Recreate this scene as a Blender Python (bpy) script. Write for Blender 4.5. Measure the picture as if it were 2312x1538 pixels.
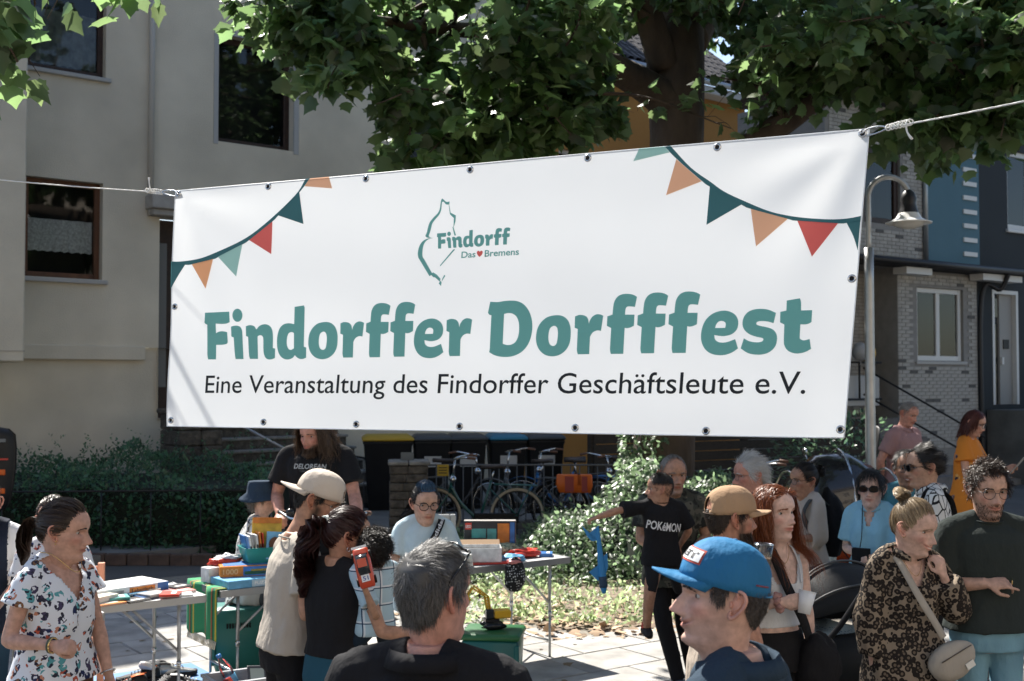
import bpy, bmesh, math, random
import numpy as np
from mathutils import Vector, Matrix, Euler
from math import sin, cos, pi, radians, sqrt, atan2
random.seed(7); RNG = np.random.default_rng(7)
for o in list(bpy.data.objects): bpy.data.objects.remove(o)
SC = bpy.context.scene
COL = SC.collection
# ------------------------------------------------------------------ camera
CAM_H = 2.1; PITCH = math.atan(91 / 2700)
cd = bpy.data.cameras.new('camera'); cam = bpy.data.objects.new('camera', cd); COL.objects.link(cam)
cam.location = (0, 0, CAM_H); cam.rotation_euler = (pi / 2 + PITCH, 0, 0)
cd.sensor_width = 36; cd.lens = 36 * 2700 / 2312; cd.clip_start = .05; cd.clip_end = 500
cd.dof.use_dof = True; cd.dof.focus_distance = 4.6; cd.dof.aperture_fstop = 6.3
SC.camera = cam
# ------------------------------------------------------------------ world and sun
SUN_AZ = radians(30); SUN_EL = radians(49)          # sun behind the houses, to the left of the view
wd = bpy.data.worlds.new('World'); SC.world = wd; wd.use_nodes = True
wn = wd.node_tree.nodes; wl = wd.node_tree.links
bg = wn['Background']; sky = wn.new('ShaderNodeTexSky'); sky.sky_type = 'NISHITA'; sky.sun_disc = False
sky.sun_elevation = SUN_EL; sky.sun_rotation = -SUN_AZ; sky.air_density = 1.0; sky.dust_density = 1.0; sky.ozone_density = 1.0
wl.new(sky.outputs[0], bg.inputs[0]); bg.inputs[1].default_value = .09
SUN_DIR = Vector((-sin(SUN_AZ) * cos(SUN_EL), cos(SUN_AZ) * cos(SUN_EL), sin(SUN_EL)))
sd = bpy.data.lights.new('sun', 'SUN'); so = bpy.data.objects.new('sun', sd); COL.objects.link(so)
sd.energy = 5.0; sd.angle = radians(.55); sd.color = (1, .95, .87)
so.rotation_euler = SUN_DIR.to_track_quat('Z', 'Y').to_euler(); so.location = (-20, 30, 40)
SC.view_settings.view_transform = 'Standard'; SC.view_settings.look = 'None'
SC.view_settings.exposure = 1.3; SC.view_settings.gamma = 1
SC.cycles.use_denoising = True
SC.cycles.max_bounces = 8; SC.cycles.transparent_max_bounces = 12
def at(px, py, d):
 """world point at depth d (metres along +Y) seen at a place of the 2312 x 1538 picture"""
 v = Vector(((px - 1156) / 2700, 1, (769 - py) / 2700))
 c, s = cos(PITCH), sin(PITCH)
 w = Vector((v.x, c * v.y - s * v.z, s * v.y + c * v.z))
 w *= d / w.y
 return Vector((w.x, w.y, w.z + CAM_H))
def depth_of(py, z):
 """depth at which height z is seen at picture row py"""
 v = at(1156, py, 1.0)
 return (z - CAM_H) / (v.z - CAM_H)
# ------------------------------------------------------------------ object helpers
def link(o, parent=None):
 COL.objects.link(o)
 if parent is not None: o.parent = parent
 return o
def tag(o, label=None, cat=None, group=None, kind=None):
 if label: o['label'] = label
 if cat: o['category'] = cat
 if group: o['group'] = group
 if kind: o['kind'] = kind
 return o
def thing(name, label, cat, loc=(0, 0, 0), rz=0, group=None):
 o = bpy.data.objects.new(name, None); o.empty_display_size = .1
 COL.objects.link(o); o.location = loc; o.rotation_euler = (0, 0, rz)
 return tag(o, label, cat, group)
def copy_tree(o, parent=None):
 c = o.copy(); COL.objects.link(c)
 if parent is not None: c.parent = parent
 for ch in list(o.children): copy_tree(ch, c)
 return c
def struct(o): o['kind'] = 'structure'; return o
def catmull(pts, n):
 P = np.array(pts, float)
 if len(P) < 3: return np.array([P[0] + (P[-1] - P[0]) * t for t in np.linspace(0, 1, n)])
 Q = np.vstack([2 * P[0] - P[1], P, 2 * P[-1] - P[-2]])
 out = []
 m = len(P) - 1
 for t in np.linspace(0, m, n):
  i = min(int(t), m - 1); u = t - i
  a, b, c, d = Q[i], Q[i + 1], Q[i + 2], Q[i + 3]
  out.append(.5 * ((2 * b) + (-a + c) * u + (2 * a - 5 * b + 4 * c - d) * u * u + (-a + 3 * b - 3 * c + d) * u ** 3))
 return np.array(out)
class MB:
 """collects shapes into one mesh"""
 def __init__(s): s.v = []; s.f = []; s.m = []; s.cur = 0; s.sm = []; s.smooth = False
 def add(s, verts, faces, smooth=None):
  b = len(s.v); s.v.extend([tuple(map(float, q)) for q in verts])
  sm = s.smooth if smooth is None else smooth
  for f in faces: s.f.append(tuple(b + i for i in f)); s.m.append(s.cur); s.sm.append(sm)
  return s
 def box(s, c, size, rz=0, rot=None):
  hx, hy, hz = [q / 2 for q in size]
  M = (Euler(rot).to_matrix() if rot is not None else Matrix.Rotation(rz, 3, 'Z'))
  vs = [M @ Vector((x, y, z)) + Vector(c) for x in (-hx, hx) for y in (-hy, hy) for z in (-hz, hz)]
  return s.add(vs, [(0, 1, 3, 2), (4, 6, 7, 5), (0, 4, 5, 1), (2, 3, 7, 6), (0, 2, 6, 4), (1, 5, 7, 3)], False)
 def box2(s, a, b):
  a = Vector(a); b = Vector(b)
  return s.box((a + b) / 2, [abs(q) for q in (b - a)])
 def tube(s, pts, rad, n=8, sub=None, cap=True, flat=None, up=None):
  """tapered tube along pts; flat = second-radius ratio per point along 'up' sideways"""
  P = np.array([tuple(q) for q in pts], float)
  R = np.array(rad if hasattr(rad, '__len__') else [rad] * len(P), float)
  F = np.array(flat if hasattr(flat, '__len__') else [flat or 1.0] * len(P), float)
  if sub:
   k = sub
   RF = catmull(np.column_stack([P, R, F]), k); P = RF[:, :3]; R = RF[:, 3]; F = RF[:, 4]
  T = np.gradient(P, axis=0); T /= np.linalg.norm(T, axis=1)[:, None] + 1e-12
  u = np.array(up if up is not None else (0, 0, 1), float)
  if abs(np.dot(u, T[0])) > .95: u = np.array((1., 0, 0)) if up is None else u + np.array((.01, .3, .02))
  vs = []
  U = u - T[0] * np.dot(u, T[0]); U /= np.linalg.norm(U)
  for i in range(len(P)):
   U = U - T[i] * np.dot(U, T[i]); U /= np.linalg.norm(U) + 1e-12
   W = np.cross(T[i], U)
   for a in range(n):
    th = 2 * pi * a / n
    vs.append(P[i] + (U * sin(th) * F[i] + W * cos(th)) * R[i])
  fs = [(i * n + a, i * n + (a + 1) % n, (i + 1) * n + (a + 1) % n, (i + 1) * n + a) for i in range(len(P) - 1) for a in range(n)]
  if cap: fs += [tuple(range(n - 1, -1, -1)), tuple((len(P) - 1) * n + a for a in range(n))]
  return s.add(vs, fs, True)
 def loft(s, rings, cap=True, smooth=True):
  n = len(rings[0]); vs = [q for r in rings for q in r]
  fs = [(i * n + a, i * n + (a + 1) % n, (i + 1) * n + (a + 1) % n, (i + 1) * n + a) for i in range(len(rings) - 1) for a in range(n)]
  if cap: fs += [tuple(range(n - 1, -1, -1)), tuple((len(rings) - 1) * n + a for a in range(n))]
  return s.add(vs, fs, smooth)
 def lathe(s, prof, n=24, c=(0, 0, 0), smooth=True, cap=False):
  rings = [[(c[0] + r * cos(2 * pi * a / n), c[1] + r * sin(2 * pi * a / n), c[2] + z) for a in range(n)] for r, z in prof]
  return s.loft(rings, cap, smooth)
 def prism(s, poly, y0, y1, frame=None):
  """poly in (x, z) pushed from y0 to y1"""
  n = len(poly)
  vs = [(x, y0, z) for x, z in poly] + [(x, y1, z) for x, z in poly]
  if frame: vs = [frame(Vector(v)) for v in vs]
  return s.add(vs, [tuple(range(n)), tuple(range(2 * n - 1, n - 1, -1))] + [(i, i + n, (i + 1) % n + n, (i + 1) % n) for i in range(n)], False)
 def ellipsoid(s, c, r, n=16, m=10, M=None):
  rings = []
  for j in range(m + 1):
   ph = -pi / 2 + pi * j / m; ph = max(-1.5, min(1.5, ph))
   ring = []
   for a in range(n):
    th = 2 * pi * a / n
    v = Vector((r[0] * cos(ph) * cos(th), r[1] * cos(ph) * sin(th), r[2] * sin(ph)))
    if M is not None: v = M @ v
    ring.append(v + Vector(c))
   rings.append(ring)
  return s.loft(rings)
 def mesh(s, name, mats=None):
  me = bpy.data.meshes.new(name); me.from_pydata(s.v, [], s.f)
  me.polygons.foreach_set('material_index', s.m); me.polygons.foreach_set('use_smooth', s.sm)
  for m in (mats if isinstance(mats, (list, tuple)) else [mats]):
   if m is not None: me.materials.append(m)
  me.update(); return me
 def build(s, name, mats=None, parent=None, bevel=0):
  me = s.mesh(name, mats)
  if bevel:
   bm = bmesh.new(); bm.from_mesh(me)
   bmesh.ops.recalc_face_normals(bm, faces=bm.faces)
   bmesh.ops.bevel(bm, geom=[e for e in bm.edges if e.is_manifold and e.calc_face_angle(0) > .6], offset=bevel, segments=1, affect='EDGES', clamp_overlap=True)
   bm.to_mesh(me); bm.free()
  o = bpy.data.objects.new(name, me); link(o, parent); return o
# ------------------------------------------------------------------ materials
_M = {}
def mat(name, col, rough=.7, var=.0, vscale=8, bump=.0, bscale=40, metal=0, spec=.4, coat=0, sheen=0, trans=0, vcol=None, sss=0, stretch=None, bdist=.01, tval=1.0):
 """procedural material: base colour with noise variation, fine bump"""
 if name in _M: return _M[name]
 m = bpy.data.materials.new(name); m.use_nodes = True; _M[name] = m
 N = m.node_tree.nodes; L = m.node_tree.links; b = N['Principled BSDF']
 b.inputs['Roughness'].default_value = rough; b.inputs['Metallic'].default_value = metal
 b.inputs['Specular IOR Level'].default_value = spec
 if coat: b.inputs['Coat Weight'].default_value = coat
 if sheen: b.inputs['Sheen Weight'].default_value = sheen
 if sss: b.inputs['Subsurface Weight'].default_value = sss; b.inputs['Subsurface Radius'].default_value = (.012, .005, .003); b.inputs['Subsurface Scale'].default_value = 1
 tc = N.new('ShaderNodeTexCoord'); src = tc.outputs['Object']
 if stretch:
  mp = N.new('ShaderNodeMapping'); mp.inputs['Scale'].default_value = stretch; L.new(src, mp.inputs[0]); src = mp.outputs[0]
 colout = None
 if vcol:
  a = N.new('ShaderNodeAttribute'); a.attribute_name = vcol; colout = a.outputs['Color']
 if var:
  nz = N.new('ShaderNodeTexNoise'); nz.inputs['Scale'].default_value = vscale; nz.inputs['Detail'].default_value = 6; L.new(src, nz.inputs['Vector'])
  mr = N.new('ShaderNodeMapRange'); mr.inputs[1].default_value = .3; mr.inputs[2].default_value = .7; mr.inputs[3].default_value = 1 - var; mr.inputs[4].default_value = 1 + var
  L.new(nz.outputs['Fac'], mr.inputs[0])
  mx = N.new('ShaderNodeMix'); mx.data_type = 'RGBA'; mx.blend_type = 'MULTIPLY'; mx.inputs[0].default_value = 1
  if colout is not None: L.new(colout, mx.inputs[6])
  else: mx.inputs[6].default_value = (*col, 1)
  L.new(mr.outputs[0], mx.inputs[7]); colout = mx.outputs[2]
 if colout is not None: L.new(colout, b.inputs['Base Color'])
 else: b.inputs['Base Color'].default_value = (*col, 1)
 if bump:
  nb = N.new('ShaderNodeTexNoise'); nb.inputs['Scale'].default_value = bscale; nb.inputs['Detail'].default_value = 4; L.new(src, nb.inputs['Vector'])
  bp = N.new('ShaderNodeBump'); bp.inputs['Strength'].default_value = bump; bp.inputs['Distance'].default_value = bdist
  L.new(nb.outputs['Fac'], bp.inputs['Height']); L.new(bp.outputs[0], b.inputs['Normal'])
 if trans:
  out = N['Material Output']; tr = N.new('ShaderNodeBsdfTranslucent'); ms = N.new('ShaderNodeMixShader'); ms.inputs[0].default_value = trans
  if colout is not None:
   hs = N.new('ShaderNodeHueSaturation'); hs.inputs['Value'].default_value = tval; hs.inputs['Saturation'].default_value = .8; L.new(colout, hs.inputs['Color']); L.new(hs.outputs[0], tr.inputs['Color'])
  else: tr.inputs['Color'].default_value = (*col, 1)
  L.new(b.outputs[0], ms.inputs[1]); L.new(tr.outputs[0], ms.inputs[2]); L.new(ms.outputs[0], out.inputs['Surface'])
 return m
def glassmat(name, tint=(.03, .04, .04), rough=.03, refl=.95):
 if name in _M: return _M[name]
 m = bpy.data.materials.new(name); m.use_nodes = True; _M[name] = m
 N = m.node_tree.nodes; L = m.node_tree.links; out = N['Material Output']
 gl = N.new('ShaderNodeBsdfGlossy'); gl.inputs['Roughness'].default_value = rough; gl.inputs['Color'].default_value = (.95, .97, 1, 1)
 tr = N.new('ShaderNodeBsdfTransparent'); tr.inputs['Color'].default_value = (*tint, 1)
 fr = N.new('ShaderNodeFresnel'); fr.inputs[0].default_value = 1.5
 fm = N.new('ShaderNodeMath'); fm.operation = 'MULTIPLY'; fm.inputs[1].default_value = refl; L.new(fr.outputs[0], fm.inputs[0])
 mx = N.new('ShaderNodeMixShader'); L.new(fm.outputs[0], mx.inputs[0]); L.new(tr.outputs[0], mx.inputs[1]); L.new(gl.outputs[0], mx.inputs[2]); L.new(mx.outputs[0], out.inputs['Surface'])
 return m
# ------------------------------------------------------------------ people
def interp(z, tab):
 t = np.array(tab); return np.interp(z, t[:, 0], t[:, 1])
HEAD_F = [(-.11, .045), (-.04, .043), (-.022, .050), (-.010, .066), (-.003, .080), (.006, .0915), (.014, .0930), (.024, .0895), (.036, .0905), (.050, .0925), (.062, .0930), (.070, .0925), (.085, .0905), (.105, .0895), (.118, .0885), (.126, .0930), (.134, .0975), (.150, .0985), (.170, .0940), (.190, .0830), (.207, .0660), (.220, .0450), (.230, .0200), (.235, -.012)]
HEAD_B = [(-.11, -.075), (-.05, -.068), (0, -.063), (.03, -.066), (.06, -.076), (.09, -.089), (.12, -.0975), (.15, -.1005), (.18, -.094), (.20, -.080), (.215, -.062), (.228, -.035), (.235, -.014)]
HEAD_W = [(-.11, .062), (-.06, .057), (-.02, .054), (-.006, .052), (.004, .053), (.02, .057), (.04, .062), (.06, .066), (.08, .0695), (.10, .072), (.12, .0735), (.14, .0755), (.16, .0760), (.18, .0725), (.20, .062), (.215, .0485), (.228, .027), (.235, .004)]
HEAD_K = [(-.11, .0), (-.03, .0), (-.012, .22), (0, .42), (.012, .47), (.03, .43), (.05, .33), (.07, .22), (.10, .12), (.13, .06), (.18, .0), (.235, 0)]   # how pointed the front is
def head_grid(na, nz, o):
 """grid of head surface points [nz, na, 3]; origin under the chin, y forward, x to the person's right"""
 zs = np.concatenate([np.linspace(-.11, -.02, max(4, nz // 10)), np.linspace(-.012, .145, int(nz * .62)), np.linspace(.15, .235, int(nz * .28))])
 t = np.linspace(0, 2 * pi, na, endpoint=False)
 t = t - .45 * np.sin(t)                     # closer together on the face
 Z, T = np.meshgrid(zs, t, indexing='ij')
 yF = interp(Z, HEAD_F); yB = interp(Z, HEAD_B); w = interp(Z, HEAD_W); k = interp(Z, HEAD_K)
 fem = o.get('fem', 0)
 jaw = np.exp(-((Z - .02) / .045) ** 2)
 w = w * (1 - .07 * fem * jaw) * o.get('wide', 1.0) + o.get('fat', 0) * .008 * jaw
 nk = np.clip((.005 - Z) / .03, 0, 1)
 w = w * (1 - .14 * fem * nk); yF = yF - .006 * fem * nk * 0; yB = yB + .010 * fem * nk
 yF = yF + o.get('chin', 0) * np.exp(-((Z - .010) / .014) ** 2) - .003 * fem * np.exp(-((Z - .134) / .012) ** 2)
 yF = yF + .012 * o.get('fat', 0) * np.exp(-((Z + .012) / .016) ** 2)
 yc = (yF * .42 + yB * .58)
 c = np.cos(T); s = np.sin(T)
 ry = np.where(c > 0, yF - yc, yc - yB)
 e = np.where(c > 0, np.clip(.80 + .25 * np.clip((Z - .15) / .06, 0, 1) + .2 * nk, .8, 1.05), .95)
 Y = yc + ry * np.sign(c) * np.abs(c) ** e
 X = w * np.sign(s) * np.abs(s) ** .92 * (1 - k * np.clip(c, 0, 1) ** 1.3)
 front = np.clip(c * 1.6, 0, 1)
 ax = np.abs(X)
 g = lambda cx, sx, cz, sz: np.exp(-((ax - cx) / sx) ** 2 - ((Z - cz) / sz) ** 2)
 sm = o.get('smile', 0)
 nl = o.get('nose', 1.0)
 prot = interp(Z, [(.058, 0), (.064, .005), (.069, .016), (.075, .0275), (.081, .0285), (.089, .0235), (.100, .0165), (.112, .0095), (.122, .0055), (.132, .001), (.14, 0)])
 if o.get('hook'): prot = prot + o['hook'] * .004 * np.exp(-((Z - .1) / .012) ** 2)
 sx = interp(Z, [(.06, .016), (.070, .0150), (.078, .0125), (.09, .0088), (.11, .0078), (.13, .012)])
 Y = Y + front * nl * prot * np.exp(-(X / sx) ** 2 * 1.0)
 Y = Y + front * (.0075 * nl * g(.0135, .0065, .0725, .0075))
 Y = Y - front * (.0135 * g(.0325, .0165, .1175, .0095)) - front * .004 * g(.018, .008, .116, .012)
 Y = Y + front * (.0045 * g(.030, .020, .1335, .006)) * (1 - .5 * fem)
 zl = Z - sm * .010 * np.clip(ax / .026, 0, 1.4) ** 2
 lipw = np.exp(-(ax / (.0265 + .006 * sm)) ** 4)
 full = 1 + .35 * fem
 Y = Y + front * lipw * (full * .0058 * np.exp(-((zl - .0535) / .0042) ** 2) + full * .0058 * np.exp(-((zl - .0415) / .0050) ** 2) - .0050 * np.exp(-((zl - .0475) / .0020) ** 2))
 Y = Y - front * .0035 * np.exp(-(ax / .02) ** 2 - ((Z - .0275) / .006) ** 2)
 rad = .0055 * g(.047, .017, .094, .016) * (1 + .6 * sm) + .004 * sm * g(.038, .014, .075, .012) - .003 * g(.052, .014, .055, .018) * (1 - o.get('fat', 0)) - .004 * g(.068, .012, .150, .018)
 n = np.sqrt(X ** 2 + (Y - yc) ** 2) + 1e-6
 X = X + X / n * rad * 1.0; Y = Y + front * rad * .8
 V = np.stack([X, Y, Z], -1)
 return V, front, ax, zl, lipw
def head_vcol(V, front, ax, zl, lipw, skin, o):
 X, Y, Z = V[..., 0], V[..., 1], V[..., 2]
 C = np.ones(V.shape) * np.array(skin)
 lip = front * lipw * np.clip(np.exp(-((zl - .0475) / .0085) ** 4) * 1.1, 0, 1)
 lipc = np.array(skin) * np.array(o.get('lip', (.82, .52, .50)))
 C = C * (1 - lip[..., None]) + lipc * lip[..., None]
 seam = front * lipw * np.exp(-((zl - .0475) / .0016) ** 2)
 C *= (1 - .75 * seam[..., None])
 if o.get('teeth'):
  te = front * np.exp(-(ax / .018) ** 4) * np.exp(-((zl - .0478) / .0026) ** 4)
  C = C * (1 - te[..., None]) + np.array((.7, .66, .6)) * te[..., None]
 ch = front * np.exp(-((ax - .045) / .018) ** 2 - ((Z - .085) / .018) ** 2) + .7 * front * np.exp(-(ax / .014) ** 2 - ((Z - .077) / .010) ** 2)
 C *= (1 - ch[..., None] * np.array((.0, .18, .16)))
 st = o.get('stubble', 0)
 if st:
  reg = np.clip((.070 - Z) / .02, 0, 1) * np.clip((Y + .005) / .02, 0, 1) * np.clip((Z + .03) / .03, 0, 1) * (1 - lip)
  reg = np.maximum(reg, np.exp(-((ax - .066) / .02) ** 2) * np.clip((Y + .0) / .01, 0, 1) * np.clip((.045 - Y) / .02, 0, 1) * np.clip((.11 - Z) / .02, 0, 1))
  bc = np.array(o.get('beardcol', (.05, .04, .035)))
  C = C * (1 - st * reg[..., None]) + bc * st * reg[..., None]
 eye = front * np.exp(-((ax - .0325) / .016) ** 2 - ((Z - .117) / .009) ** 2)
 C *= (1 - .22 * eye[..., None])
 nost = front * np.exp(-((ax - .0075) / .0035) ** 2 - ((Z - .0685) / .0022) ** 2)
 C *= (1 - .85 * nost[..., None])
 return C
def ear_mesh(mb, side, w):
 c = np.array((side * (w - .002), -.008, .108))
 ex = np.array((side * .30, -.95, -.05)); ez = np.array((side * .14, -.20, .97)); en = np.array((side * .95, .30, -.08))
 out = [(.010, .018), (.004, .030), (-.006 + .012, .034), (.020, .031), (.029, .018), (.029, .002), (.022, -.014), (.014, -.026), (.006, -.031), (.001, -.026), (.002, -.014)]
 P = [c + ex * a + ez * b + en * (.004 + .010 * max(0, a) / .03) for a, b in out]
 mb.tube(P, [.003, .0035, .004, .004, .0042, .004, .004, .0048, .0055, .005, .003], 7, 30)
 inn = [(.006, .014), (.012, .020), (.018, .014), (.019, .002), (.014, -.008), (.007, -.010)]
 mb.tube([c + ex * a + ez * b + en * .005 for a, b in inn], .0026, 6, 16)
 M = Matrix((Vector(ex), Vector(ez), Vector(en))).transposed()
 mb.ellipsoid(c + ex * .013 + ez * .002 + en * -.001, (.0165, .030, .0065), 14, 8, M)
 mb.tube([c + ex * -.004 + ez * .006 + en * .001, c + ex * -.001 + ez * 0 + en * .006, c + ex * -.003 + ez * -.008 + en * .001], .0035, 6, 8)
def vcol_set(me, cols, name='Col'):
 a = me.color_attributes.new(name, 'FLOAT_COLOR', 'POINT')
 c = np.ones((len(me.vertices), 4), np.float32); c[:, :3] = cols; a.data.foreach_set('color', c.ravel())
def remesh(mb, voxel, smooth=3, name='m'):
 me = mb.mesh(name); o = bpy.data.objects.new(name, me); COL.objects.link(o)
 md = o.modifiers.new('r', 'REMESH'); md.mode = 'VOXEL'; md.voxel_size = voxel; md.use_smooth_shade = True
 if smooth:
  s = o.modifiers.new('s', 'SMOOTH'); s.factor = .5; s.iterations = smooth
 dg = bpy.context.evaluated_depsgraph_get(); out = bpy.data.meshes.new_from_object(o.evaluated_get(dg))
 bpy.data.objects.remove(o); bpy.data.meshes.remove(me)
 V = np.empty(len(out.vertices) * 3); out.vertices.foreach_get('co', V); V = V.reshape(-1, 3)
 F = [tuple(p.vertices) for p in out.polygons]
 NV = np.empty(len(V) * 3); out.vertices.foreach_get('normal', NV); NV = NV.reshape(-1, 3)
 bpy.data.meshes.remove(out)
 return V, F, NV
def raw_mesh(name, V, F, m, smooth=True):
 me = bpy.data.meshes.new(name); me.from_pydata([tuple(v) for v in V], [], F)
 if smooth: me.polygons.foreach_set('use_smooth', [True] * len(me.polygons))
 for q in (m if isinstance(m, (list, tuple)) else [m]): me.materials.append(q)
 me.update(); return me
def R3(yaw=0, pitch=0, roll=0):
 """yaw about z, pitch up (+) about x, roll about y, degrees"""
 return np.array((Matrix.Rotation(radians(yaw), 3, 'Z') @ Matrix.Rotation(radians(pitch), 3, 'X') @ Matrix.Rotation(radians(roll), 3, 'Y')))
def unit(v): v = np.array(v, float); return v / (np.linalg.norm(v) + 1e-12)
# ---- hair: many thin ribbons with a scalp shell under them
HAIRLINE = [(0, .197), (.35, .196), (.6, .186), (.8, .168), (.95, .145), (1.1, .118), (1.3, .100), (1.45, .112), (1.55, .142), (1.75, .146), (1.95, .118), (2.1, .085), (2.4, .058), (3.15, .046)]
SKC = np.array((0, -.004, .130)); SKR = np.array((.079, .1005, .107))
def in_hair(P, hl, rec=0):
 d = P - SKC; ph = np.abs(np.arctan2(d[..., 0], d[..., 1])); t = np.array(hl)
 return P[..., 2] > np.interp(ph, t[:, 0], t[:, 1]) + rec
def ribbons(R, W, jit=None):
 """R [n,k,3] strand points, W [n] or [n,k] widths -> verts, faces"""
 n, k, _ = R.shape
 T = np.gradient(R, axis=1); T /= np.linalg.norm(T, axis=2, keepdims=True) + 1e-9
 out = R - SKC; out /= np.linalg.norm(out, axis=2, keepdims=True) + 1e-9
 S = np.cross(T, out + RNG.normal(0, .35, (n, 1, 3))); S /= np.linalg.norm(S, axis=2, keepdims=True) + 1e-9
 w = np.asarray(W); w = w[:, None] if w.ndim == 1 else w
 tap = np.linspace(1, .35, k)[None, :] * w
 A = R - S * tap[..., None] * .5; B = R + S * tap[..., None] * .5
 V = np.stack([A, B], 2).reshape(-1, 3)
 idx = (np.arange(n)[:, None] * k + np.arange(k - 1)[None, :]).ravel() * 2
 F = np.stack([idx, idx + 1, idx + 3, idx + 2], 1)
 return V, F
def push_out(P, off):
 d = (P - SKC) / (SKR + off); r = np.linalg.norm(d, axis=-1, keepdims=True)
 return np.where(r < 1, SKC + d / r * (SKR + off), P)
def hair_strands(roots, normals, h):
 """h: style dict -> strands [n,k,3]"""
 if 'tie' in h:      # strands combed over the skull to a knot
  k = h['k']; t = np.array(h['tie']); u = np.linspace(0, 1, k)[None, :, None]; n = len(roots)
  R = roots[:, None] * (1 - u) + (t + RNG.normal(0, .007, (n, 1, 3))) * u
  lift = h.get('off', .006) * np.sin(np.pi * np.clip(u, 0, 1)) + .004 + RNG.normal(0, .0022, (n, 1, 1)) * np.sin(np.pi * u)
  d = (R - SKC) / SKR; r = np.linalg.norm(d, axis=2, keepdims=True)
  return np.where(r < 1 + lift / .09, SKC + d / r * SKR * (1 + lift / .09), R) * (1 - (u == 0)) + roots[:, None] * (u == 0)
 n = len(roots); k = h.get('k', 5); L = h['len'] * (1 + RNG.normal(0, h.get('lvar', .18), n)).clip(.4, 1.7)
 st = L / (k - 1); P = roots.copy(); out = [P.copy()]
 flow = h['flow'](roots) if callable(h['flow']) else np.tile(np.array(h['flow'], float), (n, 1))
 flow = flow / (np.linalg.norm(flow, axis=1, keepdims=True) + 1e-9)
 flow = flow - normals * (flow * normals).sum(1, keepdims=True) * .9; flow /= np.linalg.norm(flow, axis=1, keepdims=True) + 1e-9
 rnd = RNG.normal(0, h.get('mess', .2), (n, 3)); cl = np.sin(roots @ np.array([[91, 40, 13], [33, 80, 51], [60, -30, 90]]) * h.get('cf', 1.0)) * h.get('clump', .15)
 up = h.get('up', .5); g = h.get('grav', 0.); wave = h.get('wave', 0); ph = RNG.uniform(0, 6.28, n) if not h.get('sync') else (roots[:, 0] * 60 + roots[:, 2] * 25)
 for i in range(1, k):
  u = i / (k - 1)
  d = normals * up * (1 - u * h.get('updecay', .8)) + flow * (1 - g * u * .5) + rnd + cl + np.array((0, 0, -1)) * g * u
  if wave:
   a = ph + i * h.get('wf', 1.5)
   d = d + wave * np.stack([np.cos(a), np.sin(a * 1.1), np.zeros(n)], 1)
  d /= np.linalg.norm(d, axis=1, keepdims=True) + 1e-9
  P = push_out(P + d * st[:, None], h.get('off', .004))
  if h.get('face', 0):
   fm = (P[:, 2] < .185) & (P[:, 1] > h.get('facey', .02)) & (np.abs(P[:, 0]) < .074)
   sgx = np.where(roots[:, 0] + h.get('part', 0) > 0, 1, -1)
   P[:, 0] = np.where(fm, sgx * (.074 + .012 * RNG.uniform(0, 1, n)), P[:, 0]); P[:, 1] = np.where(fm, np.minimum(P[:, 1], .055), P[:, 1])
  if h.get('body'):
   bl = P[:, 2] < -.055
   lim = .05 + (-.055 - P[:, 2]).clip(0, .06) * .9
   P[:, 1] = np.where(bl & (P[:, 1] <= .02) & (P[:, 1] > -lim - .03), -lim - .03 - .02 * RNG.uniform(0, 1, n), P[:, 1])
   P[:, 1] = np.where(bl & (P[:, 1] > .02) & (P[:, 1] < lim + .02), lim + .02 + .02 * RNG.uniform(0, 1, n), P[:, 1])
  out.append(P.copy())
 return np.stack(out, 1)
def tail_strands(path, r, n, k, wave=.0, spread=1.0):
 """strands following a bundle path (points) with radii r"""
 C = catmull(np.column_stack([np.array(path, float), np.array(r, float)]), k); c, rr = C[:, :3], C[:, 3]
 T = np.gradient(c, axis=0); T /= np.linalg.norm(T, axis=1)[:, None]
 U = np.cross(T, (.3, .2, .93)); U /= np.linalg.norm(U, axis=1)[:, None]; W = np.cross(T, U)
 a = RNG.uniform(0, 6.28, n); q = np.sqrt(RNG.uniform(.15, 1, n)); tw = RNG.normal(.0, .5, n)
 th = a[:, None] + tw[:, None] * np.linspace(0, 2, k)[None, :] + wave * np.sin(np.linspace(0, 14, k))[None, :] * 1.2
 R = c[None] + (U[None] * np.cos(th)[..., None] + W[None] * np.sin(th)[..., None]) * (q[:, None] * rr[None, :])[..., None]
 if wave: R = R + wave * .008 * np.sin(np.linspace(0, 18, k)[None, :, None] + a[:, None, None] * .6) * U[None]
 cut = RNG.uniform(.75, 1, n)
 return R
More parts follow.
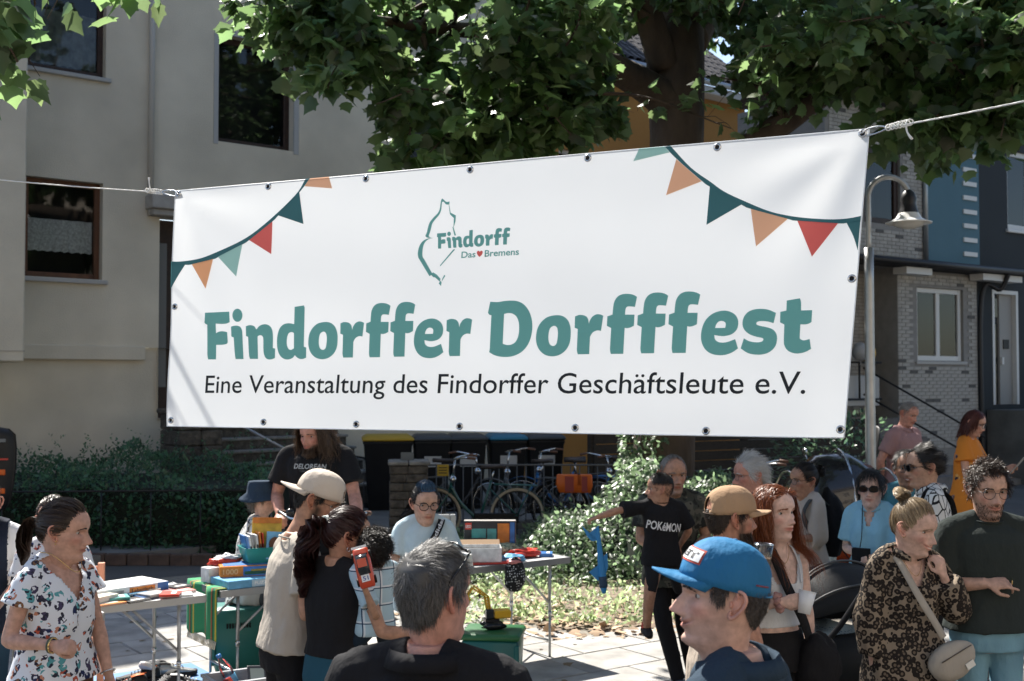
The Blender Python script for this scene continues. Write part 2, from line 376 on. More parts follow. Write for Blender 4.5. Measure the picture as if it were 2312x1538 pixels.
def build_hair(hs, V, N, parent, M, hm, scale):
 """hs: list of style layers; V,N head surface grid in head space"""
 VV, FF = [], []; b = 0
 hl = HAIRLINE
 for h in hs:
  if 'tail' in h:
   R = tail_strands(h['tail'], h['r'], h['n'], h.get('k', 12), h.get('wave', 0)); w = np.full(len(R), h.get('w', .003))
  else:
   hl = h.get('hl', HAIRLINE)
   ok = in_hair(V, hl, h.get('rec', 0)) if 'region' not in h else h['region'](V)
   idx = np.argwhere(ok)
   if len(idx) == 0: continue
   # area weighting: sample uniformly over directions
   nz, na = V.shape[:2]
   i = RNG.integers(0, len(idx), h['n'] * 3); I = idx[i]
   a = np.linalg.norm(V[I[:, 0], (I[:, 1] + 1) % na] - V[I[:, 0], I[:, 1]], axis=1) * np.linalg.norm(V[np.minimum(I[:, 0] + 1, nz - 1), I[:, 1]] - V[I[:, 0], I[:, 1]], axis=1) + 1e-9
   pr = a / a.sum(); I = I[RNG.choice(len(I), h['n'], p=pr)]
   f1, f2 = RNG.uniform(0, 1, (2, h['n'], 1))
   p0 = V[I[:, 0], I[:, 1]]; p1 = V[I[:, 0], (I[:, 1] + 1) % na]; p2 = V[np.minimum(I[:, 0] + 1, nz - 1), I[:, 1]]
   roots = p0 + (p1 - p0) * f1 + (p2 - p0) * f2
   R = hair_strands(roots, N[I[:, 0], I[:, 1]], h); w = np.full(len(R), h.get('w', .0018))
  v, f = ribbons(R, w * (1 + RNG.normal(0, .25, len(w))).clip(.4, 2)); VV.append(v); FF.append(f + b); b += len(v)
 # scalp shell
 sh = hs[0].get('shell', .003)
 if sh and 'tail' not in hs[0]:
  nz, na = V.shape[:2]; ok = in_hair(V, hs[0].get('hl', HAIRLINE), hs[0].get('rec', 0) + .013) if 'region' not in hs[0] else hs[0]['region'](V)
  S = (V + N * sh).reshape(-1, 3); fs = []
  for i in range(nz - 1):
   for j in range(na):
    j2 = (j + 1) % na
    if ok[i, j] and ok[i, j2] and ok[i + 1, j] and ok[i + 1, j2]: fs.append((i * na + j, i * na + j2, (i + 1) * na + j2, (i + 1) * na + j))
  VV.append(S); FF.append(np.array(fs) + b if fs else np.zeros((0, 4), int)); b += len(S)
 Vh = np.vstack(VV); Fh = np.vstack(FF)
 Vw = (Vh * scale) @ M[0].T + M[1]
 me = bpy.data.meshes.new('hair'); me.vertices.add(len(Vw)); me.vertices.foreach_set('co', Vw.astype(np.float32).ravel())
 me.loops.add(len(Fh) * 4); me.loops.foreach_set('vertex_index', Fh.astype(np.int32).ravel())
 me.polygons.add(len(Fh)); me.polygons.foreach_set('loop_start', np.arange(len(Fh), dtype=np.int32) * 4); me.polygons.foreach_set('loop_total', np.full(len(Fh), 4, np.int32))
 me.update(calc_edges=True); me.validate(); me.materials.append(hm)
 return link(bpy.data.objects.new('hair', me), parent)
def hairmat(name, c1, c2, rough=.42):
 if name in _M: return _M[name]
 m = bpy.data.materials.new(name); m.use_nodes = True; _M[name] = m
 N = m.node_tree.nodes; L = m.node_tree.links; b = N['Principled BSDF']; b.inputs['Roughness'].default_value = rough; b.inputs['Specular IOR Level'].default_value = .45
 geo = N.new('ShaderNodeNewGeometry'); cr = N.new('ShaderNodeValToRGB'); cr.color_ramp.elements[0].color = (*c1, 1); cr.color_ramp.elements[1].color = (*c2, 1)
 L.new(geo.outputs['Random Per Island'], cr.inputs[0]); L.new(cr.outputs[0], b.inputs['Base Color'])
 tr = N.new('ShaderNodeBsdfTranslucent'); L.new(cr.outputs[0], tr.inputs['Color']); ms = N.new('ShaderNodeMixShader'); ms.inputs[0].default_value = .22
 L.new(b.outputs[0], ms.inputs[1]); L.new(tr.outputs[0], ms.inputs[2]); L.new(ms.outputs[0], N['Material Output'].inputs['Surface'])
 return m
def skinmat(name='skin'):
 return mat('skin', (.5, .3, .2), rough=.54, var=.20, vscale=40, bump=.22, bscale=330, vcol='Col', spec=.4, sss=.03, bdist=.002)
# ---- hand
def hand_shape(mb, wrist, d, nrm, curl=.5, side=1, s=1.0, spread=.12, thumb=.6, point=None):
 """wrist point, d = pointing direction, nrm = back-of-hand normal; curl 0 open .. 1 fist; side +1 thumb on +lat"""
 d = unit(d); nrm = unit(np.array(nrm) - d * np.dot(nrm, d)); lat = np.cross(d, nrm) * side
 w = np.array(wrist, float)
 rings = []
 for t, hw, ht in ((-.01, .026, .020), (.02, .031, .018), (.05, .040, .016), (.08, .043, .014), (.094, .040, .011)):
  c = w + d * t * s
  rings.append([c + (lat * hw * cos(a) * (abs(cos(a)) ** -.25 if abs(cos(a)) > .05 else 1) + nrm * ht * sin(a)) * s for a in np.linspace(0, 2 * pi, 13)[:-1]])
 mb.loft(rings)
 specs = [(-.030, .060, .0078), (-.011, .073, .0086), (.010, .078, .0090), (.030, .071, .0088)]
 for i, (o, L, r) in enumerate(specs):
  b = w + (d * (.086 - abs(o - .005) * .25) + lat * o) * s
  cu = curl if point is None or i != 3 else point
  ang = 0; p = b; pts = [b - d * .02 * s, b]
  for seg, frac, am in ((0, .45, 1.1), (1, .31, 1.35), (2, .24, .9)):
   ang += cu * am
   dd = d * cos(ang) - nrm * sin(ang) + lat * (o / .04) * spread * (1 - cu)
   p = p + unit(dd) * L * frac * s; pts.append(p)
  mb.tube(pts, [r * s, r * 1.05 * s, r * s, r * .92 * s, r * .72 * s], 8, 12)
 b = w + (d * .022 + lat * .026 - nrm * .004) * s
 td = unit(d * .75 + lat * (.85 - .5 * thumb) - nrm * (.25 + .5 * thumb)); t2 = unit(d * .95 + lat * (.25 - .55 * thumb) - nrm * (.15 + .4 * thumb))
 mb.tube([b - td * .01 * s, b + td * .03 * s, b + td * .046 * s, b + td * .046 * s + t2 * .028 * s, b + td * .046 * s + t2 * .050 * s], [.014 * s, .0125 * s, .0105 * s, .010 * s, .0075 * s], 8, 12)
 return w + d * .09 * s
def ring_xy(c, rx, ry, n=24, pw=2.3, R=None, bust=0):
 out = []
 for a in range(n):
  t = 2 * pi * a / n
  cx, sy = cos(t), sin(t)
  x = rx * np.sign(cx) * abs(cx) ** (2 / pw); y = ry * np.sign(sy) * abs(sy) ** (2 / pw)
  if bust and y > 0: y += bust * (math.exp(-((abs(x) - .075) / .055) ** 2)) * (y / ry)
  v = np.array((x, y, 0.))
  out.append(c + (R @ v if R is not None else v))
 return out
def folds(V, amp, scale=1.0, seed=0, aniso=(1, 1, .45)):
 rg = np.random.default_rng(seed); out = np.zeros(len(V)); P = V * np.array(aniso) * scale
 warp = np.stack([np.sin(P @ rg.normal(0, 6, 3) + rg.uniform(0, 6)) for _ in range(3)], 1) * .05
 P = P + warp
 for f, a in ((13, 1.), (26, .7), (48, .45), (80, .22)):
  for _ in range(3):
   kx = rg.normal(0, 1, 3); kx = kx / np.linalg.norm(kx) * f
   out += a * (1 - np.abs(np.sin(P @ kx + rg.uniform(0, 6))) * 2) / 3
 return np.maximum(out, -.3) * amp * 1.5
PEOPLE = []
def person(label, x, y, H=1.75, yaw=180, z0=0, sex='m', skin=(.52, .30, .21), head=None, hair=None, arms=None, tops=None, legs=None, lean=(0, 0), hyaw=0, hpitch=0, hroll=0,
           vox=.007, build=1.0, extras=None, seated=0, headscale=1.0, glasses=None, group=None, cat='person', na=56, nz=64, legpose=None, nohead=False, neck_fwd=.03, eyes=True, eyecol=(.05, .03, .02), gaze=(0, 0), lid=.48, brow=None, child=0, hdrop=0):
 """build a figure; local frame: y forward, x to the person's right hand when facing +y is +x; returns root and joint dictionary"""
 root = thing('person', label, cat, (x, y, z0), radians(yaw), group)
 f = sex == 'f'; s = H / 1.78
 hs = (1.0 if not f else .95) * headscale
 hd = dict(head or {}); hd.setdefault('fem', 1 if f else 0)
 sk = skinmat()
 hipz = (.93 if not seated else seated + .10) * s if not seated else seated + .09
 T = (.50 * s)                       # hip to shoulder
 Rl = R3(0, -lean[0], lean[1])       # lean forward (+) and sideways
 pel = np.array((0, 0, hipz))
 def up(v): return pel + Rl @ (np.array(v, float))
 shw = (.188 if not f else .162) * s * build ** .5
 shz = T + .0 * s
 J = {'pel': pel}
 J['shR'] = up((shw, 0, shz)); J['shL'] = up((-shw, 0, shz))
 neck0 = up((0, -.012 * s, T + .055 * s))
 Rh = R3(hyaw, hpitch, hroll)
 # head placed so that its crown reaches H when upright
 chin = H - .235 * hs if not seated and not lean[0] and not lean[1] else None
 hpos = up((0, neck_fwd * s, T + .145 * s)) if chin is None else np.array((0, neck_fwd * s, chin))
 hpos = hpos - np.array((0, 0, hdrop)); piv = np.array((0, -.01, .03)) * hs
 Hm = (Rh, hpos + piv - Rh @ piv)
 J['head'] = Hm; J['hs'] = hs
 # --- skin body below the head: neck, chest, arms, hands
 b = build
 mb = MB(); n = 24
 def torso(mb, grow=0., hem=None, top=True, loose=0., rxm=1.0):
  sec = [(-.10, .168, .118), (.0, .172, .120), (.10, .158, .110), (.18, .148, .104), (.28, .160, .114), (.38, .178, .122), (.45, .182, .112), (.495, .165, .090)] if not f else \
              [(-.10, .172, .122), (.0, .172, .118), (.09, .150, .104), (.17, .130, .096), (.27, .142, .104), (.36, .155, .108), (.44, .158, .098), (.49, .142, .080)]
  rings = []
  for (zz, rx, ry) in sec:
   z_ = zz * s
   if hem is not None and z_ < hem - 1e-6: continue
   lo = loose * max(0, 1 - zz / .40)
   rings.append(ring_xy(up((0, 0, z_)), (rx * b * rxm + lo) * s + grow, (ry * b * (1.0 + .35 * (b - 1)) + lo * .8) * s + grow, n, 2.4, Rl, bust=(.030 * s if f and .22 < zz < .42 else 0) * (0 if child else 1)))
  if top:
   nr = (.060 if not f else .052) * s * (1 if not child else .9)
   rings.append(ring_xy(up((0, -.004, .535 * s)), .098 * s * b + grow * .8, .070 * s + grow * .8, n, 2.1, Rl))
   rings.append(ring_xy(up((0, -.008 * s, .560 * s)), nr * 1.22 + grow * .7, nr * 1.18 + grow * .7, n, 2.0, Rl))
   if grow < .004:
    rings.append(ring_xy(up((0, -.006 * s, .60 * s)), nr * .98, nr * .98, n, 2.0, Rl))
  mb.loft(rings)
  return rings
 torso(mb, -.004)
 for sgn, k_ in ((1, 'R'), (-1, 'L')):      # trapezius and shoulder caps
  mb.tube([up((sgn * .03 * s, -.015 * s, .575 * s)), up((sgn * .10 * s, -.012 * s, .540 * s)), up((sgn * (shw - .01), -.004, .502 * s))], [.040 * s, .044 * s, .050 * s * b ** .5], 12, 8)
 ar = (.050 if not f else .041) * s * b ** .5 * (1 if not child else .95)
 arms = arms or {}
 A = {}
 for sgn, k_ in ((1, 'R'), (-1, 'L')):
  ap = arms.get(k_, ((sgn * .12, .02, -1), (sgn * .03, .16, -1), {}))
  sh = J['sh' + k_]
  if isinstance(ap, dict):        # elbow and wrist given as points
   el, wr = np.array(ap['el'], float), np.array(ap['wr'], float); hk = ap.get('hand', {})
  else:
   el = sh + unit(ap[0]) * .29 * s; wr = el + unit(ap[1]) * .245 * s; hk = ap[2] if len(ap) > 2 else {}
  A[k_] = (sh, el, wr)
  m1 = (sh + el) / 2; m2 = el + (wr - el) * .3
  inn = sh + np.array((-sgn * .07 * s, 0, .012 * s))
  mb.tube([inn, sh, sh + (el - sh) * .25, m1, el - (el - sh) * .08, el + (wr - el) * .04, m2, el + (wr - el) * .7, wr], [ar * .8, ar * 1.10, ar * 1.08, ar * .98, ar * .80, ar * .82, ar * .86, ar * .66, ar * .56], 12, 20)
  fd = unit(wr - el); hdv = unit(np.array(hk.get('d', fd)))
  nn = np.array(hk.get('n', np.cross(hdv, (0, 0, 1)) * sgn if abs(hdv[2]) < .8 else (sgn, .2, 0)))
  hand_shape(mb, wr + unit(fd) * .004, hdv, nn, hk.get('curl', .35), hk.get('side', sgn), s * hk.get('s', 1.0) * (.93 if f else 1), thumb=hk.get('thumb', .5), point=hk.get('point'))
 J['arms'] = A
 legs_ = legs or {}
 if legs_.get('bare'):
  for L in legs_['bare']: mb.tube(L[0], L[1], 12, 18)
 Vb, Fb, Nb = remesh(mb, vox, 2)
 # --- head
 sc_ = hs
 hV, front, ax, zl, lipw = head_grid(na, nz, hd)
 hC = head_vcol(hV, front, ax, zl, lipw, skin, hd)
 dz = np.gradient(hV, axis=0); da = np.roll(hV, -1, 1) - np.roll(hV, 1, 1); hN = np.cross(dz, da); hN /= np.linalg.norm(hN, axis=2, keepdims=True) + 1e-9
 em = MB()
 if not nohead:
  nzz, naa = hV.shape[:2]
  hv = hV.reshape(-1, 3); hf = [(i * naa + j, i * naa + (j + 1) % naa, (i + 1) * naa + (j + 1) % naa, (i + 1) * naa + j) for i in range(nzz - 1) for j in range(naa)]
  hf.append(tuple((nzz - 1) * naa + j for j in range(naa)))
  w_ear = float(np.interp(.108, *np.array(HEAD_W).T)) * hd.get('wide', 1)
  ear_mesh(em, 1, w_ear); ear_mesh(em, -1, w_ear)
  ev = np.array(em.v); ec = np.ones(ev.shape) * np.array(skin) * np.array((1.04, .86, .84))
  # eyelids
  lm = MB(); eyepos = []
  fi = np.argmin(np.abs(hV[:, 0, 2] - .1175))
  for sg in (1, -1):
   row = hV[fi]; j = np.argmin(np.abs(row[:, 0] - sg * .0325) + (row[:, 1] < 0) * 9)
   c = np.array((sg * .0325, row[j, 1] + .0050 - .0132, .1175)); eyepos.append(c)
   for (e0, e1, rr) in ((90, 90 - 88 * min(1, lid + .08), .0142), (-90, -90 + 60 + 18 * hd.get('smile', 0), .0140)):
    rings = []
    for q in np.linspace(e0, e1, 7):
     el_ = radians(q); rings.append([c + rr * np.array((sin(t), cos(t) * cos(el_), sin(el_))) * np.array((1.12, 1, .95)) if True else 0 for t in np.linspace(-1.35, 1.35, 11)])
    # rotate in elevation only: keep the lid an open strip
    vs = [q for r in rings for q in r]; m_ = 11
    lm.add(vs, [(i * m_ + a, i * m_ + a + 1, (i + 1) * m_ + a + 1, (i + 1) * m_ + a) for i in range(6) for a in range(m_ - 1)], True)
  lv = np.array(lm.v); lc = np.ones(lv.shape) * np.array(skin) * np.array((.86, .76, .76)); lc.reshape(2, 2, 7, 11, 3)[:, 0, 5:] = (.03, .02, .018); lc.reshape(2, 2, 7, 11, 3)[:, 1, 6:] *= .45
  allv = np.vstack([hv, ev, lv]) * sc_ @ Rh.T + Hm[1]
  b0 = len(Vb); f2 = [tuple(i + b0 for i in q) for q in hf] + [tuple(i + b0 + len(hv) for i in q) for q in em.f] + [tuple(i + b0 + len(hv) + len(ev) for i in q) for q in lm.f]
  bodyC = np.vstack([np.ones(Vb.shape) * np.array(skin), hC.reshape(-1, 3), ec, lc])
  me = raw_mesh('body', np.vstack([Vb, allv]), Fb + f2, sk)
 else:
  bodyC = np.ones(Vb.shape) * np.array(skin); me = raw_mesh('body', Vb, Fb, sk)
 vcol_set(me, bodyC)
 body = link(bpy.data.objects.new('body', me), root)
 tw = lambda p: np.array(p) * sc_ @ Rh.T + Hm[1]
 if not nohead and eyes and lid < .95:
  for c in eyepos:
   e = MB(); fw = unit((gaze[0], 1, gaze[1]))
   zax = Vector(fw); Mq = zax.to_track_quat('Z', 'Y').to_matrix()
   for k, (a0, a1) in enumerate(((0, .28), (.28, .60), (.60, 1.7))):
    e.cur = k; rings = []
    for q in np.linspace(max(a0, .02), a1, 4 if k < 2 else 7):
     rings.append([tw(c + .0132 * np.array(Mq @ Vector((sin(q) * cos(t), sin(q) * sin(t), cos(q))))) for t in np.linspace(0, 2 * pi, 15)[:-1]])
    e.loft(rings, k == 0)
   e.build('eye', [mat('pupil', (.004, .004, .004), .1), mat('iris_%.2f_%.2f' % eyecol[:2], eyecol, .15), mat('eye_white', (.42, .40, .38), .2, spec=.6)], root)
 if not nohead and brow:
  for sg in (1, -1):
   n_ = 46; u = RNG.uniform(0, 1, n_); px = sg * (.013 + u * .036); pz = .1345 + .006 * np.sin(u * 2.6) - .006 * u + RNG.normal(0, .0016, n_)
   jj = [np.argmin(np.sum((hV.reshape(-1, 3)[:, [0, 2]] - (a_, b_)) ** 2, 1) + (hV.reshape(-1, 3)[:, 1] < 0) * 9) for a_, b_ in zip(px, pz)]
   P0 = hV.reshape(-1, 3)[jj] + np.array((0, .0012, 0)); P0[:, 0] = px; P0[:, 2] = pz
   D = np.stack([sg * np.ones(n_), np.full(n_, -.35), .35 - .8 * u], 1); D /= np.linalg.norm(D, axis=1)[:, None]
   R = np.stack([P0, P0 + D * .004, P0 + D * .008 + np.array((0, -.001, 0))], 1)
   v, fq = ribbons(R, np.full(n_, .0022)); bo = raw_mesh('eyebrow', tw(v), [tuple(q) for q in fq], brow, False); link(bpy.data.objects.new('eyebrow', bo), root)
 J['tw'] = tw; J['up'] = up; J['s'] = s; J['hV'] = hV; J['hN'] = hN; J['Rl'] = Rl; J['root'] = root; J['shw'] = shw
 if hair and not nohead: build_hair(hair[0], hV, hN, root, (Rh, Hm[1]), hair[1], sc_)
 # --- clothing
 for c in (tops or []):
  mc = MB(); g = c.get('grow', .012)
  hem = c.get('hem', -.10) * s
  torso(mc, g, hem, top=c.get('top', True), loose=c.get('loose', .012))
  if c.get('low', 0):
   hb = c['low'] * s; lz = c.get('lowflare', 1.03)
   rx0 = (.172 * b + c.get('loose', .012)) * s + g; ry0 = (.119 * b + c.get('loose', .012) * .8) * s + g
   mc.loft([ring_xy(up((0, 0, .02 * s)), rx0, ry0, n, 2.4, Rl), ring_xy(up((0, 0, -hb / 2)), rx0 * lz, ry0 * lz, n, 2.4, Rl), ring_xy(up((0, 0, -hb)), rx0 * lz * 1.01, ry0 * lz * 1.02, n, 2.4, Rl)])
  sl = c.get('sleeve', .55)      # share of the upper arm (1..2 runs down the forearm)
  for sgn, k_ in ((1, 'R'), (-1, 'L')):
   sh, el, wr = A[k_]; inn = sh + np.array((-sgn * .07 * s, 0, .012 * s))
   mc.tube([up((sgn * .03 * s, -.015 * s, .560 * s)), up((sgn * .10 * s, -.012 * s, .535 * s)), sh + np.array((0, 0, .0))], [.042 * s + g, .048 * s + g, ar * 1.06 + g], 12, 8)
   if sl > 0:
    w_ = c.get('sleevew', .010)
    if sl <= 1:
     e2 = sh + (el - sh) * sl; mc.tube([inn, sh, sh + (e2 - sh) * .5, e2], [ar * .8 + g, ar * 1.10 + g, ar * 1.08 + g + w_ * .5, ar * 1.02 + g + w_], 14, 10)
    else:
     e2 = el + (wr - el) * (sl - 1); mc.tube([inn, sh, (sh + el) / 2, el, (el + e2) / 2, e2], [ar * .8 + g, ar * 1.10 + g, ar + g + w_ * .6, ar * .88 + g + w_, ar * .84 + g + w_, ar * .74 + g + w_ * .8], 14, 22)
  cv_ = c.get('vox', vox * 1.15)
  Vc, Fc, Nc = remesh(mc, cv_, c.get('smooth', 9))
  Vc = Vc + Nc * folds(Vc, c.get('fold', .0045), c.get('fscale', 1.0), c.get('seed', len(PEOPLE)))[:, None]
  cut = c.get('cut')
  if cut is not None:
   Lc = (Vc - pel) @ Rl / s      # person space, unleaned, unit body
   dead = cut(Lc)
   keep = [q for q in Fc if not any(dead[i] for i in q)]
   used = sorted(set(i for q in keep for i in q)); mp = {o_: i for i, o_ in enumerate(used)}
   Vc = Vc[used]; Fc = [tuple(mp[i] for i in q) for q in keep]
  mm = raw_mesh(c.get('name', 'shirt'), Vc, Fc, c['mat']); co = link(bpy.data.objects.new(c.get('name', 'shirt'), mm), root)
  if cut is not None:
   so_ = co.modifiers.new('thick', 'SOLIDIFY'); so_.thickness = .003; so_.offset = -1
  if c.get('label'): co['label'] = c['label']
  J[c.get('name', 'shirt')] = co
  if c.get('collar'):
   cc = c['collar']; k2 = MB(); nr = (.060 if not f else .052) * s * 1.22 + g
   if cc == 'rib':
    k2.tube([up((nr * 1.02 * cos(t), -.006 * s + nr * 1.0 * sin(t), (.561 - .016 * sin(t)) * s)) for t in np.linspace(0, 2 * pi, 33)], .0055 * s, 6)
   else:       # fold-down collar
    rg = []
    for (rr, zz) in ((1.0, .552), (1.01, .581), (1.06, .588), (1.15, .568), (1.22, .546)):
     rg.append([up((nr * rr * cos(t), -.010 * s + nr * rr * sin(t), (zz - .030 * max(0, sin(t)) ** 2) * s)) for t in np.linspace(radians(100), radians(440), 34)])
    m_ = 34; k2.add([q for r in rg for q in r], [(i * m_ + a, i * m_ + a + 1, (i + 1) * m_ + a + 1, (i + 1) * m_ + a) for i in range(4) for a in range(m_ - 1)], True)
   ob = k2.build('collar', c.get('collarmat', c['mat']), co)
   if cc != 'rib': so_ = ob.modifiers.new('thick', 'SOLIDIFY'); so_.thickness = .004
 if legs_.get('mat') is not None:
  ml = MB(); g = legs_.get('grow', .008); tr = (.082 if not f else .084) * s * b ** .5
  # seat of the trousers
  ml.loft([ring_xy(pel + np.array((0, 0, z_ * s)), rx * s * b + g, ry * s * b + g, n, 2.3) for z_, rx, ry in ((-.10, .162, .118), (-.03, .174, .124), (.05, .165, .114), (.11 + legs_.get('rise', 0), .150, .105))])
  for i, L in enumerate(legpose or [[(.09 * s, 0, hipz - .04), (.095 * s, .01, hipz * .52), (.10 * s, -.01, .07)], [(-.09 * s, 0, hipz - .04), (-.095 * s, .01, hipz * .52), (-.10 * s, -.01, .07)]]):
   h_, k_, a_ = [np.array(q, float) for q in L]
   w0 = legs_.get('w', 1.0)
   ml.tube([h_, h_ + (k_ - h_) * .35, k_, k_ + (a_ - k_) * .3, a_], [tr * 1.02 + g, tr * .93 + g, tr * .70 * w0 + g, tr * .68 * w0 + g, tr * .50 * w0 + g * 1.5], 14, 24)
  Vc, Fc, Nc = remesh(ml, max(vox * 1.3, .009), 3)
  Vc = Vc + Nc * folds(Vc, .004, 1, 31)[:, None]
  lo = link(bpy.data.objects.new('trousers', raw_mesh('trousers', Vc, Fc, legs_['mat'])), root)
  if legs_.get('shoe') is not None:
   for i, L in enumerate(legpose or [[0, 0, (.10 * s, -.01, .07)], [0, 0, (-.10 * s, -.01, .07)]]):
    a_ = np.array(L[2], float); k2 = MB()
    k2.loft([[a_ + np.array((hw * cos(t), yy, -.07 + max(0, h_ * (.5 + .5 * sin(t))))) for t in np.linspace(0, 2 * pi, 15)[:-1]] for yy, hw, h_ in ((-.075, .02, .05), (-.06, .036, .085), (0, .040, .095), (.07, .045, .07), (.13, .044, .05), (.17, .028, .035))])
    k2.build('shoe', legs_['shoe'], root)
 if glasses:
  gm = MB(); fr_ = glasses.get('r', .0023)
  rx, rz = glasses.get('size', (.025, .021)); yb = float(hV[fi, 0, 1]) + .012
  lens = MB()
  for sg in (1, -1):
   pts = [tw((sg * .0335 + rx * cos(t) * (1), yb - abs(sg * .0335 + rx * cos(t)) * .16, .1155 + rz * np.sign(sin(t)) * abs(sin(t)) ** glasses.get('pw', .8))) for t in np.linspace(0, 2 * pi, 25)]
   gm.tube(pts, fr_, 6)
   lens.add(pts[:-1], [tuple(range(24))])
   gm.tube([tw((sg * (.0335 + rx), yb - .008, .121)), tw((sg * .073, .045, .122)), tw((sg * .0765, .0, .124)), tw((sg * .073, -.018, .110))], fr_ * .8, 6, 12)
  gm.tube([tw((.0095, yb, .119)), tw((0, yb + .003, .121)), tw((-.0095, yb, .119))], fr_, 6, 6)
  go = gm.build('glasses', glasses.get('mat') or mat('black_plastic', (.01, .01, .012), .25), root)
  lens.build('lens', glasses.get('lens') or glassmat('clear_lens', (.94, .95, .95), .03, .25), go)
 PEOPLE.append(root)
 return J
# ---- headwear
def cap_hat(J, m, brim_m=None, tilt=6, back_open=True, scale=1.0, button=True, lift=.0, brim_drop=0, brim_len=.075, name='cap', backwards=False, rim=None):
 root, tw = J['root'], J['tw']
 Rt = R3(180 if backwards else 0, tilt, 0); c0 = np.array((0, -.002, .150 + lift))
 f_ = lambda p: tw(c0 + Rt @ (np.array(p) * scale))
 mb = MB(); rings = []; n = 48
 for el in np.linspace(0, 1.5, 14):
  r = []
  for a in range(n):
   t = 2 * pi * a / n; seam = 1 - .010 * abs(cos(3 * t + pi / 2)) ** 18 * cos(el)
   q = cos(el) ** .82
   r.append(f_((.0840 * q * cos(t) * seam, (.1055 if sin(t) > 0 else .107) * q * sin(t) * seam, .089 * sin(el) ** 1.0 + .004)))
  rings.append(r)
 # crown skirt
 rings.insert(0, [f_((.0840 * cos(2 * pi * a / n), (.1055 if sin(2 * pi * a / n) > 0 else .107) * sin(2 * pi * a / n), -.014)) for a in range(n)])
 vs = [q for r in rings for q in r]; fs = []
 for i in range(len(rings) - 1):
  for a in range(n):
   tmid = 2 * pi * (a + .5) / n
   if back_open:
    dx = math.cos(tmid); zz = [-.014, 0.004][min(i, 1)] + .089 * sin(1.5 * max(0, i - 1) / 13)
    if sin(tmid) < 0 and (abs(dx) / .36) ** 2 + ((zz - .010) / .036) ** 2 < 1: continue
   fs.append((i * n + a, i * n + (a + 1) % n, (i + 1) * n + (a + 1) % n, (i + 1) * n + a))
 fs.append(tuple((len(rings) - 1) * n + a for a in range(n)))
 mb.add(vs, fs, True)
 o = mb.build(name, m, root); sd_ = o.modifiers.new('t', 'SOLIDIFY'); sd_.thickness = .003; sd_.offset = 1
 # brim
 bm_ = MB(); top = []
 na, nr = 21, 6
 for j in range(nr + 1):
  u = j / nr
  for a in range(na):
   t = radians(90) + radians(70) * (1 - 2 * a / (na - 1)); tt = radians(90) + radians(62) * (1 - 2 * a / (na - 1))
   inner = np.array((.0868 * cos(t), .1055 * sin(t), -.010)); outer = np.array((.082 * cos(tt) * 1.0, .1055 * max(sin(t), .3) + brim_len * (max(0, sin(tt) - .42) / .58) ** .6, -.016 - .014 * abs(cos(tt)) ** 2 * 1.6 - brim_drop))
   p = inner * (1 - u) + outer * u; top.append(p)
 P = [f_(p) for p in top]
 bm_.add(P, [(j * na + a, j * na + a + 1, (j + 1) * na + a + 1, (j + 1) * na + a) for j in range(nr) for a in range(na - 1)], True)
 ob = bm_.build('brim', brim_m or m, o); sd_ = ob.modifiers.new('t', 'SOLIDIFY'); sd_.thickness = .004
 if button:
  b_ = MB(); b_.ellipsoid(f_((0, 0, .0945)), (.007, .007, .004), 10, 6); b_.build('button', m, o)
 if back_open:
  s_ = MB(); s_.tube([f_((.0875 * cos(t), .111 * sin(t), -.010)) for t in np.linspace(radians(235), radians(305), 12)], .006, 6, flat=.35); s_.build('strap', rim or m, o)
 e_ = MB()
 for a in (30, 90, 150, 210, 330): e_.tube([f_((.0840 * .80 * cos(radians(a)), .108 * .80 * sin(radians(a)), .055)), f_((.0875 * .82 * cos(radians(a)), .109 * .82 * sin(radians(a)), 0.0555))], .0028, 6)
 e_.build('vent_stitch', rim or m, o)
 J['capf'] = f_; J['cap'] = o
 return o
def bucket_hat(J, m):
 tw = J['tw']; mb = MB(); n = 40; Rt = R3(0, -4, 0); c0 = np.array((0, -.004, .15))
 rings = []
 for (r, z) in ((1.62, -.060), (1.52, -.045), (1.06, .000), (1.02, .03), (.93, .082), (.88, .090), (.5, .094), (.05, .095)):
  rings.append([tw(c0 + Rt @ np.array((.088 * r * cos(t), .106 * r * sin(t), z + .006 * sin(3 * t) * (r > 1.2)))) for t in np.linspace(0, 2 * pi, n + 1)[:-1]])
 mb.loft(rings, False); o = mb.build('bucket_hat', m, J['root']); s_ = o.modifiers.new('t', 'SOLIDIFY'); s_.thickness = .003
 return o
def strip(J, pts, w, m, name, thick=.003, n=40, nrm=None, parent=None):
 """flat strap through points"""
 C = catmull(pts, n); T = np.gradient(C, axis=0); T /= np.linalg.norm(T, axis=1)[:, None]
 ctr = C.mean(0); V = []
 for i in range(n):
  o = np.array(nrm, float) if nrm is not None else C[i] - np.array((ctr[0], ctr[1], C[i][2]))
  o = unit(o - T[i] * np.dot(o, T[i])); S = np.cross(T[i], o)
  V += [C[i] - S * w / 2, C[i] + S * w / 2]
 mb = MB(); mb.add(V, [(2 * i, 2 * i + 1, 2 * i + 3, 2 * i + 2) for i in range(n - 1)], True)
 o = mb.build(name, m, parent or J['root']); s_ = o.modifiers.new('t', 'SOLIDIFY'); s_.thickness = thick; s_.offset = 0
 return o
def surf_front(J, obj, x, z, back=False, lift=.004):
 """point on the garment's front seen at local x, z"""
 key = obj.name + '_v'
 if key not in J:
  me = obj.data; V = np.empty(len(me.vertices) * 3); me.vertices.foreach_get('co', V); J[key] = V.reshape(-1, 3)
 V = J[key]; d = (V[:, 0] - x) ** 2 + (V[:, 2] - z) ** 2
 c = np.argsort(d)[:14]; y = V[c, 1].min() if back else V[c, 1].max()
 return np.array((x, y + (-lift if back else lift), z))
